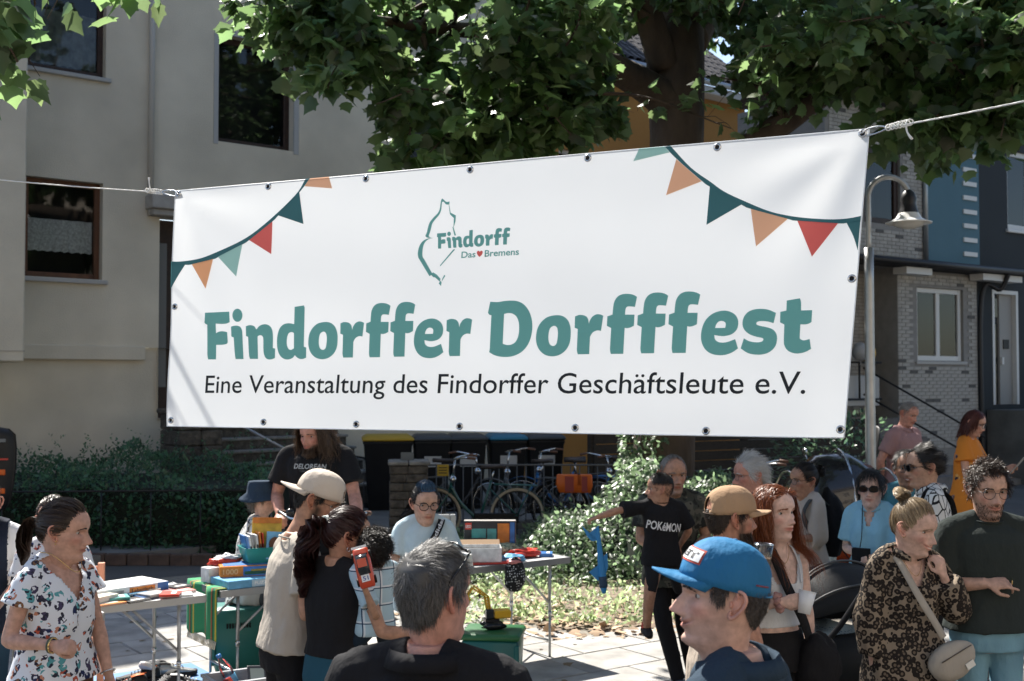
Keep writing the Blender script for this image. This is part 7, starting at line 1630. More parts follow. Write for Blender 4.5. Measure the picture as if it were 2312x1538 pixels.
 rd = thing('e_reader', 'dark grey e-reader with pale screen leaning in the crate', 'e-reader', (gc_.x + .07, 7.33, .22), RZ); rd.rotation_euler = (-.5, .12, RZ); m_ = MB(); m_.box((0, 0, .07), (.12, .012, .17)); m_.build('case', mat('reader_grey', (.06, .06, .065), .4), rd, bevel=.008); m_ = MB(); m_.box((0, -.0068, .085), (.09, .001, .10)); m_.build('screen', mat('screen_pale', (.34, .38, .33), .25), rd)
 for x, cl, nm in ((-.02, 'red', 'red'), (.13, 'black', 'black')):
  s_ = thing('book', nm + ' backed book standing slanted in the grey crate', 'book', (gc_.x + x, 7.36, .12), RZ); s_.rotation_euler = (-.3, -.5 if cl == 'red' else .4, RZ); m_ = MB(); m_.box((0, 0, .10), (.02, .13, .20)); m_.build('cover', PAL[cl], s_)
 # --- shoes on a blue mat
 mt = thing('floor_mat', 'blue plastic mat on the paving with shoes on it', 'mat', (at(345, 1535, 8.3).x, 8.3, .022), RZ); m_ = MB(); m_.box2((-.62, -.28, 0), (.42, .40, .006)); m_.build('sheet', mat('mat_blue', (.02, .14, .34), .5), mt)
 k0 = mat('shoe_black', (.012, .012, .013), .7); wh = mat('shoe_sole_white', (.62, .60, .58), .6); org = mat('shoe_orange', (.62, .12, .02), .6); gry = mat('shoe_grey', (.05, .055, .06), .7)
 def sh(px, py, d, lb, rz, u, s, a=None, tilt=(0, 0), dz=0): p = at(px, py, d); shoe_thing(lb, (p.x, d, .029 + dz), rz, u, s, a, tilt)
 sh(285, 1530, 8.05, 'black running shoe with orange chevrons and lining', radians(200), k0, k0, org)
 sh(315, 1515, 8.3, 'second black running shoe with orange lining behind its pair', radians(190), k0, k0, org)
 sh(345, 1490, 8.35, 'dark grey trainer standing on its heel against the table leg', radians(255), gry, wh, None, (0, -.5), .05); sh(372, 1520, 8.1, 'black trainer with pale toe and white sole lying in the middle', radians(250), k0, wh)
 sh(425, 1525, 8.1, 'black trainer with a white swoosh on its side', radians(15), k0, wh, mat('shoe_white', (.65, .65, .65), .6)); sh(395, 1500, 8.45, 'silver buckled shoe between the black trainers', radians(30), mat('shoe_silver', (.38, .38, .37), .35, metal=.5), k0)
 # --- right table
 t, q4 = folding_table('grey folding table with boxes and clothes before the ivy', at(1285, 1262, 9.13)[:2], 1.75, .62, beige)
 b_ = box_thing('shoe_box', 'open white shoe box at the front of the boxes table', 'box', q4(-.70, .20, .014), (.34, .22, .10), RZ - .55, PAL['white'], open_=True); m_ = MB(); m_.box2((-.16, -.10, .02), (.16, .10, .06)); m_.build('contents', mat('mixed_dark', (.10, .10, .10), .8, var=.8, vscale=30), b_)
 m_ = MB(); m_.box((0, .15, .10), (.34, .10, .004), rot=(.5, 0, 0)); m_.build('flap', mat('card_brown', (.30, .20, .12), .9), b_)
 tr = thing('tray', 'flat red tray under the white shoe box', 'tray', q4(-.66, .18), RZ - .4); m_ = MB(); m_.box2((-.25, -.15, 0), (.25, .15, .012)); m_.build('plate', PAL['red'], tr, bevel=.004)
 b_ = box_thing('toy_box', 'large printed construction toy box standing at the back of the table', 'box', q4(-.40, .48), (.40, .09, .26), RZ - .62, mat('card_grey', (.30, .28, .26), .8), [('f', -.198, .198, .002, .258, PAL['black']), ('f', -.14, -.02, .03, .12, PAL['grey']), ('f', .06, .15, .02, .24, PAL['orange']), ('f', -.02, .05, .10, .20, PAL['teal']), ('f', -.14, -.03, .13, .20, PAL['teal']), ('f', .155, .19, .01, .25, PAL['blue'])])
 for p_ in [o for o in b_.children if o.name.startswith('print')][1:]:
  p_.location.y = -.0022
 m_ = MB(); m_.box((-.165, -.052, .22), (.05, .008, .05)); rp = m_.build('logo_plate', PAL['red'], b_); flat_text(b_, 'LEGO', (-.165, -.0565, .208), .042, .022, PAL['white'])
 cl_ = thing('green_jumper', 'folded sage green jumper on the boxes table', 'clothing', q4(-.66, .44), RZ); bag_lump(cl_, 'knit', (0, 0, .04), (.24, .09, .05), mat('knit_sage', (.10, .19, .16), .95, bump=.6, bscale=120), 7, amp=.2)
 for k, (x, y, r, m__, lb) in enumerate(((-.30, .20, (.13, .09, .035), PAL['red'], 'red folded garment at the table corner'), (-.36, .34, (.12, .08, .05), mat('print_cloth', (.30, .33, .22), .9, var=.9, vscale=40), 'patterned garment heaped before the toy box'), (-.46, .10, (.10, .07, .025), PAL['sky'], 'pale blue garment at the table front'))):
  c_ = thing('garment', lb, 'clothing', q4(x, y), RZ); bag_lump(c_, 'fabric', (0, 0, r[2] * .8), r, m__, 20 + k, amp=.3)
 for k, (cl, x, y) in enumerate((('yellow', -.18, .34), ('blue', -.10, .16), ('pink', -.88, .30), ('black', -1.16, .16), ('orange', -1.36, .14), ('teal', -1.44, .26), ('red', -.06, .44))):
  book(cl + ' paperback lying loose on the boxes table', q4(x, y), (.13, .10, .018 + .006 * (k % 3)), RZ + k * .9, PAL[cl])
 hc = thing('dotted_cap', 'black knitted cap with white dots hanging off the table front', 'cap', q4(-.555, -.03, -.10), RZ); bag_lump(hc, 'cap', (0, -.04, .02), (.085, .05, .13), dots_mat('dotted_black', (.012, .012, .013), (.6, .6, .6), 55), 9, amp=.12); bag_lump(hc, 'brim', (0, -.03, .12), (.06, .045, .03), PAL['pink'], 10)
 fr = thing('picture_frame', 'silver picture frame standing on the boxes table', 'frame', q4(-1.02, .30), RZ - .5); sv = mat('frame_silver', (.40, .41, .40), .4, metal=.4)
 for a, b in (((-.16, -.02, 0), (-.12, .02, .36)), ((.12, -.02, 0), (.16, .02, .36)), ((-.118, -.018, 0), (.118, .018, .04)), ((-.118, -.018, .32), (.118, .018, .36))): m_ = MB(); m_.box2(a, b); m_.build('moulding', sv, fr, bevel=.006)
 m_ = MB(); m_.box2((-.12, -.004, .04), (.12, .004, .32)); m_.build('picture', PAL['sky'], fr); m_ = MB(); m_.box((0, .09, .16), (.03, .004, .36), rot=(.35, 0, 0)); m_.build('stand', sv, fr)
 for k in range(3): book(('thick cream book at the bottom of the stack', 'grey book in the middle of the stack', 'white book on top of the stack')[k] + ' on the boxes table', q4(-.95, .10, .03 * k), (.20 - .01 * k, .14, .03), RZ + .2 - .15 * k, PAL[('cream', 'grey', 'white')[k]])
 b_ = box_thing('carton', 'low carton of small things at the far end of the boxes table', 'box', q4(-1.50, .40), (.30, .20, .09), RZ, PAL['grey'], [('f', -.14, -.06, .01, .08, PAL['red']), ('f', .0, .12, .01, .08, PAL['sky'])]); box_thing('carton', 'white upright carton behind the toddler', 'box', q4(-1.28, .42), (.10, .06, .22), RZ - .4, PAL['white'], [('f', .0, .03, .1, .2, PAL['pink'])])
 for k in range(2):
  bag_lump(thing('paper_bag', ('crumpled white paper bag' if k else 'bulky white paper bag') + ' on the boxes table behind the toddler', 'bag', q4(-1.62 + .25 * k, .18), 0), 'paper', (0, 0, .06), (.09, .08, .075), PAL['white'], 14 + k, amp=.3)
 # brown rucksack beside the tub
 c = at(1060, 1500, 7.4); bagt = thing('rucksack', 'brown leather bag on the paving beside the teal tub', 'bag', (c.x - .02, 7.55, .02), 0); bag_lump(bagt, 'body', (0, 0, .15), (.14, .10, .17), mat('bag_brown', (.06, .035, .025), .7), 3); m_ = MB(); m_.tube([(-.06, 0, .28), (0, -.02, .38), (.06, 0, .28)], .008, 6, 12); m_.build('handle', mat('bag_brown', (0, 0, 0)), bagt); bag_lump(bagt, 'cloth', (.04, -.03, .30), (.10, .06, .04), PAL['grey'], 8, amp=.3)
 # --- things at the far left: black seat shell with reflectors
 c = at(-14, 1060, 13.0); t = thing('bike_seat', 'black plastic child bicycle seat with orange reflectors at the hedge', 'child seat', (c.x, 13.0, 0), radians(5)); sb = mat('seat_black', (0, 0, 0))
 m_ = MB(); m_.loft([[(w * cos(a), -.09 + .10 * abs(cos(a)) ** 2 * (1 if sin(a) < 0 else .6) + .05 * sin(a), z) for a in np.linspace(0, 2 * pi, 25)[:-1]] for w, z in ((.12, .70), (.19, .78), (.22, .95), (.245, 1.15), (.25, 1.38), (.235, 1.52), (.17, 1.58), (.05, 1.60))]); m_.build('shell', sb, t)
 for z in (1.12, .92): m_ = MB(); m_.box((.10, -.155, z), (.14, .02, .06)); m_.build('reflector', mat('reflector_orange', (.70, .12, .01), .25), t, bevel=.008)
 m_ = MB(); m_.box((.10, -.16, 1.46), (.14, .02, .035)); m_.build('grip_slot', mat('slot_grey', (.2, .2, .19), .8), t); m_ = MB(); m_.box((.03, -.158, 1.26), (.34, .012, .02)); m_.build('trim', PAL['red'], t)
 m_ = MB(); m_.tube([(0, 0, .72), (0, .05, .3), (0, 0, 0)], .03, 8); m_.build('bracket', sb, t)
 # --- right: pushchair, orange bag, clothes rail
 c = at(1885, 1400, 6.9); t = thing('pushchair', 'black folding-hood pushchair behind the red haired woman', 'pushchair', (c.x, 6.95, 0), radians(25)); fb = mat('pram_fabric', (.012, .012, .013), .75, bump=.3, bscale=200)
 rings = []
 for k in range(9):
  a = radians(-5 + 20 * k); rings.append([(.33 * cos(b), -.05 + .34 * cos(a) * abs(sin(b)) ** .6 * .9, .70 + .36 * sin(a) * abs(sin(b)) ** .6 + .0) for b in np.linspace(.02, pi - .02, 21)])
 m_ = MB(); n = 21; m_.add([p for r in rings for p in r], [(i * n + a, i * n + a + 1, (i + 1) * n + a + 1, (i + 1) * n + a) for i in range(8) for a in range(n - 1)], True); o = m_.build('hood', fb, t); s_ = o.modifiers.new('t', 'SOLIDIFY'); s_.thickness = .008
 for k in (1, 3, 5, 7): m_ = MB(); m_.tube([np.array(q_) * 1.012 for q_ in rings[k]], .007, 5); m_.build('hood_piping', mat('piping_grey', (.07, .07, .07), .6), o)
 m_ = MB(); m_.loft([[(x * a, y, z) for x, y, z in ((-1, -.32, .45), (1, -.32, .45), (1, .3, .40), (-1, .3, .40))] for a in (.30,)] + [[(x * .28, y, z) for x, y, z in ((-1, -.30, .68), (1, -.30, .68), (1, .34, .60), (-1, .34, .60))]]); m_.build('seat', fb, t)
 fm = mat('pram_frame', (.02, .02, .022), .35)
 for x in (-.3, .3):
  m_ = MB(); m_.tube([(x, -.62, 1.02), (x, -.28, .66), (x, .42, .14)], .016, 8, 16); m_.build('frame_tube', fm, t); m_ = MB(); m_.tube([(x, .0, .42), (x, -.40, .14)], .014, 8); m_.build('frame_tube', fm, t)
  for y, r in ((.42, .10), (-.40, .13)):
   m_ = MB(); m_.tube([(x + .03 * cos(0) + 0, y + r * cos(a), r + .01 + r * sin(a) * .92) for a in np.linspace(0, 2 * pi, 25)], .022, 8); w_ = m_.build('wheel', mat('rubber', (0, 0, 0)), t); m_ = MB(); m_.tube([(x + .015, y, r), (x + .045, y, r)], r * .6, 14); m_.build('hub', fm, w_)
 m_ = MB(); m_.tube([(-.3, -.62, 1.02), (0, -.66, 1.04), (.3, -.62, 1.02)], .02, 8, 12); m_.build('push_handle', fm, t); bag_lump(t, 'blanket', (.0, .1, .62), (.22, .20, .08), dots_mat('baby_blanket', (.35, .48, .60), (.12, .2, .35), 40), 4)
 c = at(1898, 1245, 9.7); t = thing('cooler_bag', 'orange bag with black crossed webbing behind the pushchair', 'bag', (c.x, 9.7, .64), radians(-8)); og = mat('bag_orange', (.62, .085, .015), .6, bump=.3, bscale=60)
 m_ = MB(); m_.loft([[(x * a, y * b, z) for x, y in ((-1, -1), (1, -1), (1, 1), (-1, 1))] for a, b, z in ((.24, .10, 0), (.28, .14, .08), (.27, .13, .22), (.20, .08, .28))]); m_.build('body', og, t, bevel=.03)
 wb = mat('webbing', (.015, .015, .016), .8)
 for x in (-.2, -.02, .16):
  for s_ in (-1, 1): m_ = MB(); m_.tube([(x - .09 * s_, -.145, .02), (x + .09 * s_, -.14, .25)], .011, 6, flat=.5, sub=6); m_.build('web_strap', wb, t)
 m_ = MB(); m_.tube([(-.15, 0, .28), (0, -.02, .40), (.15, 0, .28)], .012, 6, 14); m_.build('handle', wb, t); flat_text(t, 'YUP', (.10, -.147, .11), .08, .03, PAL['white'])
 hk = thing('trestle', 'low grey trestle under the orange bag', 'stand', (c.x, 9.7, .0), radians(-8)); m_ = MB(); m_.box2((-.5, -.2, .60), (.5, .2, .636)); m_.build('board', beige, hk)
 for x in (-.45, .45):
  for y in (-.16, .16): m_ = MB(); m_.tube([(x, y, 0), (x * .9, y, .60)], .014, 6); m_.build('leg', galv(), hk)
 for k, x in enumerate((-.12, .28)): cu = thing('paper_cup', ('white paper cup at the foot of the orange bag' if k else 'small glass jar at the foot of the orange bag'), 'cup' if k else 'jar', (c.x + x, 9.51, .637)); m_ = MB(); m_.lathe([(.0, 0), (.028, 0), (.036, .08), (.033, .08)], 18); m_.build('wall', PAL['white'] if k else mat('jar_glass', (.5, .5, .42), .1), cu); m_ = MB(); m_.lathe([(.037, .08), (.038, .086), (.0, .087)], 18); m_.build('lid', PAL['white'] if k else PAL['grey'], cu)
 c = at(2300, 1200, 8.2); t = thing('clothes_rail', 'white clothes rail hung with second-hand clothes', 'clothes rail', (c.x, 8.4, 0), radians(12)); wr = mat('rail_white', (.62, .62, .6), .4)
 m_ = MB(); m_.tube([(-.22, 0, 1.12), (1.6, 0, 1.12)], .014, 8); m_.build('rail', wr, t)
 for x in (-.16, 1.5):
  m_ = MB(); m_.tube([(x, 0, 0), (x, 0, 1.30)], .016, 8); m_.build('post', galv(), t); m_ = MB(); m_.tube([(x, -.28, .03), (x, .28, .03)], .016, 8); m_.build('foot', galv(), t); m_ = MB(); m_.ellipsoid((x, 0, 1.32), (.03, .03, .03), 12, 8); m_.build('knob', galv(), t)
 rr = random.Random(6)
 for k, (cl, nm) in enumerate((('green', 'green'), ('blue', 'navy blue'), ('red', 'red and white'), ('black', 'black'), ('teal', 'teal'), ('pink', 'pink'), ('grey', 'grey'))):
  x = -.10 + .085 * k; g = thing('garment', '%s top hanging on the white clothes rail' % nm, 'clothing', (c.x + x * cos(radians(12)), 8.4 + x * sin(radians(12)), 1.12), radians(12 + 70 + rr.uniform(-20, 20)), 'clothes hanging on the rail')
  m_ = MB(); m_.tube([(0, 0, .0), (.012, 0, .02), (.02, 0, .0), (0, 0, -.05)], .003, 5, 10); m_.tube([(-.19, 0, -.13), (0, 0, -.05), (.19, 0, -.13)], .006, 5); m_.build('hanger', mat('hanger_pink', (.6, .3, .28), .4), g)
  rg = [[(w * cos(a), .03 * sin(a) * (1 + .4 * cos(5 * a)), z) for a in np.linspace(0, 2 * pi, 25)[:-1]] for w, z in ((.05, -.065), (.20, -.14), (.21, -.2), (.17, -.32), (.18, -.5), (.20, -.66))]
  m_ = MB(); m_.loft(rg); m_.build('top', PAL[cl], g)
def stripe_mat(name, base, cols, scale):
 if name in _M: return _M[name]
 m = bpy.data.materials.new(name); m.use_nodes = True; _M[name] = m; N = m.node_tree.nodes; L = m.node_tree.links; b = N['Principled BSDF']; b.inputs['Roughness'].default_value = .9
 tc = N.new('ShaderNodeTexCoord'); sx = N.new('ShaderNodeSeparateXYZ'); L.new(tc.outputs['Object'], sx.inputs[0]); ml = N.new('ShaderNodeMath'); ml.operation = 'MULTIPLY'; ml.inputs[1].default_value = scale / 5; L.new(sx.outputs[1], ml.inputs[0]); fr = N.new('ShaderNodeMath'); fr.operation = 'FRACT'; L.new(ml.outputs[0], fr.inputs[0])
 cr = N.new('ShaderNodeValToRGB'); cr.color_ramp.interpolation = 'CONSTANT'; cr.color_ramp.elements[0].color = (*base, 1); cr.color_ramp.elements[1].position = .55; cr.color_ramp.elements[1].color = (*cols[0], 1)
 for i, (p, c) in enumerate(((.62, base), (.70, cols[1]), (.78, cols[2]), (.83, base))): e = cr.color_ramp.elements.new(p); e.color = (*c, 1)
 L.new(fr.outputs[0], cr.inputs[0]); L.new(cr.outputs[0], b.inputs['Base Color']); return m
def dots_mat(name, base, dot, scale, r=.28):
 if name in _M: return _M[name]
 m = bpy.data.materials.new(name); m.use_nodes = True; _M[name] = m; N = m.node_tree.nodes; L = m.node_tree.links; b = N['Principled BSDF']; b.inputs['Roughness'].default_value = .9
 tc = N.new('ShaderNodeTexCoord'); vo = N.new('ShaderNodeTexVoronoi'); vo.inputs['Scale'].default_value = scale; vo.inputs['Randomness'].default_value = .5; L.new(tc.outputs['Object'], vo.inputs['Vector'])
 lt = N.new('ShaderNodeMath'); lt.operation = 'LESS_THAN'; lt.inputs[1].default_value = r; L.new(vo.outputs['Distance'], lt.inputs[0]); mx = N.new('ShaderNodeMix'); mx.data_type = 'RGBA'; mx.inputs[6].default_value = (*base, 1); mx.inputs[7].default_value = (*dot, 1); L.new(lt.outputs[0], mx.inputs[0]); L.new(mx.outputs[2], b.inputs['Base Color']); return m
# ------------------------------------------------------------------ printed fabrics
def fabric(name, base, kind, scale, cols, rough=.9, thr=.3):
 if name in _M: return _M[name]
 m = bpy.data.materials.new(name); m.use_nodes = True; _M[name] = m; N = m.node_tree.nodes; L = m.node_tree.links; b = N['Principled BSDF']; b.inputs['Roughness'].default_value = rough; b.inputs['Specular IOR Level'].default_value = .25
 tc = N.new('ShaderNodeTexCoord'); nz = N.new('ShaderNodeTexNoise'); nz.inputs['Scale'].default_value = scale * .8; nz.inputs['Detail'].default_value = 3; L.new(tc.outputs['Object'], nz.inputs['Vector'])
 wp = N.new('ShaderNodeVectorMath'); wp.operation = 'SCALE'; wp.inputs[3].default_value = (.9 if kind == 'blot' else .35) / scale; sb = N.new('ShaderNodeVectorMath'); sb.operation = 'SUBTRACT'; sb.inputs[1].default_value = (.5, .5, .5); L.new(nz.outputs['Color'], sb.inputs[0]); L.new(sb.outputs[0], wp.inputs[0])
 ad = N.new('ShaderNodeVectorMath'); ad.operation = 'ADD'; L.new(tc.outputs['Object'], ad.inputs[0]); L.new(wp.outputs[0], ad.inputs[1])
 def ramp(stops, const=True):
  cr = N.new('ShaderNodeValToRGB'); cr.color_ramp.interpolation = 'CONSTANT' if const else 'LINEAR'; e = cr.color_ramp.elements; e[0].position = stops[0][0]; e[0].color = (*stops[0][1], 1); e[1].position = stops[1][0]; e[1].color = (*stops[1][1], 1)
  for p, c in stops[2:]: q = e.new(p); q.color = (*c, 1)
  return cr
 def mix(f, a, b_):
  mx = N.new('ShaderNodeMix'); mx.data_type = 'RGBA'; L.new(f, mx.inputs[0])
  for s, i in ((a, 6), (b_, 7)):
   if isinstance(s, tuple): mx.inputs[i].default_value = (*s, 1)
   else: L.new(s, mx.inputs[i])
  return mx.outputs[2]
 def cmp(s, op, v): q = N.new('ShaderNodeMath'); q.operation = op; L.new(s, q.inputs[0]); q.inputs[1].default_value = v; return q.outputs[0]
 if kind == 'leopard':
  vo = N.new('ShaderNodeTexVoronoi'); vo.inputs['Scale'].default_value = scale; L.new(ad.outputs[0], vo.inputs['Vector'])
  cr = ramp([(0, cols[1]), (.27, cols[0]), (.60, base)]); L.new(vo.outputs['Distance'], cr.inputs[0]); out = cr.outputs[0]
 elif kind == 'blot':      # scattered motifs of several colours
  vo = N.new('ShaderNodeTexVoronoi'); vo.inputs['Scale'].default_value = scale; L.new(ad.outputs[0], vo.inputs['Vector']); sp = N.new('ShaderNodeSeparateColor'); L.new(vo.outputs['Color'], sp.inputs[0])
  k = len(cols); cr = ramp([(i / k, c) for i, c in enumerate(cols)]); L.new(sp.outputs[0], cr.inputs[0])
  vein = N.new('ShaderNodeTexVoronoi'); vein.inputs['Scale'].default_value = scale * 3.2; L.new(ad.outputs[0], vein.inputs['Vector']); sp2 = N.new('ShaderNodeSeparateColor'); L.new(vein.outputs['Color'], sp2.inputs[0])
  c2 = mix(cmp(sp2.outputs[1], 'GREATER_THAN', .62), cr.outputs[0], (.03, .03, .05)); c2 = mix(cmp(sp2.outputs[2], 'GREATER_THAN', .78), c2, base)
  a = cmp(vo.outputs['Distance'], 'LESS_THAN', thr); g = cmp(sp.outputs[2], 'GREATER_THAN', .18); mu = N.new('ShaderNodeMath'); mu.operation = 'MULTIPLY'; L.new(a, mu.inputs[0]); L.new(g, mu.inputs[1]); out = mix(mu.outputs[0], base, c2)
 elif kind == 'camo':
  n1 = N.new('ShaderNodeTexNoise'); n1.inputs['Scale'].default_value = scale; n1.inputs['Detail'].default_value = 2; L.new(ad.outputs[0], n1.inputs['Vector']); cr = ramp([(0, cols[0]), (.44, base), (.54, cols[1]), (.64, cols[0])]); L.new(n1.outputs['Fac'], cr.inputs[0]); out = cr.outputs[0]
 elif kind == 'web':       # black lines fanning over white
  vo = N.new('ShaderNodeTexVoronoi'); vo.feature = 'DISTANCE_TO_EDGE'; vo.inputs['Scale'].default_value = scale; mp = N.new('ShaderNodeMapping'); mp.inputs['Scale'].default_value = (1, 1, .45); L.new(tc.outputs['Object'], mp.inputs[0]); L.new(mp.outputs[0], vo.inputs['Vector']); out = mix(cmp(vo.outputs['Distance'], 'LESS_THAN', .055), base, cols[0])
 elif kind == 'plaid':
  sx = N.new('ShaderNodeSeparateXYZ'); L.new(tc.outputs['Object'], sx.inputs[0]); out = base; last = base
  for ax, w, c in ((0, .16, cols[0]), (2, .16, cols[0]), (0, .05, cols[1]), (2, .05, cols[1])):
   q = N.new('ShaderNodeMath'); q.operation = 'MULTIPLY'; q.inputs[1].default_value = scale; L.new(sx.outputs[ax], q.inputs[0]); f = N.new('ShaderNodeMath'); f.operation = 'FRACT'; L.new(q.outputs[0], f.inputs[0]); last = mix(cmp(f.outputs[0], 'LESS_THAN', w if w > .1 else .06), last, c)
  out = last
 L.new(out, b.inputs['Base Color'])
 nb = N.new('ShaderNodeTexNoise'); nb.inputs['Scale'].default_value = 500; L.new(tc.outputs['Object'], nb.inputs['Vector']); bp = N.new('ShaderNodeBump'); bp.inputs['Strength'].default_value = .15; bp.inputs['Distance'].default_value = .003; L.new(nb.outputs['Fac'], bp.inputs['Height']); L.new(bp.outputs[0], b.inputs['Normal'])
 return m
def cloth(name, c, rough=.9, var=.06): return mat('cloth_' + name, c, rough, var=var, vscale=9, bump=.6, bscale=13, spec=.2, bdist=.03, stretch=(1, 1, .55))
# ------------------------------------------------------------------ hair styles
BACK = lambda r: np.stack([.0 * r[:, 0], -1 + 0 * r[:, 0], -.25 - .0 * r[:, 0]], 1)
def short_cut(L=.025, n=3800, up=.55, mess=.22, fwd=.0, w=.0017, **k):
 d = dict(n=n, len=L, flow=lambda r: np.stack([r[:, 0] * 4, fwd + 0 * r[:, 0] - (r[:, 1] < -.02) * .3, -.45 - np.abs(r[:, 0]) * 5], 1), up=up, mess=mess, w=w, k=4); d.update(k); return [d]
def tied_back(tie, n=3200, w=.0022, L=.16):
 return dict(n=n, tie=tie, w=w, k=9, off=.007)
def under_cap(zmax, base, hl=HAIRLINE):
 for d in base: d['region'] = (lambda V, z=zmax: in_hair(V, hl) & (V[..., 2] < z))
 return base
def build_people():
 HB = hairmat('hair_black', (.010, .008, .007), (.028, .022, .018)); HD = hairmat('hair_dark_brown', (.022, .013, .009), (.06, .038, .026)); HBr = hairmat('hair_brown', (.05, .028, .016), (.13, .08, .05))
 HG = hairmat('hair_grey', (.045, .042, .04), (.32, .30, .28)); HW = hairmat('hair_white', (.45, .44, .42), (.75, .74, .72)); HR = hairmat('hair_ginger', (.11, .026, .008), (.26, .075, .022)); HM = hairmat('hair_maroon', (.018, .006, .006), (.05, .014, .012)); HBl = hairmat('hair_blond', (.16, .11, .065), (.42, .32, .20)); HBlue = hairmat('hair_blue', (.012, .03, .06), (.04, .10, .17)); HF = hairmat('hair_fade', (.05, .04, .035), (.11, .09, .08))
 LIGHT, PALE, TAN, BROWN, RUDDY = (.50, .29, .215), (.60, .41, .345), (.40, .215, .14), (.30, .155, .095), (.50, .25, .185)
 blackc = cloth('black', (.012, .012, .014)); jeans = cloth('jeans_dark', (.03, .065, .10)); ljeans = cloth('jeans_light', (.17, .32, .40), var=.12); shoe = mat('shoe_black', (0, 0, 0))
 def P(label, px, top, d, z0=0., dh=0., **k):
  if 4 < d < 9.5: d *= 1.12; k.setdefault('headscale', 1.09)
  p = at(px, top, d); H = p.z - z0 - dh
  return person(label, p.x, d, H, z0=z0 + .0, **k)
 goldm = mat('gold', (.75, .5, .2), .25, metal=1)
 # 1 woman in the butterfly blouse
 bf = fabric('butterfly_print', (.70, .73, .78), 'blot', 27, [(.02, .03, .09), (.45, .09, .05), (.10, .33, .36), (.20, .10, .05), (.06, .05, .10), (.50, .22, .14)], thr=.50)
 J = P('woman in a white butterfly print blouse with a brown ponytail', 128, 1130, 4.6, yaw=-112, sex='f', build=1.10, skin=LIGHT, hyaw=24, hpitch=-8, head=dict(fat=.5, nose=1.1), lid=.55, gaze=(0, -.3), eyecol=(.04, .03, .02),
          hair=([tied_back((0, -.105, .135)), dict(tail=[(0, -.105, .135), (0, -.145, .125), (0, -.160, .06), (0, -.15, .0), (0, -.145, -.05)], r=[.012, .026, .032, .026, .008], n=800, w=.0028, wave=.3)], HD), brow=HD,
          arms={'R': ((.30, -.16, -1), (-.10, 1, -.02), dict(curl=.85, n=(.9, 0, .5), thumb=.9)), 'L': ((-.1, .30, -1), (.15, .45, -1), dict(curl=.35))},
          tops=[dict(mat=bf, name='blouse', grow=.016, loose=.035, sleeve=.45, sleevew=.03, fold=.007, hem=-.05, cut=lambda L: (L[:, 1] > .02) & (np.abs(L[:, 0]) < (L[:, 2] - .385) * .62) & (L[:, 2] > .385))], legs=dict(mat=cloth('brown_trousers', (.09, .05, .035)), shoe=shoe))
 R = J['root']; s = J['s']; sh_, el, wr = J['arms']['R']; sl, ell, wrl = J['arms']['L']
 for (c, a, rr_, m, nm) in ((wr, el, .030, goldm, 'bangle'), (wr - (wr - el) * .04, el, .0305, mat('sage_band', (.08, .11, .09), .7), 'bracelet'), (wrl - (wrl - ell) * .05, ell, .030, mat('steel', (0, 0, 0)), 'watch_strap')):
  u = unit(c - a); w_ = unit(np.cross(u, (0, .3, 1))); v_ = np.cross(u, w_); m_ = MB(); m_.tube([c + (w_ * cos(t) + v_ * sin(t)) * rr_ for t in np.linspace(0, 2 * pi, 25)], .0035, 6); m_.build(nm, m, R)
 m_ = MB(); m_.tube([J['up']((.075 * cos(t), .015 + .085 * sin(t) + .02 * max(0, sin(t)), .545 - .085 * max(0, sin(t)) ** 2)) for t in np.linspace(-.6, pi + .6, 30)], .0018, 5); m_.build('necklace', goldm, R)
 for dz in (.0, -.012): m_ = MB(); m_.ellipsoid(J['tw']((.078, -.004, .079 + dz)), (.0035,) * 3, 8, 6); m_.build('earring', goldm, R)
 m_ = MB(); m_.tube([J['tw']((.0, -.110, .135)) + np.array((.018 * cos(t), 0, .018 * sin(t))) for t in np.linspace(0, 2 * pi, 17)], .006, 6); m_.build('hair_tie', blackc, R)
 # 2, 3 two people behind her
 P('man in a white shirt and navy vest at the fair table edge', -38, 1080, 5.9, yaw=-165, skin=LIGHT, vox=.009, hair=(short_cut(n=1200), HD), tops=[dict(mat=cloth('white', (.68, .68, .67)), sleeve=.6, low=.1), dict(mat=cloth('navy_vest', (.015, .02, .035)), name='vest', grow=.024, sleeve=0, low=.1, cut=lambda L: np.abs(L[:, 0]) > .165)], legs=dict(mat=jeans, shoe=shoe), arms={'L': ((-.2, .1, -1), (.3, .8, -.3), {})})
 fl = fabric('floral_print', (.70, .70, .72), 'blot', 30, [(.05, .07, .20), (.40, .10, .08), (.10, .14, .30), (.45, .22, .16)], thr=.40)
 P('woman in a white floral blouse standing behind the butterfly print blouse', 122, 1122, 5.75, yaw=-170, dh=.0, sex='f', skin=LIGHT, vox=.009, hair=([tied_back((0, -.1, .12), n=1500)], HD), tops=[dict(mat=fl, name='blouse', grow=.016, sleeve=.55, sleevew=.03, low=.14, loose=.03)], legs=dict(mat=jeans, shoe=shoe))
 # 4 seated woman with bucket hat
 leafp = fabric('leaf_print', (.55, .55, .53), 'blot', 26, [(.02, .02, .02), (.04, .04, .04), (.03, .03, .03)], thr=.48)
 c = at(562, 1120, 8.9)
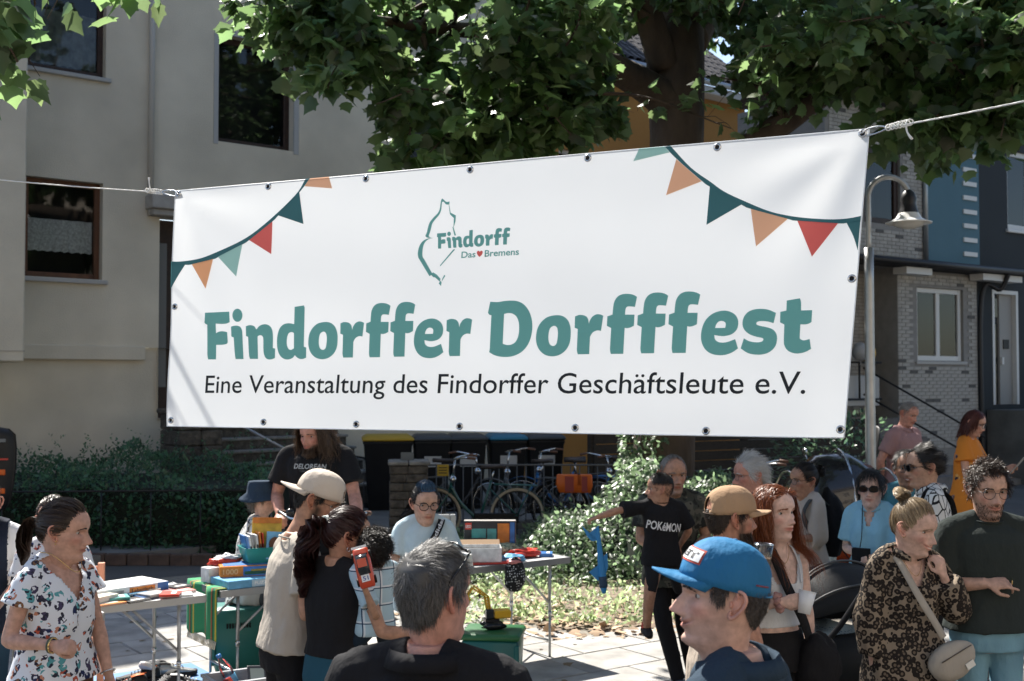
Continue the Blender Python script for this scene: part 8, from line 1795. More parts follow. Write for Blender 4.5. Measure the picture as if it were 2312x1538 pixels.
 J = person('older woman in a navy bucket hat seated on the turquoise tub', c.x, 8.95, 1.60, yaw=-78, sex='f', seated=.46, skin=PALE, build=1.1, lean=(6, 0), vox=.009, hpitch=4, hyaw=-4, head=dict(smile=.8, fat=.6), lid=.5, hair=([dict(n=1400, len=.06, flow=(0, -.3, -1), up=.5, mess=.3, w=.003, k=5, region=lambda V: in_hair(V, HAIRLINE) & (V[..., 2] < .15))], HG), brow=HG,
               arms={'R': ((.1, .25, -1), (-.1, 1, -.5), {}), 'L': ((-.1, .3, -1), (.1, 1, -.5), {})}, tops=[dict(mat=cloth('white', (0, 0, 0)), grow=.012, sleeve=.7), dict(mat=leafp, name='long_waistcoat', grow=.026, sleeve=0, low=.30, lowflare=1.15, cut=lambda L: (np.abs(L[:, 0]) > .17) | ((L[:, 1] > 0) & (np.abs(L[:, 0]) < .05)))],
               legs=dict(mat=cloth('grey_jeans', (.10, .115, .14)), shoe=shoe), legpose=[[(.09, .05, .50), (.13, .46, .52), (.14, .50, .08)], [(-.09, .05, .50), (-.11, .44, .50), (-.12, .40, .08)]])
 bucket_hat(J, cloth('navy_hat', (.025, .045, .075)))
 # 5 man in beige T-shirt with backwards cap
 J = P('bearded man in a beige shirt wearing a cream cap backwards', 652, 1066, 5.05, dh=.055, lean=(5, 0), yaw=-62, skin=TAN, hyaw=-26, hpitch=-24, head=dict(stubble=.9, beardcol=(.014, .011, .010)), lid=.7, eyecol=(.02, .012, .01), neck_fwd=.06,
          hair=(under_cap(.150, short_cut(.012, 2600, mess=.3)) + [dict(n=2600, len=.022, flow=(0, .4, -1), up=.5, mess=.3, w=.0018, k=4, region=lambda V: (V[..., 2] < .060) & (V[..., 2] > -.012) & (V[..., 1] > .012) & ~((V[..., 2] > .040) & (np.abs(V[..., 0]) < .026) & (V[..., 1] > .08)), shell=0)], HB), brow=HB, glasses=dict(r=.0014, mat=mat('thin_metal', (.05, .05, .05), .3, metal=.8)),
          arms={'R': ((.22, -.10, -1), (-.42, .95, .18), dict(curl=.6)), 'L': ((-.15, .2, -1), (.3, .95, .1), dict(curl=.6))}, tops=[dict(mat=cloth('beige', (.43, .385, .33)), grow=.014, loose=.03, sleeve=.68, sleevew=.022, hem=-.02, fold=.007, collar='rib')], legs=dict(mat=blackc, shoe=shoe), vox=.007)
 cap_hat(J, cloth('cream_cap', (.52, .45, .385)), tilt=-4, backwards=True, lift=.004)
 # 6 woman with maroon ponytail
 J = P('woman with a dark maroon ponytail in a sleeveless black top carrying a toddler', 762, 1150, 4.85, yaw=-34, sex='f', build=1.1, skin=TAN, hyaw=-36, hpitch=-10, head=dict(), eyes=True, neck_fwd=.05,
          hair=([tied_back((0, -.10, .165)), dict(tail=[(0, -.10, .165), (.0, -.16, .15), (.0, -.17, .05), (-.01, -.16, -.06), (-.01, -.145, -.17)], r=[.014, .036, .052, .046, .012], n=1300, w=.0034, wave=1.0, k=16)], HM), brow=HB,
          arms={'R': ((.42, .10, -1), (.78, .62, -.10), dict(curl=.4, n=(0, .2, 1))), 'L': ((-.1, .3, -1), (.6, .7, .1), {})}, tops=[dict(mat=blackc, name='top', grow=.013, sleeve=0, loose=.012, fold=.004, hem=.08)], legs=dict(mat=cloth('jeans_blue', (.02, .075, .11)), shoe=shoe, rise=.04), vox=.0065)
 m_ = MB(); c0 = J['tw']((0, -.105, .168))
 for k in range(5): m_.tube([c0 + np.array((.022 * cos(t) + .004 * sin(k), .006 * k - .012, .022 * sin(t))) for t in np.linspace(0, 2 * pi, 15)], .006, 5)
 m_.build('scrunchie', fabric('scrunchie_print', (.5, .52, .5), 'blot', 70, [(.05, .06, .06), (.1, .2, .2)]), J['root']); m_ = MB(); m_.tube([J['tw']((.078, -.004 + .007 * cos(t), .068 + .009 * sin(t))) for t in np.linspace(0, 2 * pi, 17)], .0022, 5); m_.build('earring', mat('steel', (0, 0, 0)), J['root'])
 # 7 toddler
 rt = J['root']; c = at(846, 1200, 5.38)
 lo_ = lambda q: np.array(Matrix.Rotation(radians(-28), 3, 'Z') @ (q - Vector((c.x, 5.38, c.z - .86))))
 tod = person('curly haired toddler in a blue plaid shirt held on the woman arm', c.x + .0, 5.38, .86, yaw=28, z0=c.z - .86, skin=(.33, .18, .11), headscale=.80, hyaw=-22, hpitch=0, vox=.006, child=1, build=1.0, eyes=False, neck_fwd=.02,
                 hair=([dict(n=5200, len=.065, flow=BACK, up=.9, mess=.5, wave=2.2, wf=2.2, w=.0022, k=11, clump=.4, cf=2, off=.01)], HB), arms={'L': {'el': lo_(at(850, 1395, 5.22)), 'wr': lo_(at(822, 1325, 5.20)), 'hand': dict(curl=.6, s=.75, d=(-.3, .3, 1), n=(0, -1, .2))}, 'R': ((.3, .4, -1), (-.3, .9, .1), dict(s=.8))},
                 tops=[dict(mat=fabric('plaid_blue', (.36, .50, .58), 'plaid', 13, [(.60, .66, .70), (.02, .05, .10)]), grow=.010, sleeve=.75, sleevew=.012, low=.06)],
                 legs=dict(mat=cloth('navy_shorts', (.012, .022, .035)), bare=[([(-.06, .02, .34), (-.155, .10, .22), (-.06, -.02, .08)], [.050, .042, .030])]), legpose=[[(.05, 0, .42), (.10, .10, .32), (.11, .10, .24)], [(-.05, 0, .42), (-.11, .06, .32), (-.13, .09, .26)]])
 so_ = MB(); so_.tube([(-.09, .02, .125), (-.055, -.025, .07), (-.03, -.05, .045)], [.034, .033, .026], 12, 10); so_.build('sock', stripe_mat('sock_stripe', (.6, .6, .6), [(.02, .03, .06), (.6, .6, .6), (.35, .06, .05)], 200), tod['root'])
 # red toy car in the toddler's hand
 hp = Vector(tod['root'].location) + Matrix.Rotation(radians(28), 3, 'Z') @ Vector((-.215, .06, .565))
 car = thing('toy_car', 'red toy racing car with white lettering held by the toddler', 'toy car', at(822, 1283, 5.20), 0); car.rotation_euler = (radians(76), radians(-14), radians(4))
 rd = mat('toy_red', (.50, .055, .02), .35, coat=.4); wht = mat('toy_white', (.7, .7, .7), .4)
 m_ = MB(); m_.loft([[(w * x, y, z) for x, z in ((-1, -.012), (1, -.012), (1, .010), (.8, h), (-.8, h), (-1, .010))] for y, w, h in ((-.085, .030, .012), (-.06, .036, .020), (-.02, .036, .024), (.05, .036, .022), (.085, .032, .016))]); m_.build('body', rd, car, bevel=.003)
 m_ = MB(); m_.loft([[(w * x, y, z) for x, z in ((-1, .020), (1, .020), (.8, h), (-.8, h))] for y, w, h in ((-.03, .028, .024), (-.01, .027, .046), (.035, .026, .046), (.06, .028, .024))]); m_.build('cabin', mat('cab_dark', (0, 0, 0)), car); m_ = MB(); m_.box((0, .02, .0475), (.040, .036, .003)); m_.build('roof', rd, car)
 m_ = MB(); m_.box((0, .088, .040), (.066, .010, .005)); m_.build('spoiler', wht, car); m_ = MB(); m_.box((0, -.045, .0225), (.036, .03, .004)); m_.build('hood_plate', wht, car); flat_text(car, '51', (0, -.054, .0252), .024, .018, mat('toy_blue', (.03, .08, .3), .4), 't')
 for x in (-.036, .036):
  for y in (-.055, .055): m_ = MB(); m_.tube([(x - .006, y, -.004), (x + .006, y, -.004)], .018, 14); m_.build('wheel', mat('rubber', (0, 0, 0)), car)
 # 8 long haired man with the bicycle
 wavy = [dict(n=3600, len=.30, flow=lambda r: np.stack([np.sign(r[:, 0]) * (.6 + 6 * np.abs(r[:, 0])), -.3 - .5 * (r[:, 1] > 0), -.3 + 0 * r[:, 0]], 1), up=.4, mess=.12, grav=3, w=.0032, k=12, wave=.9, wf=1.7, clump=.25, off=.014, face=1, body=0)]
 J = P('long haired bearded man in a black printed shirt behind a silver bicycle', 722, 911, 8.0, lean=(7, 0), hdrop=.118, yaw=170, build=1.12, skin=RUDDY, hyaw=-14, hpitch=-10, vox=.0085, head=dict(stubble=.85, beardcol=(.05, .03, .02), smile=.7, fat=.3), lid=.45,
          hair=(wavy + [dict(n=1800, len=.035, flow=(0, .3, -1), up=.5, mess=.3, w=.0026, k=4, region=lambda V: (V[..., 2] < .045) & (V[..., 2] > -.014) & (V[..., 1] > .02) & ~((V[..., 2] > .036) & (np.abs(V[..., 0]) < .026) & (V[..., 1] > .08)), shell=0)], HBr), brow=HBr,
          arms={'R': ((.32, .0, -1), (-.42, .80, -.42), dict(curl=.7, n=(0, .2, 1))), 'L': ((-.34, .22, -1), (-.38, .78, -.62), dict(curl=.5, n=(0, .3, 1)))}, tops=[dict(mat=blackc, grow=.014, loose=.03, sleeve=.70, sleevew=.03, low=.14, collar='rib')], legs=dict(mat=blackc, shoe=shoe))
 pr = mat('print_grey', (.34, .36, .37), .8); pd = mat('print_dim', (.07, .075, .08), .8)
 zb = J['pel'][2]; print_text(J, J['shirt'], 'DELOREAN', .0, zb + .45, .25, .036, pr, .03, font_shear=.15); print_text(J, J['shirt'], 'TIME MACHINE', -.0, zb + .425, .16, .014, pd, .02)
 for k, (x0, x1, z) in enumerate(((-.12, .12, .32), (-.10, .11, .295), (-.04, .08, .345))):
  m_ = MB(); m_.tube([surf_front(J, J['shirt'], x0 + (x1 - x0) * q, zb + z, lift=.005) for q in (0, .25, .5, .75, 1)], .005, 4, flat=.3, sub=14); m_.build('car_print_line', pd, J['shirt'])
 # 9 woman with the shoulder strap
 lngs = dict(tail=[(0, -.10, .12), (.04, -.13, .06), (.085, -.12, -.04), (.10, -.10, -.12)], r=[.02, .045, .05, .02], n=700, w=.004, wave=.5)
 J = P('woman with dark rimmed glasses and blue dyed hair in a pale blue shirt', 958, 1090, 6.9, yaw=192, sex='f', build=1.15, skin=(.50, .30, .215), hyaw=6, hpitch=-8, head=dict(fat=.6), lid=.5, gaze=(.15, -.25), vox=.008, hair=([tied_back((0, -.10, .13), n=2400), lngs], HB), brow=HB, glasses=dict(size=(.026, .0225), r=.0026),
          arms={'R': ((.25, .15, -1), (-.2, .9, -.4), {}), 'L': ((-.25, .15, -1), (.2, .9, -.4), {})}, tops=[dict(mat=cloth('pale_blue', (.50, .62, .66)), grow=.014, loose=.035, sleeve=.75, sleevew=.03, low=.14, collar='rib', collarmat=cloth('pale_blue', (0, 0, 0)))], legs=dict(mat=blackc, shoe=shoe))
 build_hair([dict(n=900, tie=(0, -.02, .24), w=.0035, k=6, off=.012, region=lambda V: in_hair(V, HAIRLINE) & (V[..., 2] > .196) & (V[..., 1] > -.05), shell=.006)], J['hV'], J['hN'], J['root'], J['head'], HBlue, J['hs'])
 up, s = J['up'], J['s']
 pts = [up((-.13 * s, -.06, .545 * s)), up((-.13 * s, .05, .555 * s)), up((-.07 * s, .165 * s, .46 * s)), up((.0, .20 * s, .36 * s)), up((.11 * s, .19 * s, .2 * s)), up((.19 * s, .06, .08 * s))]
 strip(J, pts, .044, blackc, 'shoulder_strap', nrm=(0, 1, .35))
 C = catmull(np.array(pts), 60)
 bm = text_bm('adidas', .02); fit_bm(bm, 0, .19, -.010, .014)
 seg = np.concatenate([[0], np.cumsum(np.linalg.norm(np.diff(C, axis=0), axis=1))])
 for v in bm.verts:
  a = .285 - v.co.x; i = int(np.searchsorted(seg, a)); i = min(max(i, 1), 58); T = unit(C[i + 1] - C[i - 1]); nn = unit(np.array((0, 1, .35)) - T * np.dot((0, 1, .35), T)); S = np.cross(T, nn); v.co = C[i] + T * (a - seg[i]) - S * v.co.y * -1.0 + nn * .0045
 me = bpy.data.meshes.new('strap_lettering'); bm.to_mesh(me); bm.free(); me.materials.append(mat('print_white', (.7, .7, .7), .8)); link(bpy.data.objects.new('strap_lettering', me), J['root'])
 # 10 grey haired man in front
 J = P('grey haired man in a black polo with sunglasses pushed up on his head', 970, 1226, 3.0, dh=.008, yaw=-14, build=1.12, skin=(.52, .27, .205), hyaw=-30, hpitch=0, vox=.005, na=84, nz=90, head=dict(fat=.7, stubble=.12), hair=([dict(n=12000, len=.030, flow=lambda r: np.stack([r[:, 0] * 3 + .1, -.2 + .9 * (r[:, 2] > .17), -.55 - 3 * np.abs(r[:, 0])], 1), up=.30, mess=.14, w=.0011, k=5, clump=.22, shell=.004)], hairmat('hair_dark_grey', (.018, .017, .016), (.20, .19, .18))), brow=HG, tops=[dict(mat=blackc, grow=.021, loose=.03, sleeve=.7, sleevew=.02, low=.14, collar='fold', fold=.006)], legs=dict(mat=jeans, shoe=shoe))
 tw = J['tw']; m_ = MB(); pl = mat('black_plastic', (0, 0, 0))
 for sg in (1, -1):
  m_.tube([tw((sg * .068, .058, .218)), tw((sg * .080, .02, .190)), tw((sg * .084, -.02, .160)), tw((sg * .080, -.03, .128))], .0032, 6, 16)
  m_.tube([tw((sg * (.036 + .028 * cos(t)), .062 - .02 * abs(cos(t)) - .022 * sin(t), .232 + .012 * sin(t) - abs(sg * .036 + .03 * cos(t)) * .12)) for t in np.linspace(0, 2 * pi, 20)], .003, 6)
 m_.build('sunglasses', pl, J['root'])
 # 11, 12 man in camouflage shirt with the boy in his arms
 camo = fabric('camo_dark', (.055, .058, .048), 'camo', 13, [(.022, .023, .02), (.11, .105, .085)])
 J = P('older man in a dark camouflage shirt holding the boy', 1517, 1027, 7.35, yaw=186, build=1.1, skin=TAN, hyaw=4, hpitch=-4, vox=.008, head=dict(stubble=.25, fat=.4, beardcol=(.3, .28, .26)), lid=.45, hair=(short_cut(.010, 2600, mess=.3, rec=.012), HG), brow=HG,
          arms={'R': ((.20, .12, -1), (-.62, .80, -.30), dict(curl=.4, n=(.3, .9, .3))), 'L': ((-.20, .15, -1), (.66, .80, -.34), dict(curl=.4, n=(-.3, .9, .3)))}, tops=[dict(mat=camo, grow=.014, loose=.025, sleeve=.72, sleevew=.02, low=.14, collar='rib')], legs=dict(mat=blackc, shoe=mat('shoe_blue', (.08, .12, .18), .7)), legpose=[[(.09, 0, .88), (.08, .06, .48), (-.03, .03, .07)], [(-.09, 0, .88), (-.07, .02, .48), (-.16, -.05, .07)]])
 sh_, el, wr = J['arms']['L']; u = unit(wr - el); w_ = unit(np.cross(u, (0, .3, 1))); v_ = np.cross(u, w_); c = wr - u * .02; m_ = MB(); m_.tube([c + (w_ * cos(t) + v_ * sin(t)) * .033 for t in np.linspace(0, 2 * pi, 25)], .006, 6, flat=1.4); m_.build('watch', mat('steel', (0, 0, 0)), J['root'])
 c = at(1492, 1068, 7.86); fade = short_cut(.006, 2200, mess=.3, hl=HAIRLINE)
 J = person('boy in a black printed T-shirt stretching out an arm with a toy glider', c.x, 7.86, 1.12, yaw=188, z0=c.z - 1.12, skin=TAN, headscale=.84, hyaw=-105, hpitch=0, vox=.007, child=1, eyes=True, hair=(short_cut(.022, 3400, mess=.25, region=lambda V: in_hair(V, HAIRLINE) & (V[..., 2] > .158)) + [dict(n=1600, len=.005, flow=(0, 0, -1), up=.6, mess=.3, w=.0012, k=3, region=lambda V: in_hair(V, HAIRLINE) & (V[..., 2] <= .165))], HB), brow=HB,
               arms={'R': ((1, .18, -.10), (1, .22, -.26), dict(curl=.75, n=(0, .1, 1), s=.9)), 'L': ((-.5, -.2, -1), (.2, -.5, -.6), {})}, tops=[dict(mat=blackc, grow=.012, loose=.02, sleeve=.85, sleevew=.02, low=.10, collar='rib')],
               legs=dict(mat=cloth('black_shorts', (.016, .016, .018)), bare=[([(.055, .03, .50), (.10, .08, .34), (.10, .0, .12)], [.052, .040, .028])]), legpose=[[(.06, 0, .56), (.08, .07, .44), (.095, .09, .36)], [(-.06, 0, .56), (-.10, .0, .44), (-.14, -.08, .34)]])
 zb = J['pel'][2]; pw = mat('print_white', (0, 0, 0)); print_text(J, J['shirt'], 'POKéMON', .0, zb + .17, .23, .055, pw, .018, rot=-.14)
 m_ = MB(); m_.loft([[(.10 + hw * cos(t), -.03 + yy, .06 + max(0, h_ * (.5 + .5 * sin(t)))) for t in np.linspace(0, 2 * pi, 13)[:-1]] for yy, hw, h_ in ((-.05, .02, .05), (0, .034, .075), (.06, .036, .06), (.11, .022, .03))]); m_.build('shoe', shoe, J['root']); m_ = MB(); m_.tube([(.10, .0, .15), (.10, -.01, .115)], .033, 12); m_.build('sock', mat('sock_red', (.5, .08, .06), .9), J['root'])
 # blue toy glider hanging from the boy's hand
 g = thing('toy_glider', 'blue foam toy plane hanging nose down from the boy hand', 'toy', at(1352, 1205, 7.74)); gb_ = mat('foam_blue', (.03, .22, .50), .5)
 ax = lambda t: np.array(at(1350 + 14 * t, 1200 + 140 * t, 7.74) - at(1352, 1205, 7.74))
 m_ = MB(); m_.tube([ax(-.05), ax(.3), ax(.6), ax(.85), ax(1.0)], [.010, .017, .024, .026, .012], 12, 20); m_.build('fuselage', gb_, g)
 def fin(pts, nm, th=.008):
  m_ = MB(); n = len(pts); q = [np.array(at(*p, 7.74) - at(1352, 1205, 7.74)) for p in pts]; m_.add([p + np.array((0, -th / 2, 0)) for p in q] + [p + np.array((0, th / 2, 0)) for p in q], [tuple(range(n)), tuple(range(2 * n - 1, n - 1, -1))] + [(i, i + n, (i + 1) % n + n, (i + 1) % n) for i in range(n)]); return m_.build(nm, gb_, g)
 fin([(1348, 1218), (1312, 1186), (1326, 1212), (1336, 1222)], 'tail_fin'); fin([(1350, 1220), (1352, 1186), (1330, 1205), (1340, 1222)], 'tail_fin'); w_ = fin([(1358, 1262), (1371, 1248), (1373, 1280), (1365, 1302), (1360, 1300)], 'wing'); fin([(1352, 1275), (1330, 1292), (1350, 1312), (1356, 1305)], 'wing')
 m_ = MB(); m_.tube([ax(.72), ax(.90)], [.027, .027], 12, 6); m_.build('nose_band', mat('foam_navy', (.02, .05, .10), .5), g)
 # 13 bearded man with tan cap
 J = P('bearded man in a tan baseball cap beside the red haired woman', 1636, 1096, 4.75, dh=.012, yaw=-64, skin=(.40, .20, .135), hyaw=-10, hpitch=-2, head=dict(stubble=.8, beardcol=(.03, .018, .012)), lid=.5, hair=(under_cap(.150, short_cut(.014, 2200, mess=.25)) + [dict(n=2000, len=.028, flow=(0, .4, -1), up=.5, mess=.3, w=.002, k=4, region=lambda V: (V[..., 2] < .055) & (V[..., 2] > -.012) & (V[..., 1] > .015) & ~((V[..., 2] > .040) & (np.abs(V[..., 0]) < .026) & (V[..., 1] > .08)), shell=0)], HD), brow=HD,
          arms={'R': ((.18, -.1, -1), (.0, .25, -1), {}), 'L': ((-.1, .5, -1), (.05, .75, .62), dict(curl=.6, n=(0, .9, -.3)))}, tops=[dict(mat=cloth('sand', (.40, .335, .275)), grow=.014, loose=.03, sleeve=.75, sleevew=.02, low=.14, collar='rib')], legs=dict(mat=jeans, shoe=shoe))
 cap_hat(J, cloth('tan_cap', (.36, .235, .145)), tilt=4, rim=mat('stitch_dark', (.05, .03, .02), .9))
 # 14 man with the blue cap in front
 J = P('smiling man in a bright blue cap and navy polo seen in profile', 1655, 1214, 2.82, dh=.018, yaw=58, skin=(.56, .345, .27), hyaw=32, hpitch=3, vox=.005, na=96, nz=100, head=dict(smile=.75, stubble=.16, nose=1.2, hook=.6, chin=.002), lid=.45, gaze=(0, 0), eyecol=(.03, .018, .01), hair=(under_cap(.156, short_cut(.011, 7000, mess=.25, w=.0011)), HF), brow=HB, tops=[dict(mat=cloth('navy_polo', (.022, .040, .062)), grow=.020, loose=.03, sleeve=.7, sleevew=.02, low=.14, collar='fold', fold=.006)], legs=dict(mat=jeans, shoe=shoe))
 cp = cap_hat(J, cloth('cap_blue', (.022, .145, .30), .75), tilt=12, brim_len=.068, scale=1.0, lift=.004, rim=mat('stitch_light', (.08, .25, .42), .8)); f_ = J['capf']
 def on_cap(t, el, r=1.0): q = cos(el) ** .82; return f_((.0845 * q * cos(t) * r, .1060 * q * sin(t) * r, .089 * sin(el) * r + .004))
 n = 14; w0, w1, e0, e1 = radians(90 - 44), radians(90 + 44), .20, .62
 for (a0, a1, b0, b1, m__, r_, nm) in ((w0, w1, e0, e1, mat('patch_red', (.45, .06, .03), .7), 1.035, 'patch_border'), (w0 + .05, w1 - .05, e0 + .05, e1 - .05, mat('patch_white', (.68, .68, .68), .7), 1.045, 'patch')):
  m_ = MB(); m_.add([on_cap(a0 + (a1 - a0) * i / n, b0 + (b1 - b0) * j / 4, r_) for j in range(5) for i in range(n + 1)], [(j * (n + 1) + i, j * (n + 1) + i + 1, (j + 1) * (n + 1) + i + 1, (j + 1) * (n + 1) + i) for j in range(4) for i in range(n)], True); m_.build(nm, m__, cp)
 bm = text_bm('TEAM', .05); fit_bm(bm, w1 - .16, w0 + .16, e0 + .12, e1 - .12)
 for v in bm.verts: v.co = on_cap(v.co.x, v.co.y, 1.052)
 me = bpy.data.meshes.new('patch_lettering'); bm.to_mesh(me); bm.free(); me.materials.append(mat('patch_black', (.015, .015, .02), .7)); link(bpy.data.objects.new('patch_lettering', me), cp)
 m_ = MB(); m_.tube([on_cap(t, .10, 1.02) for t in np.linspace(radians(212), radians(236), 8)], .005, 5, flat=.4); m_.build('red_tab', mat('tab_red', (.25, .04, .05), .7), cp)
 # 15 white haired man
 J = P('white haired man in a grey polo beside the tan cap', 1704, 1028, 7.3, yaw=108, skin=RUDDY, hyaw=-6, hpitch=-6, vox=.0085, head=dict(fat=.2, nose=1.15), lid=.55, hair=([dict(n=3600, len=.055, flow=lambda r: np.stack([r[:, 0] * 4, -.7 + 0 * r[:, 0], -.35 + 0 * r[:, 0]], 1), up=.6, mess=.25, w=.002, k=6, clump=.25)], HW), brow=HW, glasses=dict(r=.0012, mat=mat('thin_metal', (0, 0, 0))), tops=[dict(mat=cloth('grey_polo', (.16, .175, .185)), grow=.014, loose=.03, sleeve=.7, low=.14, collar='fold')], legs=dict(mat=jeans, shoe=shoe))
 # 16 red haired woman
 ging = [dict(n=5200, len=.35, flow=lambda r: np.stack([np.sign(r[:, 0] + .01) * (.35 + 5 * np.abs(r[:, 0])), -.30 - .6 * (r[:, 1] > .0), -.2 - 0 * r[:, 0]], 1), up=.22, mess=.06, grav=4, w=.0022, k=14, wave=.65, wf=1.5, clump=.2, off=.008, face=1, part=.01, body=1)]
 def tank(L): x, y, z = L[:, 0], L[:, 1], L[:, 2]; top_ = np.where(y > 0, .365 + 2.2 * np.clip(np.abs(x) - .055, 0, .06), .38); return (z > top_) | (z < .13) | (np.abs(x) > .165)
 J = P('red haired woman in a white strap top holding a paper cup', 1742, 1097, 5.05, yaw=-158, sex='f', skin=PALE, hyaw=12, hpitch=2, head=dict(lip=(.80, .42, .40), smile=.1), lid=.5, eyecol=(.06, .10, .12), hair=(ging, HR), brow=HR, vox=.0065,
          arms={'R': ((.30, .10, -1), (-.72, .78, .28), dict(curl=.62, d=(-.95, .45, .12), n=(.35, .9, .1), thumb=.7)), 'L': ((-.16, .02, -1), (-.02, .12, -1), dict(curl=.4))}, tops=[dict(mat=cloth('white_top', (.60, .63, .67)), name='strap_top', grow=.007, loose=.0, sleeve=0, fold=.0015, cut=tank)], legs=dict(mat=blackc, shoe=shoe))
 up, s = J['up'], J['s']
 for sg in (1, -1): strip(J, [up((sg * .088 * s, .135 * s, .36 * s)), up((sg * .095 * s, .105 * s, .45 * s)), up((sg * .090 * s, .045 * s, .535 * s)), up((sg * .088 * s, -.04 * s, .52 * s)), up((sg * .08 * s, -.10 * s, .38 * s))], .010, cloth('white_top', (0, 0, 0)), 'strap', nrm=(0, .4, 1))
 strip(J, [up((.055 * s, -.03 * s, .575 * s)), up((.055 * s, .06 * s, .545 * s)), up((.02 * s, .155 * s, .36 * s)), up((-.07 * s, .17 * s, .18 * s)), up((-.17 * s, .10 * s, .02 * s))], .05, blackc, 'bag_strap', nrm=(0, 1, .3))
 bag_lump(J['root'], 'shoulder_bag', tuple(up((-.19 * s, .12 * s, -.07 * s))), (.11, .09, .15), blackc, 6, amp=.12)
 m_ = MB(); m_.tube([up((.058 * cos(t) * s, (-.002 + .058 * sin(t)) * s, (.585 - .012 * sin(t)) * s)) for t in np.linspace(0, 2 * pi, 33)], .0022, 5); m_.build('choker', mat('pearl', (.6, .55, .5), .3), J['root'])
 m_ = MB(); m_.tube([up((.07 * cos(t) * s, (.02 + .085 * max(0, sin(t))) * s, (.56 - .10 * max(0, sin(t)) ** 2) * s)) for t in np.linspace(0, pi, 25)], .0012, 4); m_.build('necklace', goldm, J['root'])
 sh_, el, wr = J['arms']['R']; u = unit(wr - el); w_ = unit(np.cross(u, (0, .3, 1))); v_ = np.cross(u, w_); m_ = MB(); rrr = random.Random(2)
 m_.tube([wr - u * .01 + (w_ * cos(t) + v_ * sin(t)) * (.034 + .006 * sin(9 * t)) + u * .008 * sin(7 * t) for t in np.linspace(0, 2 * pi, 50)], .012, 7); m_.build('scrunchie', cloth('dusty_pink', (.38, .22, .20)), J['root'])
 Mw = Matrix.Translation(J['root'].location) @ Matrix.Rotation(radians(-158), 4, 'Z')
 def cup(label, p, rot, m__, r=.038, h=.10, fill=None):
  t = thing('cup', label, 'cup', p); t.rotation_euler = rot; a = MB(); a.lathe([(.0, 0), (r * .72, 0), (r, h), (r * .96, h), (r * .70, .004)], 24); a.build('wall', m__, t); a = MB(); a.tube([(r * cos(q), r * sin(q), h) for q in np.linspace(0, 2 * pi, 25)], .0022, 6); a.build('rim', m__, t)
  if fill: a = MB(); a.lathe([(.0, .003), (r * .72, .003), (r * .85, h * .55), (0, h * .56)], 20); a.build('drink', fill, t)
  return t
 hp = Mw @ Vector(wr + unit((-.95, .45, .12)) * .085 + np.array((0, .028, -.055))); cup('white paper cup in the red haired woman hand', hp, (-.15, .22, 0), mat('paper_cup', (.70, .73, .76), .7))
 cup('clear plastic cup held by the man in the tan cap', at(1722, 1292, 4.55), (0, .05, 0), glassmat('clear_plastic', (.92, .95, .96), .08), .036, .105, mat('drink_pale', (.30, .20, .14), .3, trans=.4))
 # 17 woman with bun and backpack
 bun = dict(tail=[(0, -.10, .165), (.02, -.135, .185), (0, -.16, .17), (-.02, -.14, .15), (.0, -.115, .17)], r=[.02, .03, .03, .03, .015], n=500, w=.003)
 J = P('woman with a dark bun and glasses in a beige top with a black backpack', 1822, 1046, 8.0, yaw=112, sex='f', skin=TAN, hyaw=-2, hpitch=-4, vox=.009, lid=.45, hair=([tied_back((0, -.10, .16), n=1800), bun], HB), brow=HB, glasses=dict(r=.0014, mat=mat('thin_metal', (0, 0, 0))), arms={'L': ((-.1, .1, -1), (.5, .8, -.1), {}), 'R': ((.1, .1, -1), (-.5, .8, -.1), {})}, tops=[dict(mat=cloth('pale_beige', (.46, .40, .345)), grow=.014, loose=.03, sleeve=1.2, sleevew=.035, low=.10, collar='rib')], legs=dict(mat=jeans, shoe=shoe))
 up, s = J['up'], J['s']; bag_lump(J['root'], 'backpack', tuple(up((0, -.22 * s, .28 * s))), (.16, .11, .26), blackc, 5, amp=.1)
 for sg in (1, -1): strip(J, [up((sg * .11 * s, -.14 * s, .48 * s)), up((sg * .115 * s, .0, .565 * s)), up((sg * .125 * s, .13 * s, .42 * s)), up((sg * .15 * s, .06 * s, .22 * s))], .04, mat('strap_grey', (.06, .065, .065), .8), 'backpack_strap', nrm=(0, .5, 1))
 # 18 woman in light blue shirt with sunglasses
 J = P('woman with short black hair and sunglasses in a light blue blouse', 1968, 1060, 7.25, yaw=148, sex='f', skin=PALE, hyaw=6, hpitch=0, vox=.0085, head=dict(fat=.4), hair=([dict(n=3200, len=.07, flow=lambda r: np.stack([r[:, 0] * 5, .25 - .9 * (r[:, 1] < 0), -.5 + 0 * r[:, 0]], 1), up=.4, mess=.08, grav=.5, w=.0022, k=6, clump=.15)], HB), brow=HB, glasses=dict(r=.0034, size=(.028, .018), lens=mat('dark_lens', (.004, .004, .005), .08)), arms={'R': ((.15, .1, -1), (-.5, .8, -.05), dict(curl=.6)), 'L': ((-.15, .1, -1), (.4, .8, -.1), {})}, tops=[dict(mat=cloth('light_blue', (.25, .50, .66)), name='blouse', grow=.014, loose=.03, sleeve=.8, sleevew=.02, low=.14, collar='fold', cut=lambda L: (L[:, 1] > .02) & (np.abs(L[:, 0]) < (L[:, 2] - .40) * .35) & (L[:, 2] > .40))], legs=dict(mat=jeans, shoe=shoe))
 sh_, el, wr = J['arms']['R']; m_ = MB(); m_.box(tuple(wr + np.array((-.06, .06, -.02))), (.11, .05, .13)); m_.build('black_pouch', blackc, J['root']); m_ = MB(); m_.tube([J['up']((.05, .05, .57 * J['s'])), J['up']((.03, .17 * J['s'], .35 * J['s'])), wr + np.array((-.05, .05, .05))], .003, 5, 14); m_.build('lanyard', blackc, J['root'])
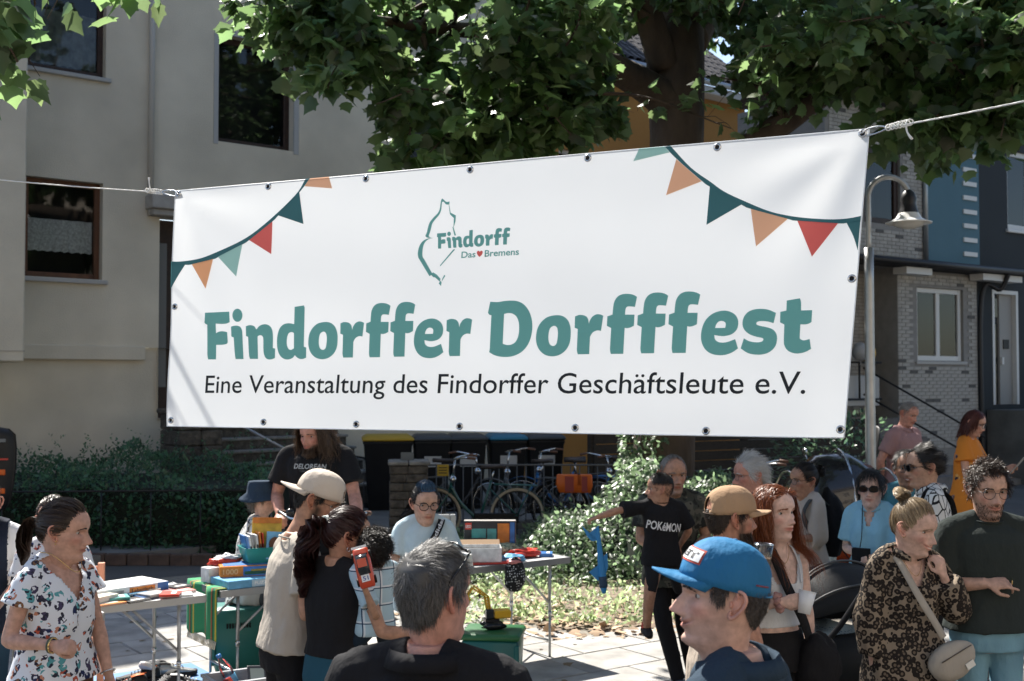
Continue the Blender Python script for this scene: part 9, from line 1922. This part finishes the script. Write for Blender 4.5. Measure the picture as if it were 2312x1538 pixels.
 # 19, 20 couple at the back
 J = P('young person with thin glasses in a teal shirt close to the patterned shirt', 2046, 1015, 7.6, yaw=176, skin=BROWN, hyaw=-10, hpitch=0, vox=.009, head=dict(smile=.6, teeth=1, fem=.5), lid=.4, hair=(short_cut(.04, 2200), HB), brow=HB, glasses=dict(r=.0014, mat=mat('thin_metal', (0, 0, 0))), tops=[dict(mat=cloth('teal_shirt', (.06, .19, .24)), grow=.014, sleeve=.7, low=.14, collar='rib')], legs=dict(mat=jeans, shoe=shoe))
 J = P('dark haired man in sunglasses and a black and white patterned shirt', 2098, 1008, 6.95, yaw=82, skin=(.44, .26, .18), hyaw=6, hpitch=-4, vox=.008, head=dict(), hair=([dict(n=3600, len=.05, flow=lambda r: np.stack([r[:, 0] * 3, -.8 + 0 * r[:, 0], .1 - 4 * np.abs(r[:, 0])], 1), up=.45, mess=.10, w=.0018, k=6, clump=.2, hl=[(a, z + .004) for a, z in HAIRLINE])], HB), brow=HB, glasses=dict(r=.0026, size=(.027, .02), lens=mat('dark_lens', (0, 0, 0)), mat=mat('thin_metal', (0, 0, 0))), tops=[dict(mat=fabric('web_print', (.62, .62, .60), 'web', 22, [(.012, .012, .013)]), grow=.014, loose=.03, sleeve=.75, sleevew=.025, low=.14, collar='fold')], legs=dict(mat=blackc, shoe=shoe))
 up, s = J['up'], J['s']; strip(J, [up((-.10 * s, .13 * s, .40 * s)), up((-.11 * s, .03, .57 * s)), up((-.06 * s, -.10 * s, .52 * s)), up((.05 * s, -.17 * s, .35 * s))], .06, blackc, 'bag_strap', nrm=(0, 0, 1))
 # 21 woman in leopard shirt
 leo = fabric('leopard', (.24, .19, .14), 'leopard', 40, [(.018, .014, .012), (.14, .105, .075)])
 knot = dict(tail=[(0, -.07, .215), (.028, -.09, .245), (0, -.115, .25), (-.03, -.095, .24), (.0, -.075, .25), (.02, -.10, .225)], r=[.02, .024, .026, .026, .02, .012], n=600, w=.003, wave=.4)
 J = P('blond woman with a messy bun in a leopard print shirt and beige belt bag', 2043, 1127, 5.15, yaw=-168, sex='f', skin=(.56, .36, .285), hyaw=32, hpitch=-14, head=dict(smile=1.0, teeth=1, lip=(.85, .48, .46)), lid=.72, neck_fwd=.045, hair=([tied_back((0, -.075, .215), n=3000), knot], HBl), brow=HBl, vox=.0065,
          arms={'R': ((.20, .02, -1), (.02, .12, -1), dict(curl=.4)), 'L': ((-.42, .22, -1), (.72, .42, 1.25), dict(curl=.55, d=(.35, .1, 1), n=(-.2, .9, .2)))}, tops=[dict(mat=leo, grow=.018, loose=.045, sleeve=1.86, sleevew=.030, low=.20, lowflare=1.08, fold=.008, collar='fold', cut=lambda L: (L[:, 1] > .02) & (np.abs(L[:, 0]) < (L[:, 2] - .37) * .55) & (L[:, 2] > .37)), dict(mat=blackc, name='vest_top', grow=.006, loose=0, sleeve=0, cut=lambda L: (L[:, 2] > .385) | (np.abs(L[:, 0]) > .14))], legs=dict(mat=blackc, shoe=shoe))
 up, s = J['up'], J['s']; bg_ = cloth('belt_bag', (.37, .335, .285)); strip(J, [up((.085 * s, -.06 * s, .56 * s)), up((.085 * s, .06 * s, .53 * s)), up((.03 * s, .19 * s, .34 * s)), up((-.05 * s, .215 * s, .20 * s)), up((-.10 * s, .21 * s, .12 * s))], .036, bg_, 'bag_strap', nrm=(0, 1, .3))
 m_ = MB(); c0 = up((-.135 * s, .235 * s, .01 * s)); rg = []
 for q, hw, hh in ((-.045, .08, .07), (-.03, .115, .095), (.0, .125, .10), (.02, .11, .085), (.032, .07, .055)):
  rg.append([c0 + np.array((hw * cos(t) * cos(.5) + hh * sin(t) * sin(.5), q, -hw * cos(t) * sin(.5) * -1 * -1 + hh * sin(t) * cos(.5) * (1 if sin(t) < 0 else .7))) for t in np.linspace(0, 2 * pi, 25)[:-1]])
 m_.loft(rg); bb = m_.build('belt_bag', bg_, J['root']); m_ = MB(); m_.tube([c0 + np.array((.075, .036, -.005)), c0 + np.array((-.075, .036, .07))], .003, 5); m_.build('zip', mat('zip_brown', (.10, .08, .06), .5), bb); m_ = MB(); m_.box(tuple(c0 + np.array((-.07, .036, -.02))), (.045, .004, .03), rot=(0, .5, 0)); m_.build('bag_label', mat('paper', (0, 0, 0)), bb)
 m_ = MB(); m_.tube([up((.065 * cos(t) * s, (.02 + .09 * max(0, sin(t))) * s, (.56 - .12 * max(0, sin(t)) ** 2) * s)) for t in np.linspace(0, pi, 25)], .0012, 4); m_.build('necklace', goldm, J['root']); m_ = MB(); m_.ellipsoid(J['tw']((.077, -.004, .074)), (.0035,) * 3, 8, 6); m_.build('earring', goldm, J['root'])
 # 22 man in dark green T-shirt
 curls = [dict(n=5200, len=.046, flow=lambda r: np.stack([r[:, 0] * 3, .5 - .8 * (r[:, 1] < 0), -.2 - 3 * np.abs(r[:, 0])], 1), up=.5, mess=.25, wave=1.3, wf=2.1, w=.0024, k=9, clump=.5)]
 J = P('curly haired man with round glasses in a dark green shirt pointing', 2224, 1042, 5.25, yaw=184, build=1.06, skin=(.50, .30, .22), hyaw=-6, hpitch=-7, head=dict(stubble=.35, beardcol=(.06, .04, .028), smile=.5), lid=.6, hair=(curls + [dict(n=600, len=.008, flow=(0, .3, -1), up=.5, mess=.3, w=.0018, k=3, region=lambda V: (V[..., 2] < .066) & (V[..., 2] > -.008) & (V[..., 1] > .02) & ~((V[..., 2] > .038) & (V[..., 2] < .056) & (np.abs(V[..., 0]) < .026) & (V[..., 1] > .08)), shell=0)], HD), brow=HD, glasses=dict(size=(.0245, .0235), pw=1, r=.0014, mat=mat('thin_metal', (0, 0, 0))),
          arms={'R': ((.26, .02, -1), (-.86, .72, .18), dict(curl=.55, point=.12, d=(-.96, .35, .06), n=(.1, .6, .9), thumb=.5)), 'L': ((-.20, -.02, -1), (-.06, .12, -1), dict(curl=.55))}, tops=[dict(mat=cloth('green_grey', (.026, .033, .031)), grow=.014, loose=.03, sleeve=.82, sleevew=.028, hem=-.0, fold=.007, collar='rib')], legs=dict(mat=ljeans, shoe=shoe), vox=.0065)
 sh_, el, wr = J['arms']['R']; d_ = unit((-.96, .35, .06)); c = wr + d_ * .112 + np.array((0, .01, .005)); m_ = MB(); m_.tube([c + np.array((.004 * cos(t), .010 * cos(t), .012 * sin(t))) for t in np.linspace(0, 2 * pi, 17)], .0022, 5); m_.build('ring', goldm, J['root'])
 sh_, el, wr = J['arms']['L']; Mw = Matrix.Translation(J['root'].location) @ Matrix.Rotation(radians(184), 4, 'Z'); cup('clear plastic cup in the lowered hand of the green shirt man', Mw @ Vector(wr + np.array((-.02, .07, -.15))), (.5, -.5, 0), glassmat('clear_plastic', (0, 0, 0)), .042, .12)
 # 23, 24 two people in the background
 J = P('man in a dusty pink polo with hands behind his back near the porch', 2040, 905, 12.4, z0=.12, yaw=-140, build=1.15, skin=RUDDY, hyaw=-6, hpitch=-22, vox=.012, na=36, nz=44, head=dict(fat=.4), lid=.6, hair=(short_cut(.02, 900, w=.003), HG), brow=HG, arms={'R': ((.35, -.35, -1), (-.5, -.3, -1), {}), 'L': ((-.35, -.35, -1), (.5, -.3, -1), {})}, tops=[dict(mat=cloth('dusty_pink_polo', (.33, .20, .20)), grow=.014, loose=.03, sleeve=.7, low=.10, collar='fold', vox=.013)], legs=dict(mat=cloth('blue_trousers', (.22, .36, .44)), shoe=shoe))
 od = fabric('orange_print', (.58, .20, .028), 'blot', 9, [(.40, .20, .12), (.62, .35, .12), (.25, .16, .14)], thr=.3)
 J = P('woman in an orange patterned tunic looking at a tablet', 2186, 925, 11.2, z0=.12, yaw=-128, sex='f', skin=LIGHT, hyaw=0, hpitch=-20, vox=.011, na=36, nz=44, lid=.7, hair=([dict(n=1500, len=.16, flow=lambda r: np.stack([np.sign(r[:, 0]) * .6, -.2 + 0 * r[:, 0], -.4 + 0 * r[:, 0]], 1), up=.3, mess=.06, grav=3, w=.004, k=8, off=.012, face=1)], hairmat('hair_auburn', (.05, .012, .01), (.13, .035, .025))), brow=HD, glasses=dict(r=.0018), arms={'R': ((.12, .12, -1), (-.1, 1, .12), {}), 'L': ((-.12, .2, -1), (.1, 1, .25), {})}, tops=[dict(mat=od, name='tunic', grow=.02, loose=.05, sleeve=.5, sleevew=.04, low=.30, lowflare=1.06, vox=.012)], legs=dict(mat=fabric('skirt_print', (.10, .02, .04), 'blot', 18, [(.4, .06, .1), (.02, .01, .02)]), shoe=shoe, w=1.3))
 sh_, el, wr = J['arms']['L']; Mw = Matrix.Translation(J['root'].location) @ Matrix.Rotation(radians(-128), 4, 'Z'); tb = thing('tablet', 'tablet with a pale frame held by the woman in the orange tunic', 'tablet', Mw @ Vector(wr + np.array((.04, .10, .02)))); tb.rotation_euler = (-.7, .2, radians(-128)); m_ = MB(); m_.box((0, 0, .08), (.20, .008, .26)); m_.build('case', mat('tablet_pale', (.35, .35, .33), .5), tb, bevel=.006); m_ = MB(); m_.box((0, -.0048, .08), (.17, .001, .22)); m_.build('screen', mat('black_plastic', (0, 0, 0)), tb)
# ------------------------------------------------------------------ assemble
build_ground(); build_houses(); build_trees(); build_plants()
build_banner(); build_lamp(); build_bins(); build_bikes(); build_fair()
if 'build_people' in globals(): build_people()
